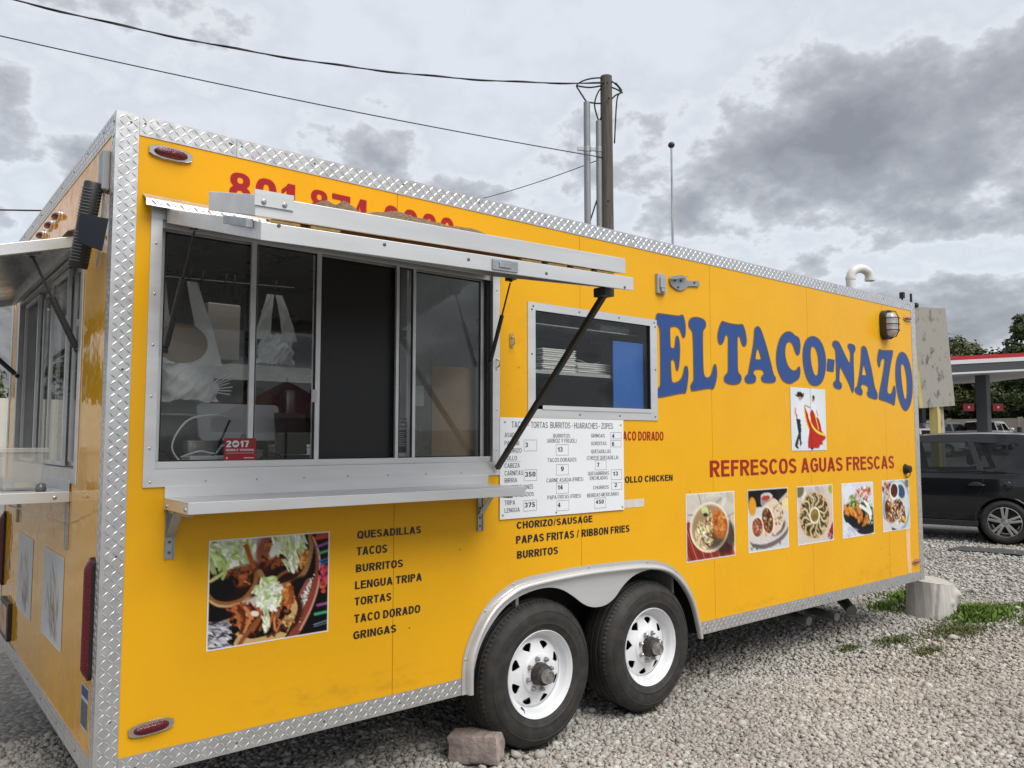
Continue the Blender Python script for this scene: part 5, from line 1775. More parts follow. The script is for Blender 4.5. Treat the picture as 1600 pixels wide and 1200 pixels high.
# caged bulkhead light
bh = MB().prism([rrect(6.065, 2.505, 6.225, 2.760, .07, 6)], side(-.050), (0, .0495, 0)).build('bulkhead_lamp', M_BLKMET, trailer, bevel=.006, label='black caged oval bulkhead light')
mb = MB()
gl_ = lambda a, e: (6.145 + .060 * math.copysign(abs(math.cos(a)) ** .7, math.cos(a)) * math.sin(e) ** .6, -.050 - .062 * math.cos(e) ** .6, 2.632 + .105 * math.copysign(abs(math.sin(a)) ** .7, math.sin(a)) * math.sin(e) ** .6)
mb.grid(lambda u, v: gl_(2 * math.pi * u, math.pi / 2 * v), 28, 7)
mb.build('lamp_glass', mat('frosted_lamp_glass', (.52, .53, .53), .25, 0, .6, coat=.4), bh, smooth=True, fix=True)
mb = MB()
for z in (2.58, 2.632, 2.685):
    mb.tube([(6.072, -.052, z), (6.085, -.105, z), (6.12, -.128, z), (6.17, -.128, z), (6.205, -.105, z), (6.218, -.052, z)], .0045, 6)
mb.tube([(6.145, -.052, 2.512), (6.145, -.105, 2.525), (6.145, -.129, 2.57), (6.145, -.129, 2.69), (6.145, -.105, 2.742), (6.145, -.052, 2.755)], .0045, 6)
mb.build('lamp_cage', M_BLKMET, bh, smooth=True)
# weatherproof socket cover and hatch keeper
mb = MB()
mb.box((3.122, -.020, 2.556), (3.203, -.0006, 2.684))
oc = mb.build('outlet_cover', mat('grey_socket_cover', (.33, .36, .39), .4), trailer, bevel=.004)
MB().box((3.138, -.032, 2.590), (3.188, -.0202, 2.660)).build('outlet_lid', MATS['grey_socket_cover'], oc, bevel=.004)
MB().box((3.145, -.036, 2.566), (3.180, -.0202, 2.588)).build('outlet_catch', MATS['grey_socket_cover'], oc, bevel=.003)
hk = MB().prism([spline([(3.248, 2.660), (3.27, 2.682), (3.36, 2.703), (3.40, 2.700), (3.42, 2.683), (3.45, 2.675), (3.54, 2.688), (3.555, 2.672), (3.545, 2.652), (3.44, 2.640), (3.40, 2.615), (3.34, 2.600), (3.27, 2.622)], 3)], side(-.012), (0, .0115, 0)).build('hatch_keeper', M_GALV, trailer, bevel=.002)
screws([(3.30, 2.66), (3.36, 2.665), (3.50, 2.672), (3.33, 2.62)], side(-.012), (0, -1, 0), .009, .006).build('keeper_bolt', M_SCREW, hk)
MB().prism([[(3.25, 2.655), (3.40, 2.690), (3.40, 2.696), (3.25, 2.661)]], side(-.045), (0, .033, 0)).build('keeper_flange', M_GALV, hk)
# filler cap with tether near the front
fc = MB().lathe([(.0, -.050), (.028, -.050), (.034, -.040), (.034, -.012), (.046, -.008), (.046, 0)], (6.455, 0, 1.375), (0, 1, 0), 20).build('filler_cap', M_BLACK, trailer, smooth=True, auto=40, fix=True)
MB().tube([(6.48, -.03, 1.355), (6.51, -.02, 1.33), (6.50, -.01, 1.305), (6.45, -.008, 1.305)], .0035, 6).build('cap_tether', M_BLACK, fc)
for x, z in ((1.950, 2.170), (1.848, 2.045)):
    mb = MB()
    mb.prism([rrect(x - .014, z - .045, x + .014, z + .030, .008)], side(-.005), (0, .0044, 0))
    mb.tube([(x, -.005, z + .01), (x, -.028, z), (x, -.03, z - .022), (x, -.012, z - .034)], .0045, 8)
    mb.build('coat_hook', mat('brass_hook', (.55, .42, .20), .35, .8), trailer)
# grime specks and drill marks
mb = MB()
for x, z in ((2.00, 2.02), (3.43, 1.30), (5.97, .72), (6.10, .66), (6.08, .56), (1.62, 1.09), (1.33, .75), (5.72, .50), (.70, 2.60)):
    mb.prism([[(x + .004 * math.cos(k), z + .004 * math.sin(k)) for k in range(6)]], side(-.0012), (0, .0008, 0))
mb.build('paint_chip', mat('rust_speck', (.10, .06, .03), .8), trailer, kind='stuff')

# thin grime films where hands and road dust have marked the paint
def smudge(x0, x1, z0, z1, seed, amt, parent, colr=(.16, .10, .05)):
    nm = 'grime_film_%d' % seed
    m = bpy.data.materials.new(nm)
    m.use_nodes = True
    t = m.node_tree
    p = t.nodes['Principled BSDF']
    p.inputs['Base Color'].default_value = (*colr, 1)
    p.inputs['Roughness'].default_value = .8
    tc = t.nodes.new('ShaderNodeTexCoord')
    mp = t.nodes.new('ShaderNodeMapping')
    mp.inputs['Location'].default_value = (seed * 3.7, 0, seed * 1.3)
    mp.inputs['Scale'].default_value = (7, 1, 16)
    n = t.nodes.new('ShaderNodeTexNoise')
    n.inputs['Scale'].default_value = 1.0
    n.inputs['Detail'].default_value = 6
    n.inputs['Roughness'].default_value = .65
    t.links.new(tc.outputs['Object'], mp.inputs[0])
    t.links.new(mp.outputs[0], n.inputs['Vector'])
    r = t.nodes.new('ShaderNodeMapRange')
    r.inputs['From Min'].default_value = .50
    r.inputs['From Max'].default_value = .78
    r.inputs['To Max'].default_value = amt
    t.links.new(n.outputs['Fac'], r.inputs['Value'])
    # film thins out to nothing at its own rim
    g_ = t.nodes.new('ShaderNodeVectorMath')
    g_.operation = 'SUBTRACT'
    g_.inputs[1].default_value = (.5, .5, .5)
    t.links.new(tc.outputs['Generated'], g_.inputs[0])
    l_ = t.nodes.new('ShaderNodeSeparateXYZ')
    t.links.new(g_.outputs[0], l_.inputs[0])
    ax_ = []
    for k in (0, 2):
        q = t.nodes.new('ShaderNodeMath'); q.operation = 'ABSOLUTE'
        t.links.new(l_.outputs[k], q.inputs[0])
        q2 = t.nodes.new('ShaderNodeMapRange'); q2.interpolation_type = 'SMOOTHSTEP'
        q2.inputs['From Min'].default_value = .5
        q2.inputs['From Max'].default_value = .2
        t.links.new(q.outputs[0], q2.inputs['Value'])
        ax_.append(q2.outputs[0])
    mu = t.nodes.new('ShaderNodeMath'); mu.operation = 'MULTIPLY'
    t.links.new(ax_[0], mu.inputs[0]); t.links.new(ax_[1], mu.inputs[1])
    mv = t.nodes.new('ShaderNodeMath'); mv.operation = 'MULTIPLY'
    t.links.new(mu.outputs[0], mv.inputs[0]); t.links.new(r.outputs[0], mv.inputs[1])
    t.links.new(mv.outputs[0], p.inputs['Alpha'])
    MB().add([(x0, -.0011, z0), (x1, -.0011, z0), (x1, -.0011, z1), (x0, -.0011, z1)], [(0, 1, 2, 3)]).build('grime_film', m, parent, kind='stuff')


for i_, a_ in enumerate(((.40, 1.60, .462, .60, .26), (3.60, 4.9, .462, .54, .16), (5.3, 6.6, .462, .60, .24), (1.85, 2.12, 1.80, 2.45, .14))):
    smudge(a_[0], a_[1], a_[2], a_[3], i_ + 1, a_[4], trailer)

# ---- roof fittings
vp = MB().tube(spline([(6.60, .52, 2.86), (6.60, .52, 3.10), (6.60, .52, 3.205), (6.635, .50, 3.27), (6.715, .47, 3.295), (6.79, .44, 3.265), (6.81, .435, 3.205), (6.81, .435, 3.185)], 5, False), .042, 20, caps=False)
vp = vp.build('vent_pipe', M_PVC, trailer, smooth=True, label='white plastic gooseneck vent pipe on the roof')
for p, q in (((6.60, .52, 3.18), (6.60, .52, 3.205)), ((6.81, .435, 3.182), (6.81, .435, 3.208))):
    MB().cyl(p, q, .047, .047, 20).build('pipe_collar', M_PVC, vp, smooth=True, auto=40)
MB().lathe([(.06, 2.88), (.052, 3.02), (.03, 3.05), (0, 3.05)], (6.80, .40, 0), (0, 0, 1), 16).build('roof_cowl', M_GALV, trailer, smooth=True, auto=40, fix=True)
mb = MB()
mb.cyl((6.74, .10, 2.89), (6.74, .10, 2.955), .008, .008, 8)
mb.box((6.722, .082, 2.955), (6.758, .118, 3.01))
mb.build('roof_aerial', M_BLACK, trailer)

# ---- rear: window, hatch, shelf, lamps, plate
rw = frame4(MB(), rear(-.006), (.0054, 0, 0), (.487, 1.447, 2.405, 2.512), (.540, 1.508, 2.350, 2.455)).build('rear_window_frame', M_ALU, trailer, bevel=.0012)
mb = MB()
mb.box((-.0004, .5305, 1.5005), (.085, .5395, 2.4595))
mb.box((-.0004, 2.3505, 1.5005), (.085, 2.3595, 2.4595))
mb.box((-.0004, .540, 1.5005), (.085, 2.350, 1.5075))
mb.box((-.0004, .540, 2.4555), (.085, 2.350, 2.4595))
mb.build('window_jamb', M_ALU_D, rw)


def rsash(y0, y1, x, gm=M_GLASS):
    mb = MB()
    z0, z1, s_ = 1.512, 2.450, .024
    mb.box((x, y0, z0), (x + .016, y0 + s_, z1))
    mb.box((x, y1 - s_, z0), (x + .016, y1, z1))
    mb.box((x, y0 + s_, z0), (x + .016, y1 - s_, z0 + .02))
    mb.box((x, y0 + s_, z1 - .02), (x + .016, y1 - s_, z1))
    mb.build('window_sash', M_ALU, rw, bevel=.001)
    if gm:
        MB().box((x + .006, y0 + s_, z0 + .018), (x + .009, y1 - s_, z1 - .018)).build('glass_pane', gm, rw)


rsash(.56, 1.00, .050)
rsash(.97, 1.42, .020)
rsash(1.38, 1.86, .050)
rsash(1.83, 2.33, .020, None)
MB().box((.0145, .600, 1.56), (.0185, .640, 1.62)).build('green_label', mat('lime_label', (.33, .45, .02), .5), rw)

rz = lambda x: 2.490 + x * .29
mb = MB()
def rslab(mb, x0, x1, y0, y1, lo, hi):
    vs = [(x, y, rz(x) + h) for x in (x0, x1) for y in (y0, y1) for h in (lo, hi)]
    return mb.add(vs, [(0, 2, 3, 1), (4, 5, 7, 6), (0, 1, 5, 4), (2, 6, 7, 3), (1, 3, 7, 5), (0, 4, 6, 2)])
rslab(mb, -.98, -.02, .500, .530, -.026, .022)
rslab(mb, -.98, -.02, 2.360, 2.390, -.026, .022)
rslab(mb, -1.01, -.9805, .500, 2.390, -.026, .022)
rslab(mb, -.05, -.02, .5305, 2.3595, -.026, .022)
rh = mb.build('rear_hatch', M_ALU, trailer, bevel=.002, label='raised rear hatch seen from its end')
mb = MB()
rslab(mb, -.98, -.0505, .5305, 2.3595, .004, .010)
mb.build('hatch_skin', M_STEEL, rh)
mb = MB()
rslab(mb, -.98, -.0505, .5305, 2.3595, .0105, .018)
mb.build('hatch_top_skin', M_YEL, rh)
mb = MB()
mb.prism([[(-.004, 2.545), (-.075, 2.515), (-.075, 2.510), (-.004, 2.540)]], lambda x, z: (x, .47, z), (0, 1.95, 0))
mb.build('drip_flap', M_TREAD, rh)
gas_strut((-.006, .560, 2.02), (-.185, .575, rz(-.185) - .030), .56, rh, .012)
gas_strut((-.006, 2.340, 2.02), (-.36, 2.330, rz(-.36) - .030), .60, rh, .012)
MB().box((-.215, .555, rz(-.185) - .032), (-.155, .595, rz(-.185) - .008)).build('strut_bracket', M_GALV, rh)
MB().box((-.385, 2.31, rz(-.36) - .032), (-.33, 2.35, rz(-.36) - .008)).build('strut_bracket', M_GALV, rh)

zr = 1.412
mb = MB()
mb.box((-.34, .610, zr - .004), (-.004, 2.33, zr))
mb.box((-.344, .610, zr - .045), (-.3402, 2.33, zr))
mb.box((-.340, .606, zr - .045), (-.004, .6098, zr))
mb.box((-.008, .612, zr), (-.0045, 2.33, zr + .046))
rs = mb.build('rear_shelf', M_ALU, trailer, bevel=.0012, label='aluminium shelf under the rear window')
for y in (.640, 2.10):
    mb = MB()
    mb.box((-.010, y - .022, zr - .250), (-.001, y + .022, zr - .046))
    mb.bar((-.012, y, zr - .14), (-.22, y, zr - .05), .024, .006)
    mb.build('shelf_bracket', M_GALV, rs)
screws([(-.06, zr - .024), (-.3, zr - .024)], lambda x, z: (x, .606, z), (0, -1, 0), .008, .006).build('shelf_bolt', M_SCREWB, rs)

for y in (.105, 2.60):                        # tall red tail lamps
    b = MB().prism([rrect(y - .030, .735, y + .030, 1.190, .028, 5)], rear(-.012), (.0115, 0, 0)).build('tail_lamp', M_BLACK, trailer, label='tall dark red tail lamp on the rear corner')
    mb = MB()
    mb.grid(lambda u, v: (-.0125 - .022 * math.sin(math.pi * u) ** .6 * min(1, 14 * v * (1 - v) + .1), y - .026 + .052 * u, .742 + .442 * v), 8, 24)
    mb.build('lens', M_REDL, b, smooth=True)
for y in (1.19, 1.40, 1.66):                  # three identification lamps
    b = MB().prism([rrect(y - .062, 2.722, y + .062, 2.768, .018, 4)], rear(-.010), (.0095, 0, 0)).build('marker_lamp', M_CHROME, trailer, bevel=.002)
    MB().ball((-.012, y, 2.745), (.020, .046, .016), 16, 10).build('lens', M_REDL, b, smooth=True)
pl = MB().prism([rrect(2.155, .475, 2.50, .690, .02, 4)], rear(-.022), (.020, 0, 0)).build('number_plate', M_BLKMET, trailer, bevel=.003, label='number plate in a black surround')
MB().box((-.0245, 2.185, .505), (-.0222, 2.47, .665)).build('plate_face', mat('plate_orange_white', (.55, .38, .28), .4, col2=(.45, .16, .08), vscale=9, thr=(.45, .55)), pl)
MB().box((-.0016, .170, .733), (-.0008, .236, .792)).build('rear_sticker', M_REDV, trailer)
rsk = MB().box((-.0016, .112, .535), (-.0008, .240, .700)).build('rear_sticker', mat('sticker_white', (.5, .52, .55), .5), trailer)
MB().box((-.0020, .118, .655), (-.0017, .234, .692)).build('sticker_band', M_BLUEV, rsk)
MB().box((-.0020, .118, .545), (-.0017, .234, .640)).build('sticker_band', mat('sticker_text_grey', (.10, .11, .13), .6, var=.5, vscale=60), rsk)
MB().box((-.0016, 2.36, .85), (-.0008, 2.43, .93)).build('rear_sticker', mat('sticker_grey', (.22, .22, .22), .5), trailer)
# junction box, slatted flood light and its small solar panel
MB().box((-.030, .075, 2.60), (-.0006, .145, 2.76)).build('junction_box', mat('grey_junction_box', (.33, .35, .37), .45), trailer, bevel=.006)
top, bot = Vector((-.050, .110, 2.630)), Vector((-.082, .175, 2.300))
ax = (bot - top).normalized()
FL_L = (bot - top).length
fl = MB().lathe([(.0, 0), (.030, 0), (.034, .006), (.034, FL_L - .006), (.030, FL_L), (0, FL_L)], top, ax, 24).build('flood_light', M_BLKMET, trailer, smooth=True, auto=40, fix=True, label='black ribbed solar flood light hanging by the corner')
mb = MB()
for k in range(24):
    if 9 < k < 14:
        continue
    c = top + ax * (.03 + .0122 * k)
    s_ = ax.cross(Vector((0, 1, 0))).normalized()
    b_ = ax.cross(s_).normalized()
    pts = [c + (s_ * math.cos(a) + b_ * math.sin(a)) * .0352 for a in np.linspace(R(-80), R(60), 9)]
    pts2 = [c + (s_ * math.cos(a) + b_ * math.sin(a)) * .0352 for a in np.linspace(R(100), R(240), 9)]
    mb.tube(pts, .0020, 5)
    mb.tube(pts2, .0020, 5)
mb.build('cooling_rib', mat('dark_rib', (.13, .14, .14), .4), fl, kind='stuff')
mb = MB()
q = [Vector(p) for p in ((-.105, .045, 2.478), (-.010, .030, 2.474), (-.030, .022, 2.345), (-.112, .037, 2.369))]
dn = (q[1] - q[0]).cross(q[3] - q[0]).normalized() * .008
mb.add(q + [p - dn for p in q], [(0, 1, 2, 3), (7, 6, 5, 4), (0, 4, 5, 1), (1, 5, 6, 2), (2, 6, 7, 3), (3, 7, 4, 0)])
mb.build('solar_panel', mat('solar_cell_blue', (.004, .006, .016), .3, 0, .2), fl, fix=True)
mb = MB()
mb.bar((-.012, .105, 2.64), (-.020, .145, 2.31), .012, .006, (1, 0, 0))
mb.cyl((-.085, .10, 2.44), (-.070, .04, 2.43), .010, .010, 10)
mb.build('light_bracket', M_GALV, fl)


# ------------------------------------------------------------------ loose things on and inside the trailer
def noise1(x, y, s=0):
    return math.sin(x * 1.7 + s) * math.cos(y * 2.3 - s * 1.3) + .5 * math.sin(x * 4.1 - y * 3.2 + s * 2.1) + .25 * math.sin(x * 9.3 + y * 7.7 + s)


# woven mat thrown on the folded hatch leaf
def mat_z(u, v):
    x, y = .48 + 1.0 * u, -.90 + .34 * v
    base = hz(y) + uz + .010
    edge = min(1, 6 * v * (1 - v) + .15) * min(1, 14 * u + .25) * min(1, 9 * (1 - u) + .05)
    roll = .026 * math.exp(-((u - .05) / .06) ** 2) + .030 * math.exp(-((u - .30) / .09) ** 2) + .022 * math.exp(-((u - .60) / .2) ** 2)
    return (x, y + .012 * math.sin(9 * u), base + edge * (.040 + roll + .006 * noise1(u * 9, v * 5, 1)))


mb = MB().grid(mat_z, 70, 26)
mb.grid(lambda u, v: (.48 + 1.0 * u, -.90 + .34 * v, hz(-.90 + .34 * v) + uz + .0095), 2, 2)
M_WEAVE = mat('woven_sisal', (.20, .135, .075), .9, var=.5, vscale=70, bump=.9, bscale=150, bdetail=1.0, bdist=.006, stretch=(1, 2.2, 1))
o = mb.build('woven_mat', M_WEAVE, None, smooth=True)
tag(o, 'brown woven mat lying rumpled on top of the raised serving hatch', 'mat')

# clear food tub on the rear shelf
tub = empty('plastic_tub', (-.16, .86, zr), 'clear plastic tub with a lid on the shelf under the rear window', 'tub')
M_TUB = bpy.data.materials.new('clear_polypropylene')
M_TUB.use_nodes = True
nt_ = M_TUB.node_tree
pb = nt_.nodes['Principled BSDF']
pb.inputs['Base Color'].default_value = (.62, .60, .56, 1)
pb.inputs['Roughness'].default_value = .22
pb.inputs['Alpha'].default_value = .42
mb = MB()
def tub_ring(z, k):
    return [(-.16 + sx * (.085 + k), .86 + sy * (.115 + k), z) for sx, sy in ((-1, -1), (1, -1), (1, 1), (-1, 1))]
r0, r1 = tub_ring(zr + .002, -.012), tub_ring(zr + .165, 0)
mb.add(r0 + r1, [(0, 3, 2, 1)] + [(i, (i + 1) % 4, 4 + (i + 1) % 4, 4 + i) for i in range(4)])
mb.build('tub_body', M_TUB, tub, bevel=.012)
mb = MB().box((-.252, .738, zr + .166), (-.068, .982, zr + .186))
mb.box((-.245, .745, zr + .150), (-.2405, .975, zr + .1655))
mb.build('tub_lid', M_TUB, tub, bevel=.005)
tag(MB().prism([rrect(-.03, -.02, .05, .03, .012)], lambda u, v: (-.16 + u, .80 + v * 1.3, zr + .035), (0, 0, -.02)).build('folded_paper', mat('pale_paper', (.52, .50, .42), .8, var=.1, vscale=40), None),
    'folded paper inside the clear tub', 'paper')
tag(MB().lathe([(.0, 0), (.020, 0), (.022, .008), (.018, .030), (.008, .034), (0, .035)], (-.10, .69, zr + .001), (0, 0, 1), 16).build('glass_jar_lid', mat('smoked_plastic', (.12, .12, .12), .2), None, smooth=True, fix=True),
    'small dark cup standing on the rear shelf beside the tub', 'cup')

M_BAG = mat('white_carrier_bag', (.80, .80, .79), .4, var=.05, vscale=10, bump=.3, bscale=14, bdist=.03)
# carrier bags hung from a rail behind the left pane
rail = empty('hanging_rail', (.7, .42, 2.36), 'black wire rail with hooks inside the serving window', 'rail')
MB().tube([(.10, .40, 2.345), (.9, .40, 2.375)], .005, 6).build('rod', M_BLKMET, rail)
for x in (.26, .40, .455, .56, .60, .80):
    MB().tube([(x, .40, 2.36), (x + .01, .395, 2.40), (x, .385, 2.36), (x - .005, .385, 2.31), (x + .02, .385, 2.295), (x + .03, .385, 2.32)], .0035, 5).build('hook', M_BLKMET, rail)


def bag(cx, cy, z0, z1, w, name, label, seed, handles):
    def fn(u, v):
        bulge = math.sin(math.pi * u) ** .7 * (.35 + .65 * math.sin(math.pi * min(1, v * 1.1 + .15)))
        x = cx + (u - .5) * w * (1 - .18 * v) + .006 * noise1(u * 6, v * 6, seed)
        return (x, cy - .055 * bulge + .005 * noise1(u * 9, v * 7, seed + 2), z0 + (z1 - z0) * v + .006 * noise1(u * 5, 2, seed))
    e = empty(name, (cx, cy, z0), label, 'bag', 'carrier bags hung inside the window')
    mb = MB().grid(fn, 26, 26)
    mb.grid(lambda u, v: (lambda p: (p[0], 2 * cy - p[1], p[2]))(fn(u, v)), 26, 26)
    mb.build('bag_body', M_BAG, e, smooth=True)
    for x0, xt, wd in handles:
        mb = MB().grid(lambda u, v: (x0 + (xt - x0) * v ** 1.3 + (u - .5) * wd * (1 - .55 * v), cy - .02 + .03 * v + .004 * noise1(u * 4, v * 5, seed + x0), z1 - .03 + (2.32 - z1 + .03) * v), 8, 14)
        mb.build('bag_handle', M_BAG, e, smooth=True)
    return e


bg = bag(.375, .26, 1.800, 1.985, .25, 'carrier_bag', 'white carrier bag hanging behind the leftmost pane', 1, ((.455, .375, .10), (.27, .25, .07)))
mb = MB()
for k in range(7):
    mb.bar((.46, .22, 1.84 + .006 * k), (.53 + .006 * (k % 3), .20 + .004 * k, 1.83 + .017 * k), .012, .004)
mb.build('loose_strips', M_BAG, bg, kind='stuff')
tag(MB().prism([[(.335 + .105 * math.cos(a), 2.045 + .085 * math.sin(a)) for a in np.linspace(0, 2 * math.pi, 28)[:-1]]], side(.235), (0, .01, 0)).build('cardboard_plate', mat('brown_card', (.30, .22, .15), .8, var=.08, vscale=14), None),
    'round brown cardboard piece held in the hanging white bag', 'cardboard')
bag(.785, .33, 1.990, 2.13, .185, 'carrier_bag', 'white carrier bags hanging behind the second pane', 5, ((.715, .76, .075), (.845, .80, .075)))

# till screen, boxes, cables on the counter
ts = empty('till_screen', (.66, .40, 1.50), 'white till screen on the counter seen from behind', 'screen')
mb = MB().prism([rrect(.47, 1.63, .85, 1.80, .02)], lambda x, z: (x, .40 + (z - 1.63) * .25, z), (0, .022, 0))
mb.build('screen_back', mat('white_plastic', (.66, .66, .67), .35), ts)
mb = MB().prism([[(.63, 1.50), (.74, 1.50), (.70, 1.66), (.66, 1.66)]], side(.39), (0, .015, 0))
mb.box((.60, .36, 1.501), (.77, .50, 1.515))
mb.build('screen_foot', mat('grey_plastic', (.45, .45, .46), .4), ts)
cd_ = empty('card_reader', (.84, .30, 1.50), 'dark tilted card terminal behind the second pane', 'terminal')
MB().prism([rrect(.775, 1.565, .925, 1.76, .008)], lambda x, z: (x, .27 + (z - 1.565) * .15, z), (0, .012, 0)).build('terminal_face', mat('smoked_panel', (.09, .085, .08), .3), cd_)
MB().box((.77, .25, 1.542), (.93, .36, 1.563)).build('terminal_base', M_BLKMET, cd_)
for i, (a, b, nm, lb) in enumerate((((.36, .17, 1.501), (.60, .30, 1.565), 'white_box', 'flat white box on the counter behind the permit sticker'), ((.635, .15, 1.501), (.89, .27, 1.540), 'white_tray', 'long low white tray on the counter behind the second pane'))):
    tag(MB().box(a, b).build(nm, MATS['white_plastic'], None, bevel=.004), lb, nm.split('_')[1])
cab = [([(.20, .14, 1.60), (.26, .16, 1.58), (.34, .20, 1.52), (.42, .22, 1.505)], M_BLACK), ([(.36, .2, 1.51), (.30, .22, 1.60), (.36, .24, 1.71), (.46, .26, 1.74), (.56, .30, 1.735)], M_WHITE),
       ([(.33, .2, 1.56), (.40, .18, 1.585), (.47, .2, 1.575), (.52, .24, 1.61), (.60, .25, 1.60)], M_WHITE), ([(.40, .18, 1.51), (.47, .20, 1.58), (.56, .28, 1.72)], M_BLACK),
       ([(.64, .14, 1.545), (.68, .13, 1.575), (.73, .13, 1.565), (.75, .14, 1.545)], M_BLACK)]
for i, (pts, m_) in enumerate(cab):
    tag(MB().tube(spline(pts, 6, False), .0045, 6).build('power_cable', m_, None, smooth=True),
        ['black cable curling in the lower left of the serving window', 'white cable looping up to the till screen', 'white cable lying behind the permit sticker', 'black cable rising diagonally to the till screen', 'black cable arched over the low white tray'][i], 'cable')
tag(MB().box((.56, .62, 2.02), (.72, .80, 2.30)).build('control_box', mat('beige_box', (.22, .20, .18), .6), None, bevel=.006), 'grey brown box on the wall behind the hanging bags', 'box')
tag(MB().box((1.525, .118, 1.503), (1.800, .124, 2.012)).build('cardboard_sheet', mat('corrugated_card', (.29, .205, .135), .85, var=.12, vscale=7), None), 'upright brown cardboard sheet behind the rightmost pane', 'cardboard')

# stores on the kitchen counter and wall shelf at the back
MB().box((.5, IY - .32, 1.80), (2.9, IY - .012, 1.815)).build('wall_shelf', M_STEEL, trailer)
M_TINS = [mat('steel_tin', (.45, .45, .44), .3, .8), mat('white_tub', (.66, .66, .64), .4), mat('brown_carton', (.30, .21, .13), .8), mat('dull_red_tub', (.25, .035, .03), .5), mat('green_carton', (.06, .16, .07), .6)]
STORE = [(1.05, 1.40, .10, .24, 0, 'round', 'tall steel pot on the back counter, leftmost'), (1.36, 1.40, .13, .17, 0, 'round', 'wide steel pot on the back counter beside the tall pot'), (1.72, 1.40, .14, .20, 1, 'box', 'white storage tub on the back counter'),
         (2.10, 1.40, .15, .26, 2, 'box', 'brown carton on the back counter'), (1.00, 1.816, .11, .16, 1, 'box', 'white tub on the back wall shelf, leftmost'), (1.28, 1.816, .07, .17, 3, 'round', 'red tin on the back wall shelf'),
         (1.50, 1.816, .11, .19, 2, 'box', 'brown carton on the back wall shelf'), (1.80, 1.816, .08, .20, 0, 'round', 'steel canister on the back wall shelf'), (2.08, 1.816, .12, .15, 4, 'box', 'green carton on the back wall shelf, rightmost')]
for x_, z_, r_, h_, mi_, kd_, lb_ in STORE:
    y_ = IY - .18 if z_ > 1.6 else IY - .40
    if kd_ == 'round':
        o = MB().lathe([(0, .001), (r_ * .96, .001), (r_, .01), (r_, h_ * .9), (r_ * 1.04, h_ * .91), (r_ * 1.04, h_ * .95), (r_ * .5, h_), (0, h_)], (x_, y_, z_), (0, 0, 1), 24).build('storage_tin', M_TINS[mi_], None, smooth=True, fix=True, auto=40)
        tag(o, lb_, 'tin', 'stores at the back of the kitchen')
    else:
        mb = MB().box((x_ - r_, y_ - .10, z_ + .001), (x_ + r_, y_ + .10, z_ + h_ * .88))
        mb.box((x_ - r_ - .006, y_ - .106, z_ + h_ * .881), (x_ + r_ + .006, y_ + .106, z_ + h_))
        tag(mb.build('storage_box', M_TINS[mi_], None, bevel=.006), lb_, 'box', 'stores at the back of the kitchen')

# side window: foam boxes, roll, packet, blue board
M_FOAM = mat('white_foam', (.68, .68, .66), .6, var=.03, vscale=20)


def foam_box(w, d, h):
    e = empty('foam_box', (0, 0, 0), '', 'box', local=True)
    f = lambda z, k: [(sx * (w - k), sy * (d - k), z) for sx, sy in ((-1, -1), (1, -1), (1, 1), (-1, 1))]
    def shell(z0, z1, k0, k1):
        return MB().add(f(z0, k0) + f(z1, k1), [(0, 3, 2, 1), (4, 5, 6, 7)] + [(i, (i + 1) % 4, 4 + (i + 1) % 4, 4 + i) for i in range(4)])
    shell(0, h * .55, .010, .0).build('box_base', M_FOAM, e)
    shell(h * .56, h, .0, .008).build('box_lid', M_FOAM, e)
    return e


ORD = ['lowest', 'second from below', 'third from below', 'fourth from below', 'fifth from below', 'sixth, in the middle', 'fifth from the top', 'fourth from the top', 'third from the top', 'second from the top', 'topmost']
fb = foam_box(.13, .12, .0115)
fb['label'] = 'white foam box lowest in the taller stack behind the prop bar'
fb['group'] = 'foam boxes stacked on the rack'
fb.location = (2.375, .20, 2.0205)
for k in range(1, 11):
    c = copy_tree(fb, (2.375 + .004 * math.sin(k * 2.1), .20 + .003 * math.cos(k * 3), 2.0205 + .0122 * k), .03 * math.sin(k * 1.7))
    c['label'] = 'white foam box %s in the taller stack behind the prop bar' % ORD[k]
fb2 = foam_box(.15, .12, .0115)
fb2['label'] = 'white foam box lowest in the lower stack beside the blue board'
fb2['group'] = 'foam boxes stacked on the rack, lower stack'
fb2.location = (2.70, .24, 2.0205)
for k in range(1, 6):
    c = copy_tree(fb2, (2.70 + .004 * math.sin(k), .24, 2.0205 + .0122 * k), .05 * math.sin(k * 2.3))
    c['label'] = 'white foam box %s in the lower stack beside the blue board' % (ORD[k] if k < 5 else 'topmost')
tag(MB().grid(lambda u, v: (2.54 + .25 * u, .16 + .16 * v, 2.104 + .020 * math.sin(3 * u + 1) * v + .012 * math.sin(7 * u)), 12, 8).build('plastic_wrap', M_BAG, None, smooth=True), 'loose white wrapper lying on the lower stack of foam boxes', 'wrapper')
MB().box((2.06, .10, 2.288), (3.28, .46, 2.294)).build('upper_rack', M_STEEL, trailer)
tag(MB().tube([(2.80, .20, 2.329), (3.06, .20, 2.329)], .033, 20).build('paper_roll', M_FOAM, None, smooth=True, auto=40), 'white wrapped roll on the upper rack of the side window', 'roll')
tag(MB().box((2.60, .20, 2.295), (2.78, .30, 2.333)).build('red_packet', mat('dull_red_pack', (.20, .03, .035), .5), None, bevel=.01), 'dull red packet beside the white roll on the upper rack', 'packet')
tag(MB().box((2.775, .040, 1.805), (3.045, .050, 2.232)).build('cutting_board', mat('blue_board', (.022, .115, .42), .38, var=.12, vscale=6, rvar=.08), None, bevel=.003), 'bright blue cutting board standing against the side window', 'board')

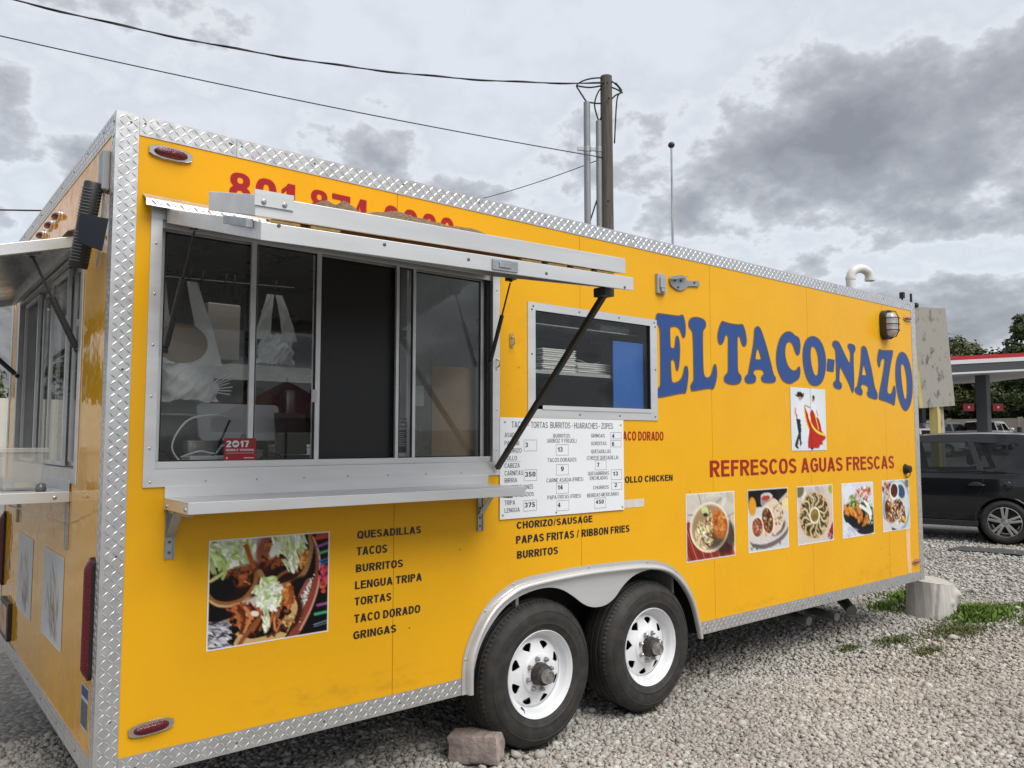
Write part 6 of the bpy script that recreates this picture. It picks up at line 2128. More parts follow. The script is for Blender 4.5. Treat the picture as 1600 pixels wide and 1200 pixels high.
# ------------------------------------------------------------------ things on the ground by the trailer
M_BRICK = mat('red_sandstone', (.24, .18, .165), .9, col2=(.40, .335, .30), vscale=9, thr=(.38, .66), bump=.6, bscale=24, bdist=.02)
mb = MB()
import bmesh
bm = bmesh.new()
bmesh.ops.create_cube(bm, size=1.0)
bmesh.ops.subdivide_edges(bm, edges=bm.edges, cuts=7, use_grid_fill=True)
for v in bm.verts:
    c = v.co
    c.x *= .27; c.y *= .125; c.z *= .15
    n = noise1(c.x * 22, c.y * 26 + c.z * 19, 3)
    sh = max(abs(c.x) / .135, abs(c.z) / .075, abs(c.y) / .0625)
    c += c.normalized() * (.004 * n - .006 * (1 if (abs(c.x) > .13) + (abs(c.y) > .06) + (abs(c.z) > .07) >= 2 else 0))
    if c.z > .06:
        c.z -= .012 * (1 + n) * .5
me = bpy.data.meshes.new('stone_chock')
bm.to_mesh(me)
bm.free()
o = link('stone_chock', me, M_BRICK, None, smooth=True, auto=35)
o.location = (1.800, .100, .072)
o.rotation_euler = (.06, -.10, R(-57))
tag(o, 'reddish broken stone block wedged under the front left tyre', 'stone')

# weathered tree stump under the front corner
stump = empty('tree_stump', (7.16, .13, 0), 'weathered grey log stump standing by the front corner of the trailer', 'stump')


def stump_r(a, h):
    r = .215 + .016 * math.sin(2 * a + .6) + .007 * math.sin(5 * a + 1.2) + .0015 * math.sin(17 * a + 3 * h)
    r *= 1.10 - .13 * h
    r += .060 * math.exp(-((math.remainder(a - R(-62), 2 * math.pi)) / .26) ** 2 - ((h - .66) / .20) ** 2)
    r += .028 * math.exp(-((math.remainder(a - R(-98), 2 * math.pi)) / .10) ** 2 - ((h - .48) / .07) ** 2)
    r += .030 * math.exp(-((math.remainder(a - R(-75), 2 * math.pi)) / .09) ** 2 - ((h - .72) / .08) ** 2)
    r -= .022 * math.exp(-((math.remainder(a - R(-150) - .16 * h, 2 * math.pi)) / .040) ** 2)
    r -= .010 * math.exp(-((math.remainder(a - R(-122) + .1 * h, 2 * math.pi)) / .022) ** 2)
    return r


mb = MB()
zt_ = lambda x, y: .315 - .05 * (x - 7.16) + .10 * (y - .13)
mb.grid(lambda u, v: (lambda a: (7.16 + stump_r(a, v) * math.cos(a), .13 + stump_r(a, v) * math.sin(a), -.02 + (zt_(7.16 + .2 * math.cos(a), .13 + .2 * math.sin(a)) + .02) * v))(2 * math.pi * u), 110, 22)
M_LOG = mat('weathered_wood', (.42, .395, .355), .85, col2=(.56, .535, .50), vscale=8, stretch=(2, 2, .5), bump=.5, bscale=22, bdist=.012)
mb.build('stump_side', M_LOG, stump, smooth=True)
mb = MB().grid(lambda u, v: (lambda a, r: (7.16 + r * math.cos(a), .13 + r * math.sin(a), zt_(7.16 + .2 * v * math.cos(a), .13 + .2 * v * math.sin(a)) + .003 * math.sin(60 * r)))(2 * math.pi * u, stump_r(2 * math.pi * u, 1) * v), 90, 14)
mb.build('stump_top', mat('cut_wood_top', (.46, .43, .38), .85, var=.15, vscale=16, bump=.5, bscale=50, bdist=.01), stump, smooth=True)
tag(MB().cyl((7.62, .56, -.05), (7.63, .545, .40), .012, .012, 8).build('marker_stake', mat('orange_red_paint', (.42, .06, .02), .5), None, smooth=True, auto=40), 'thin orange red stake behind the stump', 'stake')

# unseen umbrella across the lot, added so the panes reflect something maroon
um = empty('reflection_umbrella', (5.9, -12.1, 0), 'unseen maroon umbrella added for its reflection in the serving window glass', 'umbrella')
M_MAROON = mat('maroon_canvas', (.16, .018, .030), .7)
mb = MB()
n_ = 8
vs = [(5.9, -12.1, 2.85)] + [(5.9 + 1.5 * math.cos(2 * math.pi * k / n_), -12.1 + 1.5 * math.sin(2 * math.pi * k / n_), 2.05) for k in range(n_)] + [(5.9 + 1.5 * math.cos(2 * math.pi * k / n_), -12.1 + 1.5 * math.sin(2 * math.pi * k / n_), 1.80) for k in range(n_)]
mb.add(vs, [(0, 1 + k, 1 + (k + 1) % n_) for k in range(n_)] + [(1 + k, 9 + k, 9 + (k + 1) % n_, 1 + (k + 1) % n_) for k in range(n_)])
mb.build('umbrella_canopy', M_MAROON, um)
MB().cyl((5.9, -12.1, 0), (5.9, -12.1, 2.9), .025, .025, 10).build('umbrella_pole', M_BLKMET, um)
MB().cyl((5.9, -12.1, 0), (5.9, -12.1, .10), .30, .26, 20).build('umbrella_base', M_BLKMET, um)


# ------------------------------------------------------------------ utility pole, overhead lines, flagpole
M_POLE = mat('weathered_pole_wood', (.07, .062, .052), .9, col2=(.125, .112, .094), vscale=7, stretch=(3, 3, .15), bump=.5, bscale=20, bdist=.02)
PX, PY = 12.10, 9.02
pole = empty('utility_pole', (PX, PY, 0), 'wooden utility pole with two grey conduits rising behind the yellow trailer', 'utility pole')
mb = MB().tube([(PX, PY, -.2), (PX, PY, 5), (PX, PY, 9.99)], [.165, .150, .135], 20)
mb.build('pole_shaft', M_POLE, pole, smooth=True, auto=50)
M_CONDUIT = mat('grey_conduit', (.27, .285, .30), .5, .2, var=.08, vscale=4)
for x, y, zt, r in ((11.70, 9.25, 9.35, .075), (11.93, 9.10, 8.92, .068)):
    MB().tube([(x, y, 0), (x, y, zt)], r, 16).build('conduit', M_CONDUIT, pole, smooth=True, auto=50)
for z in (8.25, 5.35):
    MB().bar((11.50, 9.36, z), (12.12, 8.99, z), .05, .07).build('standoff_bracket', M_GALV, pole)
    for x, y, r in ((11.70, 9.25, .085), (11.93, 9.10, .078)):
        MB().cyl((x, y, z - .06), (x, y, z + .06), r, r, 16).build('conduit_clamp', M_GALV, pole)
loops = [[(11.70, 9.25, 9.35), (11.55, 9.33, 9.60), (11.50, 9.36, 9.75), (11.70, 9.20, 9.88), (12.0, 9.0, 9.92), (12.22, 8.85, 9.80), (12.32, 8.78, 9.62), (12.25, 8.83, 9.40), (12.20, 8.87, 8.4)],
         [(11.93, 9.10, 8.92), (11.85, 9.15, 9.3), (11.92, 9.08, 9.62), (12.05, 8.98, 9.74), (12.25, 8.82, 9.66), (12.36, 8.75, 9.58)],
         [(11.95, 9.08, 8.95), (12.05, 8.99, 9.25), (12.20, 8.86, 9.50), (12.34, 8.76, 9.62), (12.22, 8.84, 9.82)],
         [(11.72, 9.24, 9.36), (11.9, 9.10, 9.33), (12.05, 8.98, 9.35)], [(11.50, 9.36, 9.72), (11.75, 9.2, 9.70), (12.0, 9.0, 9.75)], [(11.62, 9.3, 5.4), (11.66, 9.27, 6.2), (11.95, 9.1, 7.3)]]
for lp in loops:
    MB().tube(spline(lp, 6, False), .018, 6).build('drop_wire', M_BLACK, pole, smooth=True)
mb = MB()
for z in (9.75, 7.0, 6.0, 5.85, 5.2, 9.4):
    mb.cyl((PX - .09 + .05 * math.sin(z * 7), PY - .15, z), (PX - .10 + .05 * math.sin(z * 7), PY - .19, z), .022, .022, 8)
mb.build('pole_bolt', M_BLACK, pole, kind='stuff')


def cable(p0, p1, sag, r, label, twist=False):
    p0, p1 = Vector(p0), Vector(p1)
    pts = []
    for k in range(61):
        t = k / 60
        p = p0.lerp(p1, t)
        p.z -= 4 * sag * t * (1 - t)
        pts.append(p)
    mb = MB().tube(pts, r, 6)
    if twist:
        d = (p1 - p0).normalized()
        s_ = d.cross(Vector((0, 0, 1))).normalized()
        u_ = s_.cross(d)
        L_ = (p1 - p0).length
        tw = [p + (s_ * math.cos(k * L_ / 60 * 3.2) + u_ * math.sin(k * L_ / 60 * 3.2)) * r * 1.5 for k, p in enumerate(pts)]
        mb.tube(tw, r * .7, 5)
    o = mb.build('overhead_cable', M_BLACK, None, smooth=True)
    return tag(o, label, 'cable', 'overhead cables')


cable((.15, 12.21, 9.13), (12.05, 8.95, 9.80), .46, .014, 'thick twisted black cable sagging from the pole top to the upper left', True)
cable((.26, 13.45, 8.98), (12.0, 9.0, 8.05), .10, .011, 'thin black cable crossing the sky below the twisted one')
cable((13.61, 17.99, 9.86 - .55), (12.0, 9.2, 8.05), .12, .010, 'thin black cable running from the pole down behind the roof')
cable((.6, 33.7, 10.46), (10.0, 26.0, 10.33), .05, .03, 'far black cable at the left edge above the rear hatch')

fpole = empty('flagpole', (22.65, 15.72, 0), 'thin pale metal pole with a dark ball on top, behind the trailer roof', 'pole')
MB().tube([(22.65, 15.72, 0), (22.65, 15.72, 12.85)], [.07, .038], 12).build('pole_shaft', mat('pale_pole_metal', (.42, .43, .45), .4, .5, var=.15, vscale=2), fpole, smooth=True, auto=50)
MB().ball((22.65, 15.72, 12.93), (.13, .13, .12), 14, 10).build('ball_finial', M_BLKMET, fpole, smooth=True)

# ------------------------------------------------------------------ weathered box sign on a post
sg = empty('box_sign', (20.3, 5.6, 0), 'tall weathered grey box sign with peeling paint on a yellow post', 'sign')
A_, B_ = Vector((19.72, 5.70, 0)), Vector((20.42, 5.14, 0))
dv_ = (B_ - A_).normalized()
nv_ = Vector((-dv_.y, dv_.x, 0)) * .30
M_PEEL = mat('peeling_grey_paint', (.36, .34, .305), .85, col2=(.13, .122, .112), vscale=6.5, thr=(.55, .66), stretch=(1, 1, .45), bump=.3, bscale=9)
# broad face leans a little: taper towards the foot as seen in the place
f0 = [Vector((A_.x, A_.y, 5.02)), Vector((B_.x - .03, B_.y + .02, 4.98)), Vector((B_.x + .09, B_.y - .07, 2.50)), Vector((A_.x + .17, A_.y - .13, 2.44))]
mb = MB()
mb.add(f0 + [p + nv_ for p in f0], [(0, 3, 2, 1), (4, 5, 6, 7), (1, 2, 6, 5), (0, 1, 5, 4), (2, 3, 7, 6)])
mb.build('sign_cabinet', M_PEEL, sg, fix=True)
mb = MB()
e0 = [f0[0] - dv_ * .002, f0[0] - dv_ * .002 + nv_, f0[3] - dv_ * .002 + nv_, f0[3] - dv_ * .002]
mb.add([p - dv_ * .10 for p in e0] + e0, [(0, 1, 2, 3), (0, 4, 5, 1), (1, 5, 6, 2), (2, 6, 7, 3), (3, 7, 4, 0)])
M_YPOST = mat('faded_yellow_paint', (.52, .42, .16), .6, var=.12, vscale=3)
mb.build('sign_edge', M_YPOST, sg, fix=True)
pc = (f0[3] + f0[2]) / 2 + nv_ / 2
MB().box((pc.x - .17, pc.y - .10, -.1), (pc.x + .02, pc.y + .10, 2.48)).build('sign_post', M_YPOST, sg)
MB().box((pc.x + .022, pc.y - .11, -.1), (pc.x + .17, pc.y + .09, 2.47)).build('sign_post', M_PEEL, sg)
MB().tube([(A_.x - .02, A_.y, 5.0), (A_.x - .02, A_.y, 5.35)], .03, 8).build('sign_bolt', M_BLACK, sg)
MB().ball((A_.x + .10, A_.y - .06, 5.06), .07, 10, 6).build('sign_lifting_eye', M_BLACK, sg)

# ------------------------------------------------------------------ filling station canopy and pumps
fs_ = empty('station_canopy', (47, 13, 0), 'flat filling station canopy with a red, white and grey edge', 'canopy')
CA, CB = Vector((39.6, 14.05, 0)), Vector((44.9, 9.62, 0))       # front edge seen over the car
cd2 = (CB - CA).normalized()
cn = Vector((-cd2.y, cd2.x, 0))
cn = cn if cn.x > 0 else -cn
C0, C1 = CA - cd2 * 6.0, CB + cd2 * 3.0
zc = lambda p, k: 4.80 + .050 * ((p - CA).dot(cd2)) + k          # edge climbs very slightly with the forecourt


def band(name, k0, k1, m_, out):
    mb = MB()
    q0, q1 = C0 - cn * out, C1 - cn * out
    vs = []
    for p in (q0, q1, q1 + cn * 11, q0 + cn * 11):
        for k in (k0, k1):
            vs.append((p.x, p.y, zc(p - cn * ((p - CA).dot(cn)), k)))
    mb.add(vs, [(0, 2, 3, 1), (2, 4, 5, 3), (4, 6, 7, 5), (6, 0, 1, 7), (1, 3, 5, 7), (0, 6, 4, 2)])
    mb.build(name, m_, fs_, fix=True)


M_CWHITE = mat('canopy_white', (.62, .63, .65), .5)
M_CGREY = mat('canopy_grey', (.055, .058, .064), .5)
band('fascia_red', .70, .90, mat('canopy_red', (.42, .015, .02), .4), .03)
band('fascia_white', .50, .698, M_CWHITE, .05)
band('fascia_grey', .09, .498, M_CGREY, .02)
band('fascia_lower_white', .0, .088, M_CWHITE, .05)
for t, dpt in ((4.15, 2.0), (-3.4, 2.0), (4.15, 8.6)):
    b0 = CA + cd2 * t + cn * dpt
    MB().box((b0.x - .26, b0.y - .26, 0), (b0.x + .26, b0.y + .26, zc(CA + cd2 * t, -.002))).build('canopy_column', M_CGREY, fs_)
b0 = CA + cd2 * 4.15 + cn * 1.7
for sx, x in enumerate((-.95, .55)):
    p = b0 + cd2 * x
    MB().obox((p.x, p.y, 3.32), cd2 * .27, cn * .04, (0, 0, .19)).build('bay_number', mat('bay_red', (.30, .012, .02), .4), fs_)
    p = p - cn * .05
    MB().obox((p.x, p.y, 3.32), cd2 * .05, cn * .005, (0, 0, .05)).build('bay_dot', M_CWHITE, fs_)
M_PUMP = mat('pump_grey', (.20, .215, .235), .45, var=.1, vscale=3)


def pump(p, label, k):
    e = empty('fuel_pump', p, label, 'fuel pump', 'fuel pumps under the canopy')
    p = Vector(p)
    ob = lambda c, a, b, h: MB().obox(p + c, cd2 * a, cn * b, (0, 0, h))
    ob(Vector((0, 0, 1.15)), .48, .30, 1.15).build('pump_body', M_PUMP, e, bevel=.03)
    ob(cd2 * -.40 + Vector((0, 0, 1.2)) - cn * .02, .10, .33, 1.25).build('pump_side', mat('pump_light', (.32, .33, .35), .45), e)
    ob(cd2 * .40 + Vector((0, 0, 1.2)) - cn * .02, .10, .33, 1.22).build('pump_side', MATS['pump_light'], e)
    ob(Vector((0, 0, 2.42)), .60, .34, .10).build('pump_top', mat('pump_cap', (.16, .15, .15), .5), e)
    ob(Vector((0, 0, 1.75)) - cn * .31, .20, .01, .12).build('pump_screen', M_BLKMET, e)
    ob(Vector((0, 0, 2.05)) - cn * .31, .22, .01, .06).build('pump_sign', M_CWHITE, e)
    q = p + cd2 * .2 + Vector((0, 0, 2.5))
    MB().tube([q, q + Vector((0, 0, .9)), q + Vector((0, 0, .95)) + cd2 * .6], .035, 6).build('hose_mast', MATS['pump_light'], e)


b1 = CA + cd2 * 1.55 + cn * 2.2
pump((b1.x, b1.y, 0), 'grey fuel pump beside the canopy column', 0)
b1 = CA + cd2 * -.4 + cn * 2.2
pump((b1.x, b1.y, 0), 'grey fuel pump half hidden behind the box sign', 1)


# ------------------------------------------------------------------ vehicles
def bisected(loops, ss, zs_):
    """flat side sheet in (s,z), cut into strips so that it can be curved"""
    bm = bmesh.new()
    tris = tessellate_polygon([[Vector((p[0], p[1], 0)) for p in lp] for lp in loops])
    vs = [bm.verts.new((p[0], 0, p[1])) for lp in loops for p in lp]
    for t in tris:
        try:
            bm.faces.new([vs[i] for i in t])
        except ValueError:
            pass
    for s in ss:
        bmesh.ops.bisect_plane(bm, geom=bm.verts[:] + bm.edges[:] + bm.faces[:], plane_co=(s, 0, 0), plane_no=(1, 0, 0), dist=1e-5)
    for z in zs_:
        bmesh.ops.bisect_plane(bm, geom=bm.verts[:] + bm.edges[:] + bm.faces[:], plane_co=(0, 0, z), plane_no=(0, 0, 1), dist=1e-5)
    v = [tuple(q.co) for q in bm.verts]
    bm.verts.index_update()
    f = [tuple(q.index for q in fc.verts) for fc in bm.faces]
    bm.free()
    return v, f


def make_car(name, label, paint, prof, glassq, axles, wr, W, belt, roofz, trim_lo, rim_m, detail=True, tint=(.10, .11, .11)):
    """car about its own origin: s runs forwards along local -X, ground at z=0, near side at local y=-W.
    prof = closed outline of the side without wheel arches; glassq = list of window outlines"""
    e = empty(name, (0, 0, 0), label, 'car', local=True)

    def wy(s, z):
        """half width of the body at (s,z)"""
        w = W
        if z > belt:
            w -= (z - belt) * .33
        else:
            w -= .05 * ((belt - .25 - z) / .5) ** 2 if z < belt - .25 else 0
            w -= .03 * max(0, (z - (belt - .12)) / .12)
        xs = [p[0] for p in prof]
        a, b = min(xs), max(xs)
        q = (s - (a + b) / 2) / ((b - a) / 2)
        w -= .16 * max(0, abs(q) - .55) ** 2 / .2
        return w
    # side with arches
    arch_r = wr * 1.14
    out = []
    n = len(prof)
    zb = trim_lo
    lower = [(min(p[0] for p in prof) + .02, zb + .08)]
    for ax_ in axles:
        dz = zb - wr
        half = math.sqrt(max(arch_r ** 2 - dz ** 2, .001))
        a0 = math.atan2(dz, -half)
        if a0 < 0:
            a0 += 2 * math.pi
        a1 = math.atan2(dz, half)
        lower += [(ax_ + arch_r * math.cos(a0 + (a1 - a0) * k / 18), wr + arch_r * math.sin(a0 + (a1 - a0) * k / 18)) for k in range(19)]
    lower.append((max(p[0] for p in prof) - .02, zb + .08))
    loop = lower + prof          # prof runs from front low, over the top, to rear low
    ss = np.arange(min(p[0] for p in prof), max(p[0] for p in prof), .16)
    zz = np.arange(zb, roofz, .07)
    v, f = bisected([loop] + glassq, ss, zz)
    for sg_ in (-1, 1):
        mb = MB().add([(s, sg_ * wy(s, z), z) for s, _, z in v], f)
        mb.build('body_side', paint, e, smooth=True, auto=30)
    # top skin over the outline
    sk = MB()
    nt2 = 8
    top = [p for p in prof]
    vs, fsx = [], []
    for (s, z) in top:
        for j in range(nt2 + 1):
            y = (2 * j / nt2 - 1)
            crown = .035 * (1 - y * y) if z > belt else .02 * (1 - y * y)
            vs.append((s, y * wy(s, z), z + crown))
    for i in range(len(top) - 1):
        for j in range(nt2):
            fsx.append((i * (nt2 + 1) + j, i * (nt2 + 1) + j + 1, (i + 1) * (nt2 + 1) + j + 1, (i + 1) * (nt2 + 1) + j))
    return e, wy, vs, fsx, top, nt2


def add_skin(e, vs, fsx, top, nt2, paint, glass_seg, gm):
    def part(name, fl, m_):
        used = sorted({i for f in fl for i in f})
        mp = {k: n for n, k in enumerate(used)}
        if fl:
            MB().add([vs[k] for k in used], [tuple(mp[i] for i in f) for f in fl]).build(name, m_, e, smooth=True, auto=35)
    mid = len(top) / 2
    seg = lambda i: i // nt2
    runs, cur = [], []
    for s_ in range(len(top) - 1):
        if s_ in glass_seg:
            if cur:
                runs.append(('body_top', cur))
                cur = []
            continue
        cur.append(s_)
    runs.append(('body_top', cur))
    runs[0] = ('bonnet', runs[0][1])
    for nm, r_ in runs:
        part(nm, [f for i, f in enumerate(fsx) if seg(i) in r_], paint)
    part('windscreen', [f for i, f in enumerate(fsx) if seg(i) in glass_seg and seg(i) < mid], gm)
    part('rear_glass', [f for i, f in enumerate(fsx) if seg(i) in glass_seg and seg(i) >= mid], gm)


def car_windows(e, glassq, wy, gm, names):
    for nm, lp in zip(names, glassq):
        for sg_ in (-1, 1):
            v, f = bisected([lp], [], np.arange(.8, 1.7, .08))
            MB().add([(s, sg_ * (wy(s, z) - .008), z) for s, _, z in v], f).build(nm, gm, e, smooth=True)
            k = len(lp)
            mb = MB()
            cx, cz = sum(p[0] for p in lp) / k, sum(p[1] for p in lp) / k
            o_ = [(p[0] + (p[0] - cx) * .02, p[1] + (p[1] - cz) * .04) for p in lp]
            vs = [(s, sg_ * (wy(s, z) + .004), z) for s, z in o_] + [(s, sg_ * (wy(s, z) - .006), z) for s, z in lp]
            mb.add(vs, [(i, (i + 1) % k, k + (i + 1) % k, k + i) for i in range(k)])
            mb.build('window_rubber', M_BLACK, e)


def alloy_wheel(e, s, y, r, sg_, spokes, m_rim, nm='wheel'):
    mb = MB().lathe([(.66 * r, -.02), (.70 * r, .012), (.80 * r, .026), (.92 * r, .018), (.985 * r, -.01), (r, -.04), (r, -.16), (.95 * r, -.19), (.70 * r, -.20)], (0, 0, 0), (0, sg_, 0), 56)
    w = mb.build(nm, M_TYRE, None, smooth=True, fix=True, auto=50)
    w.location = (s, y, r)
    w.parent = e
    mb = MB().lathe([(.665 * r, .000), (.685 * r, .014), (.66 * r, .016), (.63 * r, -.004), (.60 * r, -.05), (.58 * r, -.14), (.20 * r, -.15)], (0, 0, 0), (0, sg_, 0), 48)
    mb.build('rim', m_rim, w, smooth=True, fix=True, auto=50)
    MB().lathe([(.52 * r, -.11), (.0, -.11)], (0, 0, 0), (0, sg_, 0), 32).build('brake_disc', M_CHAS, w)
    for k in range(spokes):
        for d in (-.17, .17):
            a = 2 * math.pi * k / spokes + .3
            p0 = Vector((math.cos(a + d * 1.6) * .15 * r, sg_ * .000, math.sin(a + d * 1.6) * .15 * r))
            p1 = Vector((math.cos(a + d) * .655 * r, sg_ * -.004, math.sin(a + d) * .655 * r))
            MB().bar(p0, p1, .037, .05, (0, 1, 0)).build('spoke', m_rim, w, bevel=.006)
    MB().lathe([(.20 * r, -.03), (.19 * r, .004), (.10 * r, .010), (0, .010)], (0, 0, 0), (0, sg_, 0), 24).build('hub_cap', m_rim, w, smooth=True, fix=True, auto=40)
    return w


M_BLKCAR = mat('black_car_paint', (.008, .009, .011), .14, 0, .4, coat=.45)
M_ALLOY = mat('silver_alloy', (.55, .55, .54), .28, .85)
M_TINT = glass('tinted_car_glass', (.30, .32, .32), 1.5, refl=0.8)
# --- dark hatchback parked beyond the trailer: front towards -X
prof = [(-2.02, .45), (-2.05, .62), (-2.03, .80), (-1.92, .93), (-1.60, 1.02), (-1.12, 1.10), (-1.02, 1.12), (-.80, 1.27), (-.52, 1.45), (-.34, 1.545), (-.05, 1.595), (.40, 1.625), (.95, 1.635), (1.45, 1.625), (1.74, 1.595), (1.84, 1.55), (1.93, 1.35), (2.00, 1.12), (2.05, .98), (2.08, .80), (2.08, .62), (2.06, .45)]
win = [[(-.86, 1.085), (-.10, 1.075), (-.17, 1.49), (-.40, 1.46), (-.62, 1.33)],
       [(.01, 1.075), (.93, 1.085), (.80, 1.505), (-.06, 1.50)],
       [(1.02, 1.090), (1.16, 1.12), (1.47, 1.46), (1.44, 1.485), (.88, 1.505)]]
car, wy, vs, fx, top, nt2 = make_car('parked_car', 'dark grey hatchback parked beyond the front of the trailer', M_BLKCAR, prof, win, (-1.32, 1.26), .325, .875, 1.05, 1.64, .26, M_ALLOY)
add_skin(car, vs, fx, top, nt2, M_BLKCAR, {6, 7, 8, 15, 16}, M_TINT)
car_windows(car, win, wy, M_TINT, ['front_door_glass', 'rear_door_glass', 'quarter_glass'])
for s in (-1.32, 1.26):
    for sg_ in (-1, 1):
        alloy_wheel(car, s, sg_ * .845, .325, sg_, 5, M_ALLOY)
        mb = MB()
        pts = [(s + .372 * math.cos(a), sg_ * (wy(s, .4) + .006), .325 + .372 * math.sin(a)) for a in np.linspace(R(-12), R(192), 24)]
        mb.tube(pts, .018, 6)
        mb.build('arch_lip', M_BLKCAR, car, smooth=True)
        MB().lathe([(.372, -.02), (.372, -.30), (.10, -.30)], (s, sg_ * .86, .325), (0, sg_, 0), 32).build('wheel_housing', M_CHAS, car)
for sg_ in (-1, 1):
    mb = MB()
    mb.box((-1.0, sg_ * .855 - .012, .235), (.92, sg_ * .855 + .012, .325))
    mb.build('sill_cladding', M_BLKMET, car, bevel=.01)
    for s in (-.14, .80):
        MB().tube([(s, sg_ * (wy(s, .86) + .012), .86), (s + .04, sg_ * (wy(s, .86) + .035), .862), (s + .20, sg_ * (wy(s, .86) + .035), .862), (s + .24, sg_ * (wy(s, .86) + .012), .86)], .015, 8).build('door_handle', M_BLKCAR, car, smooth=True)
        MB().ball((s + .11, sg_ * wy(s, .86), .875), (.085, .012, .035), 12, 8).build('handle_recess', M_BLACK, car, smooth=True)
    for lp in ([(-.98, .36), (-1.0, .8), (-.93, 1.06)], [(-.04, .34), (-.05, .8), (-.04, 1.06)], [(.90, .36), (.86, .55), (.93, .70), (1.0, .86), (1.0, 1.07)], [(-.95, 1.052), (0, 1.05), (1.0, 1.055)]):
        MB().tube([(s, sg_ * (wy(s, z) + .0005), z) for s, z in spline(lp, 5, False)], .0045, 5).build('door_gap', M_BLACK, car)
    MB().lathe([(.0, .003), (.072, .003), (.075, -.004)], (1.30, sg_ * (wy(1.30, .86)), .86), (0, sg_, 0), 28).build('fuel_flap', M_BLKCAR, car, smooth=True, fix=True)
    MB().tube([(1.30 + .077 * math.cos(a), sg_ * (wy(1.3, .86) + .001), .86 + .077 * math.sin(a)) for a in np.linspace(0, 2 * math.pi, 25)[:-1]], .0035, 5, closed=True).build('flap_gap', M_BLACK, car)
    MB().ball((-.88, sg_ * .97, 1.12), (.08, .11, .07), 14, 10).build('door_mirror', M_BLKCAR, car, smooth=True)
    MB().box((-1.98, sg_ * .62 - .18, .70), (-1.85, sg_ * .62 + .18, .84)).build('headlight', M_CHROME, car, bevel=.03)
    MB().box((1.98, sg_ * .70 - .10, .92), (2.05, sg_ * .70 + .10, 1.42)).build('tail_light', M_REDL, car, bevel=.02)
M_SEAT = mat('dark_seat_fabric', (.02, .02, .022), .8)
for s, y in ((-.20, -.36), (-.20, .36), (.72, -.38), (.72, .38)):
    MB().box((s, y - .22, .45), (s + .16, y + .22, 1.12)).build('car_seat', M_SEAT, car, bevel=.05)
    MB().box((s + .03, y - .12, 1.15), (s + .13, y + .12, 1.33)).build('headrest', M_SEAT, car, bevel=.045)
MB().box((-1.95, -.80, .28), (2.0, .80, .50)).build('car_floor', M_CHAS, car)
MB().box((-1.0, -.72, .51), (-.72, .72, 1.02)).build('dashboard', M_SEAT, car, bevel=.05)
car.location = (12.90, 2.69, gz(12.9, 2.69) - .01)
car.rotation_euler = (0, 0, R(-76))

M_WCAR = mat('white_car_paint', (.60, .61, .62), .2, 0, .5, coat=.6)
M_TINT2 = glass('far_car_glass', (.20, .22, .22), 1.5)
prof2 = [(-2.75, .50), (-2.78, .75), (-2.72, .98), (-2.45, 1.08), (-1.45, 1.17), (-1.38, 1.19), (-1.05, 1.48), (-.85, 1.68), (-.60, 1.75), (.30, 1.78), (.95, 1.76), (1.10, 1.68), (1.22, 1.20), (1.30, 1.16), (2.65, 1.16), (2.72, 1.12), (2.74, .80), (2.70, .50)]
win2 = [[(-1.18, 1.20), (-.12, 1.20), (-.12, 1.62), (-.74, 1.62)], [(.02, 1.20), (1.02, 1.20), (.94, 1.62), (.02, 1.62)]]
pk, wy2, vs2, fx2, top2, nt2 = make_car('pickup_truck', 'white pickup truck waiting under the canopy behind the dark hatchback', M_WCAR, prof2, win2, (-1.75, 1.75), .38, .95, 1.15, 1.8, .38, M_ALLOY)
pk['category'] = 'truck'
add_skin(pk, vs2, fx2, top2, nt2, M_WCAR, {5, 6, 7, 11}, M_TINT2)
car_windows(pk, win2, wy2, M_TINT2, ['front_door_glass', 'rear_door_glass'])
for s in (-1.75, 1.75):
    for sg_ in (-1, 1):
        alloy_wheel(pk, s, sg_ * .90, .38, sg_, 5, M_ALLOY)
for sg_ in (-1, 1):
    MB().ball((-1.05, sg_ * 1.08, 1.28), (.09, .13, .10), 12, 8).build('door_mirror', M_WCAR, pk, smooth=True)
    MB().box((.1, sg_ * .952 - .004, 1.0), (1.9, sg_ * .952 + .004, 1.12)).build('side_stripe', mat('maroon_stripe', (.25, .03, .05), .4), pk)
pk.location = (51.6, 15.55, gz(51, 15))
pk.rotation_euler = (0, 0, R(141 + 42))
pk['group'] = 'white vehicles at the filling station'
p2 = copy_tree(pk, (50.2, 17.6, gz(50, 17)), R(141 + 15))
p2['label'] = 'white pickup truck half hidden by the grey canopy column'

prof3 = [(-2.2, .45), (-2.25, .65), (-2.15, .85), (-1.7, .95), (-1.05, 1.02), (-.95, 1.04), (-.35, 1.38), (.05, 1.46), (.6, 1.46), (1.0, 1.40), (1.55, 1.08), (1.7, 1.04), (2.1, 1.0), (2.2, .85), (2.2, .45)]
win3 = [[(-.75, 1.03), (.10, 1.03), (.10, 1.37), (-.28, 1.35)], [(.2, 1.03), (1.2, 1.03), (.92, 1.32), (.55, 1.37), (.2, 1.37)]]


def sedan(label, loc, rz, name='parked_car'):
    c, w_, v_, f_, t_, n_ = make_car(name, label, M_WCAR, prof3, win3, (-1.35, 1.35), .32, .88, 1.0, 1.48, .28, M_ALLOY)
    add_skin(c, v_, f_, t_, n_, M_WCAR, {5, 6, 9, 10}, M_TINT2)
    car_windows(c, win3, w_, M_TINT2, ['front_door_glass', 'rear_door_glass'])
    for s in (-1.35, 1.35):
        for sg_ in (-1, 1):
            alloy_wheel(c, s, sg_ * .84, .32, sg_, 5, M_ALLOY)
    c.location = loc
    c.rotation_euler = (0, 0, rz)
    c['group'] = 'white vehicles at the filling station'
    return c


sedan('white saloon car just right of the trailer edge, behind the dark hatchback', (41.6, 15.4, gz(41, 15)), R(-55))

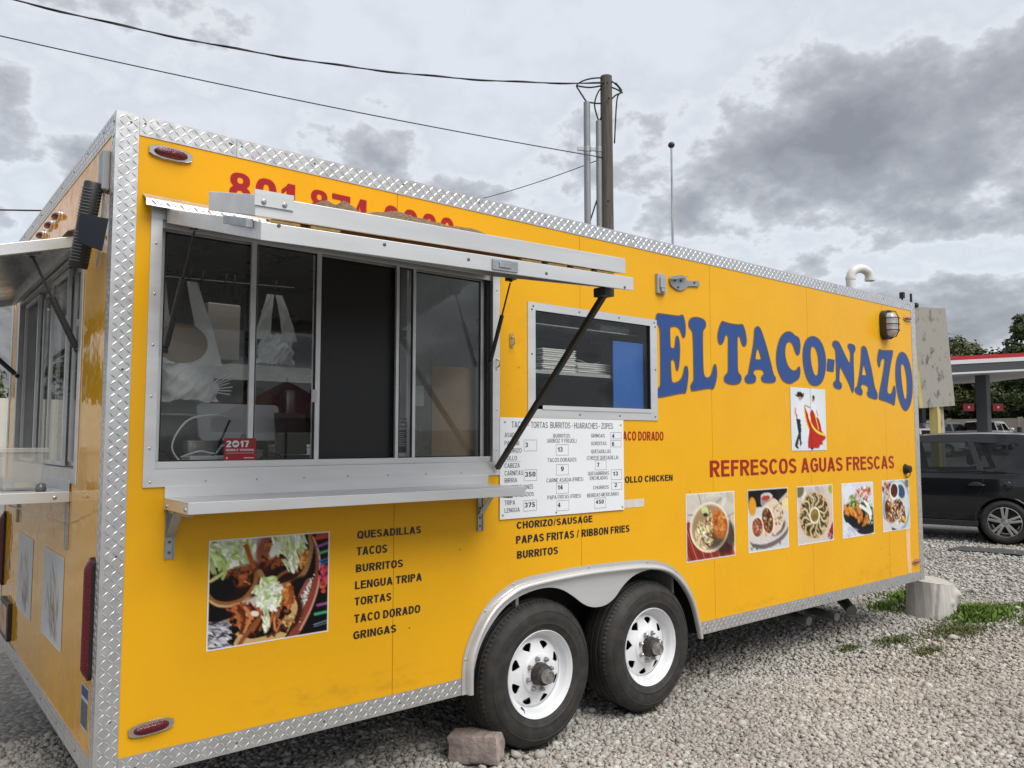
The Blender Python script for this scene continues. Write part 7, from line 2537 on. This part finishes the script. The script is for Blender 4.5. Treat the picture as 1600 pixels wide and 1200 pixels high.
# ------------------------------------------------------------------ house, wall, bollards
M_STUCCO = mat('tan_block_wall', (.36, .32, .27), .85, var=.10, vscale=.8)
hs = empty('low_house', (66, 21, gz(66, 21)), 'low house with a grey green roof and a white porch behind the pickup', 'house')
hd = Vector((.775, -.63, 0))
hn = Vector((.63, .775, 0))
hc = Vector((66.1, 20.6, gz(66, 21)))
MB().obox(hc + hn * 2.5 + Vector((0, 0, 1.05)), hd * 2.6, hn * 2.0, (0, 0, 1.05)).build('house_wall', mat('house_paint', (.40, .39, .36), .8), hs)
mb = MB()
a_, b_ = hc - hd * 3.0, hc + hd * 3.0
rp_ = [(0, 2.05), (2.4, 3.05), (4.8, 2.05), (4.8, 1.93), (2.4, 2.93), (0, 1.93)]
vs_ = [tuple(q + hn * u + Vector((0, 0, w))) for q in (a_, b_) for u, w in rp_]
mb.add(vs_, [(i, (i + 1) % 6, 6 + (i + 1) % 6, 6 + i) for i in range(6)] + [tuple(range(5, -1, -1)), tuple(range(6, 12))])
mb.build('roof', mat('grey_green_shingle', (.15, .165, .16), .85, var=.12, vscale=3), hs, fix=True)
MB().obox(hc - hn * .04 + Vector((0, 0, 1.95)), hd * 3.02, hn * .03, (0, 0, .11)).build('white_fascia', M_CWHITE, hs)
for x in (-.1, .75, -2.4, 2.6):
    MB().obox(hc + hd * x + hn * .25 + Vector((0, 0, .92)), hd * .09, hn * .09, (0, 0, .92)).build('porch_post', M_CWHITE, hs)
MB().obox(hc + hd * .3 + hn * .48 + Vector((0, 0, 1.3)), hd * .35, hn * .02, (0, 0, .5)).build('window', M_BLKMET, hs)
bw = empty('boundary_wall', (58.5, 17, gz(58, 17)), 'long tan boundary wall behind the filling station', 'wall')
w0, w1 = Vector((62.5, 26.5, gz(62, 26))), Vector((57.0, 8.5, gz(57, 9)))
for k in range(7):
    a_, b_ = w0.lerp(w1, k / 7), w0.lerp(w1, (k + 1) / 7)
    t_ = (b_ - a_).normalized()
    MB().bar(a_ + t_ * .13 + Vector((0, 0, .95)), b_ - t_ * .13 + Vector((0, 0, .95)), .18, 1.95).build('wall_panel', M_STUCCO, bw)
    MB().bar(b_ + Vector((0, 0, -.1)), b_ + Vector((0, 0, 2.0)), .25, .25, (1, 0, 0)).build('wall_pier', M_STUCCO, bw)
for i, (px_, py_) in enumerate(((54.9, 15.75), (55.7, 15.1))):
    b_ = MB().cyl((px_, py_, gz(px_, py_)), (px_, py_, gz(px_, py_) + (1.35 if i else 1.5)), .13, .13, 12).build('bollard', M_BLKMET, None, smooth=True, auto=40)
    tag(b_, ['dark bollard nearer the white pickup, before the tan wall', 'dark bollard further right before the tan wall'][i], 'bollard', 'bollards before the tan wall')
# pale fence far behind the rear end
pf = empty('pale_fence', (3.0, 30.5, 0), 'pale ribbed metal fence far behind the rear of the trailer', 'fence')
M_FENCE = mat('pale_fence_metal', (.52, .50, .44), .6, var=.06, vscale=2)
for k in range(26):
    x = -18 + k * .95
    mb = MB()
    for j in range(5):
        mb.box((x + j * .19, 30.5 + (.03 if j % 2 else 0), .1), (x + j * .19 + .188, 30.56 + (.03 if j % 2 else 0), 3.15))
    mb.build('fence_panel', M_FENCE, pf)
for k in range(9):
    MB().box((-18 + k * 3.05, 30.40, 0), (-17.86 + k * 3.05, 30.495, 3.2)).build('fence_post', M_GALV, pf)
# mountain range beyond, distance haze put into its grey-blue colour
def mtn(u, v):
    az = R(-75 + 110 * u)
    d_ = 420 + 900 * v
    hgt = .58 * (150 + 60 * math.sin(az * 5 + 1) + 34 * math.sin(az * 13 + 2) + 16 * math.sin(az * 31)) * (math.sin(math.pi * min(1, v * 1.25)) ** .8 if v < .8 else .5)
    hgt += 9 * noise1(u * 60, v * 22, 4) * min(1, v * 6)
    return (d_ * math.sin(az), d_ * math.cos(az), -2 + max(0, hgt) * min(1, v * 3))
o = MB().grid(mtn, 160, 26).build('hills', mat('hazed_rock', (.105, .115, .125), .95, col2=(.17, .175, .18), vscale=.035, thr=(.4, .6)), None, smooth=True)
o['kind'] = 'structure'

# ------------------------------------------------------------------ trees
M_BARK = mat('tree_bark', (.055, .042, .032), .9, var=.3, vscale=6)


def leaf_mat(name, c1, c2):
    return mat(name, c1, .55, 0, .3, col2=c2, vscale=.55, thr=(.35, .65))


M_LEAFA = leaf_mat('olive_leaf', (.050, .060, .018), (.095, .10, .036))
M_LEAFB = leaf_mat('dark_green_leaf', (.030, .048, .014), (.065, .088, .028))
M_LEAFC = leaf_mat('yellow_green_leaf', (.060, .075, .018), (.11, .12, .035))


def tree(p, h, rx, label, m_, seed, n=6000, leaf=.36, conifer=False, group='trees behind the filling station'):
    rg = np.random.default_rng(seed)
    e = empty('tree', p, label, 'tree', group)
    p = np.array(p, float)
    mb = MB()
    th = h * .42
    mb.tube([tuple(p), tuple(p + (rg.normal(0, .1), rg.normal(0, .1), th * .5)), tuple(p + (rg.normal(0, .2), rg.normal(0, .2), h * .82))], [.030 * h, .022 * h, .006 * h], 8)
    for k in range(7):
        a = rg.uniform(0, 2 * math.pi)
        z0 = rg.uniform(.25, .6) * h
        L_ = rx * rg.uniform(.5, .9)
        mb.tube([tuple(p + (0, 0, z0)), tuple(p + (math.cos(a) * L_ * .5, math.sin(a) * L_ * .5, z0 + .10 * h)), tuple(p + (math.cos(a) * L_, math.sin(a) * L_, z0 + .24 * h))], [.010 * h, .007 * h, .003 * h], 6)
    mb.build('trunk', M_BARK, e, smooth=True)
    # clumps, then leaves round every clump
    nc = 46
    C_ = []
    for _ in range(nc):
        if conifer:
            t = rg.uniform(.10, 1)
            r_ = rx * (1 - t) * 1.0 + .15
            a = rg.uniform(0, 2 * math.pi)
            q = math.sqrt(rg.uniform(.1, 1))
            C_.append((p[0] + r_ * q * math.cos(a), p[1] + r_ * q * math.sin(a), p[2] + h * t, .45 + .4 * (1 - t)))
        else:
            d = rg.normal(0, 1, 3)
            d /= np.linalg.norm(d)
            q = rg.uniform(.35, 1) ** .6
            C_.append((p[0] + d[0] * rx * q, p[1] + d[1] * rx * q, p[2] + h * (.56 + .40 * d[2] * q), rg.uniform(.12, .26) * rx + .25))
    C_ = np.array(C_)
    idx = rg.integers(0, nc, n)
    d = rg.normal(0, 1, (n, 3))
    d /= np.linalg.norm(d, axis=1)[:, None]
    ctr = C_[idx, :3] + d * (C_[idx, 3] * rg.uniform(.55, 1.08, n))[:, None] * np.array([1.15, 1.15, .8])
    up_ = d + rg.normal(0, .5, (n, 3)) + np.array([0, 0, .4])
    up_ /= np.linalg.norm(up_, axis=1)[:, None]
    t1 = np.cross(up_, rg.normal(0, 1, (n, 3)))
    t1 /= np.linalg.norm(t1, axis=1)[:, None]
    t2 = np.cross(up_, t1)
    s_ = (leaf * rg.uniform(.5, 1.15, n))[:, None]
    V = np.stack([ctr - t1 * s_ * .5, ctr + t2 * s_ * .26 + up_ * s_ * .06, ctr + t1 * s_ * .5, ctr - t2 * s_ * .26 + up_ * s_ * .06], 1).reshape(-1, 3)
    F = np.arange(4 * n).reshape(n, 4)
    me = bpy.data.meshes.new('crown')
    me.from_pydata(V.tolist(), [], F.tolist())
    link('crown', me, m_, e)
    return e


for i, (x, y, h, r_, lb, m_, con) in enumerate([
        (63.2, 24.6, 8.4, 2.7, 'round olive tree just right of the weathered sign', M_LEAFA, False),
        (65.8, 22.9, 9.0, 3.0, 'broad olive tree above the red canopy edge, left of the gap', M_LEAFA, False),
        (67.6, 21.6, 7.9, 2.3, 'small olive tree closing the gap over the canopy', M_LEAFB, False),
        (69.0, 19.9, 8.2, 2.2, 'pointed dark tree right of the gap over the canopy', M_LEAFB, True),
        (65.0, 17.6, 9.3, 2.4, 'tall spiky evergreen at the right edge above the canopy', M_LEAFB, True),
        (67.0, 16.2, 9.0, 2.8, 'dense dark tree at the right edge above the canopy', M_LEAFB, False),
        (67.5, 25.0, 6.4, 2.6, 'low dark tree under the canopy beside the sign post', M_LEAFB, False),
        (63.5, 22.2, 5.0, 1.9, 'yellow green bush tree under the canopy left of the column', M_LEAFC, False),
        (69.5, 23.0, 6.4, 2.6, 'dark tree behind the canopy column', M_LEAFB, False),
        (62.6, 17.6, 6.2, 2.5, 'large green tree under the canopy right of the column', M_LEAFB, False),
        (62.0, 14.6, 6.6, 2.6, 'large green tree at the right edge under the canopy', M_LEAFB, False),
        (64.2, 20.4, 8.0, 2.2, 'leafy olive tree behind the canopy, left of the pointed tree', M_LEAFA, False),
        (61.9, 25.4, 7.6, 2.2, 'olive tree partly hidden by the weathered sign', M_LEAFA, False),
        (72.0, 20.0, 7.0, 3.0, 'far dark tree behind the low house', M_LEAFB, False)]):
    tree((x, y, gz(x, y)), h, r_, lb, m_, 40 + i, conifer=con)
tree((2.2, 40.0, 0), 5.2, 2.2, 'small tree over the pale fence behind the rear of the trailer', M_LEAFA, 70, group='trees behind the fence')
tree((-7.5, 42.0, 0), 6.5, 2.8, 'larger tree over the pale fence further left', M_LEAFB, 71, group='trees behind the fence')


# ------------------------------------------------------------------ gravel lot
gnd = bpy.data.materials.new('gravel_ground')
gnd.use_nodes = True
gn, gl = gnd.node_tree.nodes, gnd.node_tree.links
gb = gn['Principled BSDF']
gb.inputs['Roughness'].default_value = .9
gtc = gn.new('ShaderNodeTexCoord')


def gvor(scale):
    v = gn.new('ShaderNodeTexVoronoi')
    v.inputs['Scale'].default_value = scale
    gl.new(gtc.outputs['Object'], v.inputs['Vector'])
    return v


v1 = gvor(34.0)
v2 = gvor(13.0)
sepc = gn.new('ShaderNodeSeparateColor')
gl.new(v1.outputs['Color'], sepc.inputs[0])
rp = gn.new('ShaderNodeValToRGB')
rp.color_ramp.interpolation = 'CONSTANT'
pal = [(0, (.28, .265, .24)), (.14, (.36, .34, .31)), (.34, (.43, .405, .37)), (.55, (.39, .372, .345)), (.70, (.49, .465, .425)), (.86, (.32, .28, .245)), (.93, (.56, .535, .50))]
for i, (p_, c_) in enumerate(pal):
    el_ = rp.color_ramp.elements[i] if i < 2 else rp.color_ramp.elements.new(p_)
    el_.position = p_
    el_.color = (*c_, 1)
gl.new(sepc.outputs[0], rp.inputs[0])
big = gn.new('ShaderNodeTexNoise')
big.inputs['Scale'].default_value = .55
big.inputs['Detail'].default_value = 5
gl.new(gtc.outputs['Object'], big.inputs['Vector'])
mrb = gn.new('ShaderNodeMapRange')
mrb.inputs['From Min'].default_value = .35
mrb.inputs['From Max'].default_value = .65
mrb.inputs['To Min'].default_value = .66
mrb.inputs['To Max'].default_value = 1.0
gl.new(big.outputs['Fac'], mrb.inputs['Value'])
gap = gn.new('ShaderNodeMapRange')
gap.inputs['From Min'].default_value = .0
gap.inputs['From Max'].default_value = .022
gap.inputs['To Min'].default_value = 1.0
gap.inputs['To Max'].default_value = .62
gl.new(v1.outputs['Distance'], gap.inputs['Value'])
mg = gn.new('ShaderNodeMath')
mg.operation = 'MULTIPLY'
gl.new(mrb.outputs[0], mg.inputs[0])
gl.new(gap.outputs[0], mg.inputs[1])
ms = gn.new('ShaderNodeVectorMath')
ms.operation = 'SCALE'
gl.new(rp.outputs[0], ms.inputs[0])
gl.new(mg.outputs[0], ms.inputs['Scale'])
gl.new(ms.outputs[0], gb.inputs['Base Color'])
gbp = gn.new('ShaderNodeBump')
gbp.invert = True
gbp.inputs['Strength'].default_value = .9
gbp.inputs['Distance'].default_value = .02
gl.new(v1.outputs['Distance'], gbp.inputs['Height'])
gl.new(gbp.outputs[0], gb.inputs['Normal'])


def gmesh():
    xs = sorted(set(list(np.arange(-12, 18, .5)) + list(np.arange(18, 90, 4)) + [-1500, -700, -300, -120, -50, -25, 120, 200, 400, 800, 1500, 2500]))
    ys = sorted(set(list(np.arange(-8, 12, .5)) + list(np.arange(12, 60, 4)) + [-1500, -500, -150, -50, -20, 100, 200, 400, 800, 1500, 2500]))
    vs = [(x, y, gz(x, y) - .014) for y in ys for x in xs]
    n = len(xs)
    return vs, [(j * n + i, j * n + i + 1, (j + 1) * n + i + 1, (j + 1) * n + i) for j in range(len(ys) - 1) for i in range(n - 1)]


o = MB().add(*gmesh()).build('ground', gnd, None, smooth=True)
o['kind'] = 'structure'

# loose stones, dense near the camera, coarser with distance
CAMP = np.array([-.678, -3.231])
HEAD = .6836


def visible(x, y):
    dx, dy = x - CAMP[0], y - CAMP[1]
    dep = dx * math.sin(HEAD) + dy * math.cos(HEAD)
    lat = dx * math.cos(HEAD) - dy * math.sin(HEAD)
    return dep, lat


ico_v, ico_f = [], []
ph = (1 + 5 ** .5) / 2
ico_v = np.array([(-1, ph, 0), (1, ph, 0), (-1, -ph, 0), (1, -ph, 0), (0, -1, ph), (0, 1, ph), (0, -1, -ph), (0, 1, -ph), (ph, 0, -1), (ph, 0, 1), (-ph, 0, -1), (-ph, 0, 1)], float)
ico_v /= np.linalg.norm(ico_v[0])
ico_f = np.array([(0, 11, 5), (0, 5, 1), (0, 1, 7), (0, 7, 10), (0, 10, 11), (1, 5, 9), (5, 11, 4), (11, 10, 2), (10, 7, 6), (7, 1, 8), (3, 9, 4), (3, 4, 2), (3, 2, 6), (3, 6, 8), (3, 8, 9), (4, 9, 5), (2, 4, 11), (6, 2, 10), (8, 6, 7), (9, 8, 1)])
tmpl = []
for k in range(24):
    t_ = ico_v * (1 + rng.normal(0, .16, (12, 1)))
    t_ *= np.array([1.0, rng.uniform(.62, .95), rng.uniform(.45, .75)])
    tmpl.append(t_)
tmpl = np.array(tmpl)


# cheaper pebble (12 faces) for the stones further off
peb_v = np.array([(math.cos(math.pi / 3 * k), math.sin(math.pi / 3 * k), .12 * (-1) ** k) for k in range(6)] + [(0.1, 0, .8), (0, .1, -.8)])
peb_f = np.array([(k, (k + 1) % 6, 6) for k in range(6)] + [((k + 1) % 6, k, 7) for k in range(6)])
tmpl2 = np.array([peb_v * (1 + rng.normal(0, .14, (8, 1))) * np.array([1.0, rng.uniform(.65, .95), rng.uniform(.55, .85)]) for k in range(24)])


def stones(n, xr, yr, size, depth_rng, name, label, tmpl=tmpl, ico_f=ico_f):
    x = rng.uniform(*xr, n)
    y = rng.uniform(*yr, n)
    dx, dy = x - CAMP[0], y - CAMP[1]
    dep = dx * math.sin(HEAD) + dy * math.cos(HEAD)
    lat = dx * math.cos(HEAD) - dy * math.sin(HEAD)
    keep = (dep > depth_rng[0]) & (dep < depth_rng[1]) & (np.abs(lat) < dep * .76 + .15) & (dep > 2.9)
    keep &= ~((y > 1.15) & (x > .3) & (x < 6.5))
    nv = tmpl.shape[1]
    # thin out where a tyre, the stump or the stone block stands
    for cx, cy, r_ in ((WCX[0], .12, .12), (WCX[1], .12, .12), (7.16, .13, .20), (1.81, .10, .10)):
        keep &= (np.hypot(x - cx, y - cy) > r_)
    x, y = x[keep], y[keep]
    m = len(x)
    s = size * np.exp(rng.normal(0, .34, m))
    ti = rng.integers(0, len(tmpl), m)
    a = rng.uniform(0, 2 * math.pi, m)
    b = rng.normal(0, .35, m)
    V = tmpl[ti] * s[:, None, None]
    cb, sb = np.cos(b)[:, None], np.sin(b)[:, None]
    V = np.stack([V[..., 0] * cb + V[..., 2] * sb, V[..., 1], -V[..., 0] * sb + V[..., 2] * cb], -1)
    ca, sa = np.cos(a)[:, None], np.sin(a)[:, None]
    V = np.stack([V[..., 0] * ca - V[..., 1] * sa, V[..., 0] * sa + V[..., 1] * ca, V[..., 2]], -1)
    g_ = np.array([gz(p, q) for p, q in zip(x, y)])
    V += np.stack([x, y, g_ - .014 + s * rng.uniform(.15, .55, m)], -1)[:, None, :]
    F = (ico_f[None] + (np.arange(m) * nv)[:, None, None]).reshape(-1, 3)
    me = bpy.data.meshes.new(name)
    me.vertices.add(m * nv)
    me.vertices.foreach_set('co', V.reshape(-1).astype(np.float32))
    me.loops.add(len(F) * 3)
    me.loops.foreach_set('vertex_index', F.reshape(-1).astype(np.int32))
    me.polygons.add(len(F))
    me.polygons.foreach_set('loop_start', np.arange(0, len(F) * 3, 3, dtype=np.int32))
    me.update(calc_edges=True)
    palc = np.array([(.40, .378, .343), (.47, .447, .41), (.35, .328, .298), (.53, .508, .472), (.43, .398, .35), (.29, .268, .24), (.37, .305, .26), (.58, .56, .53), (.33, .325, .315)])
    c = palc[rng.choice(len(palc), m, p=[.2, .19, .17, .11, .12, .08, .05, .04, .04])] * rng.uniform(.82, 1.12, (m, 1))
    # larger patches of paler and greyer stone
    pt = .5 + .25 * np.sin(x * 1.3 + 1.2) * np.cos(y * 1.7 - .4) + .15 * np.sin(x * 3.1 - y * 2.2) + .10 * np.sin(x * 6.3 + y * 5.1 + 1)
    c = c.mean(0) * .25 + c * .75
    c = c * (.84 + .30 * pt[:, None])
    cc = np.repeat(np.concatenate([c, np.ones((m, 1))], 1), nv, 0)
    at_ = me.color_attributes.new('Col', 'FLOAT_COLOR', 'POINT')
    at_.data.foreach_set('color', cc.astype(np.float32).ravel())
    o = link(name, me, attr_mat('gravel_stone', .85, .3), None)
    tag(o, label, 'gravel', kind='stuff')
    return m


nst = 0
nst += stones(185000, (-1.2, 6.2), (-2.2, 1.9), .0108, (2.9, 5.6), 'gravel', 'loose pale gravel around the wheels and foreground')
nst += stones(165000, (1.5, 9.5), (-2.6, 3.2), .0128, (5.6, 8.4), 'gravel', 'loose pale gravel round the stump and grass', tmpl2, peb_f)
nst += stones(80000, (6.0, 15), (-1.5, 7.5), .018, (8.4, 13.0), 'gravel', 'loose grey gravel in front of the dark hatchback', tmpl2, peb_f)

# flattened dark rubber sheet on the gravel beside the car
mb = MB().grid(lambda u, v: (lambda x, y: (x, y, gz(x, y) + .012 + .016 * abs(noise1(u * 5, v * 3, 2)) * (u * (1 - u) * 4)))(11.3 + .45 * v + .25 * u, 1.65 - 1.9 * u), 24, 8)
o = mb.build('rubber_sheet', mat('grey_rubber_sheet', (.075, .075, .078), .7, var=.2, vscale=5), None, smooth=True)
tag(o, 'flattened grey rubber sheet lying on the gravel before the dark hatchback', 'sheet')


# grass and weeds round the stump
def grass(name, label, patches, mcol, seed):
    rg = np.random.default_rng(seed)
    V, F = [], []
    for cx, cy, rx, ry, n, hh, ww in patches:
        a = rg.uniform(0, 2 * math.pi, n)
        q = np.abs(rg.normal(0, .55, n))
        xs, ys = cx + rx * q * np.cos(a), cy + ry * q * np.sin(a)
        for x, y, qq in zip(xs, ys, q):
            h = hh * rg.uniform(.4, 1.2) * max(.3, 1.15 - .6 * qq)
            w = ww * rg.uniform(.6, 1.2)
            t = rg.uniform(0, 2 * math.pi)
            ln = h * rg.uniform(.2, .9)
            d = rg.uniform(0, 2 * math.pi)
            z = gz(x, y) - .005
            ct, st_ = math.cos(t) * w, math.sin(t) * w
            mx_, my_ = x + math.cos(d) * ln * .4, y + math.sin(d) * ln * .4
            ex, ey = x + math.cos(d) * ln, y + math.sin(d) * ln
            o = len(V)
            V += [(x - ct * .5, y - st_ * .5, z), (x + ct * .5, y + st_ * .5, z), (mx_ + ct, my_ + st_, z + h * .65), (mx_ - ct, my_ - st_, z + h * .65), (ex, ey, z + h)]
            F += [(o, o + 1, o + 2, o + 3), (o + 3, o + 2, o + 4)]
    me = bpy.data.meshes.new(name)
    me.from_pydata(V, [], F)
    o = link(name, me, mcol, None)
    tag(o, label, 'grass', kind='stuff')


M_GRASS = mat('fresh_grass', (.085, .155, .022), .55, 0, .3, col2=(.17, .25, .05), vscale=9, thr=(.35, .65))
M_GRASSD = mat('dull_grass', (.10, .12, .045), .6, 0, .3, col2=(.17, .18, .08), vscale=9, thr=(.35, .65))
grass('grass', 'bright green weeds growing round the grey stump', [(7.35, -.18, .42, .26, 1500, .10, .010), (7.62, -.22, .45, .22, 1200, .07, .009), (7.6, .50, .40, .28, 1000, .10, .010), (7.15, -.24, .25, .10, 500, .06, .008), (8.1, -.30, .40, .16, 350, .035, .007), (7.0, .50, .25, .2, 250, .07, .009)], M_GRASS, 5)
grass('grass', 'thin dull grass poking through the gravel', [(6.6, -.32, .60, .26, 2600, .034, .006), (5.85, -.14, .30, .14, 900, .034, .006), (5.35, -.02, .22, .1, 300, .030, .006), (5.75, -.45, .3, .12, 500, .030, .006), (7.6, -.62, .6, .22, 1300, .03, .006), (8.6, -.8, .8, .4, 700, .03, .006)], M_GRASSD, 6)
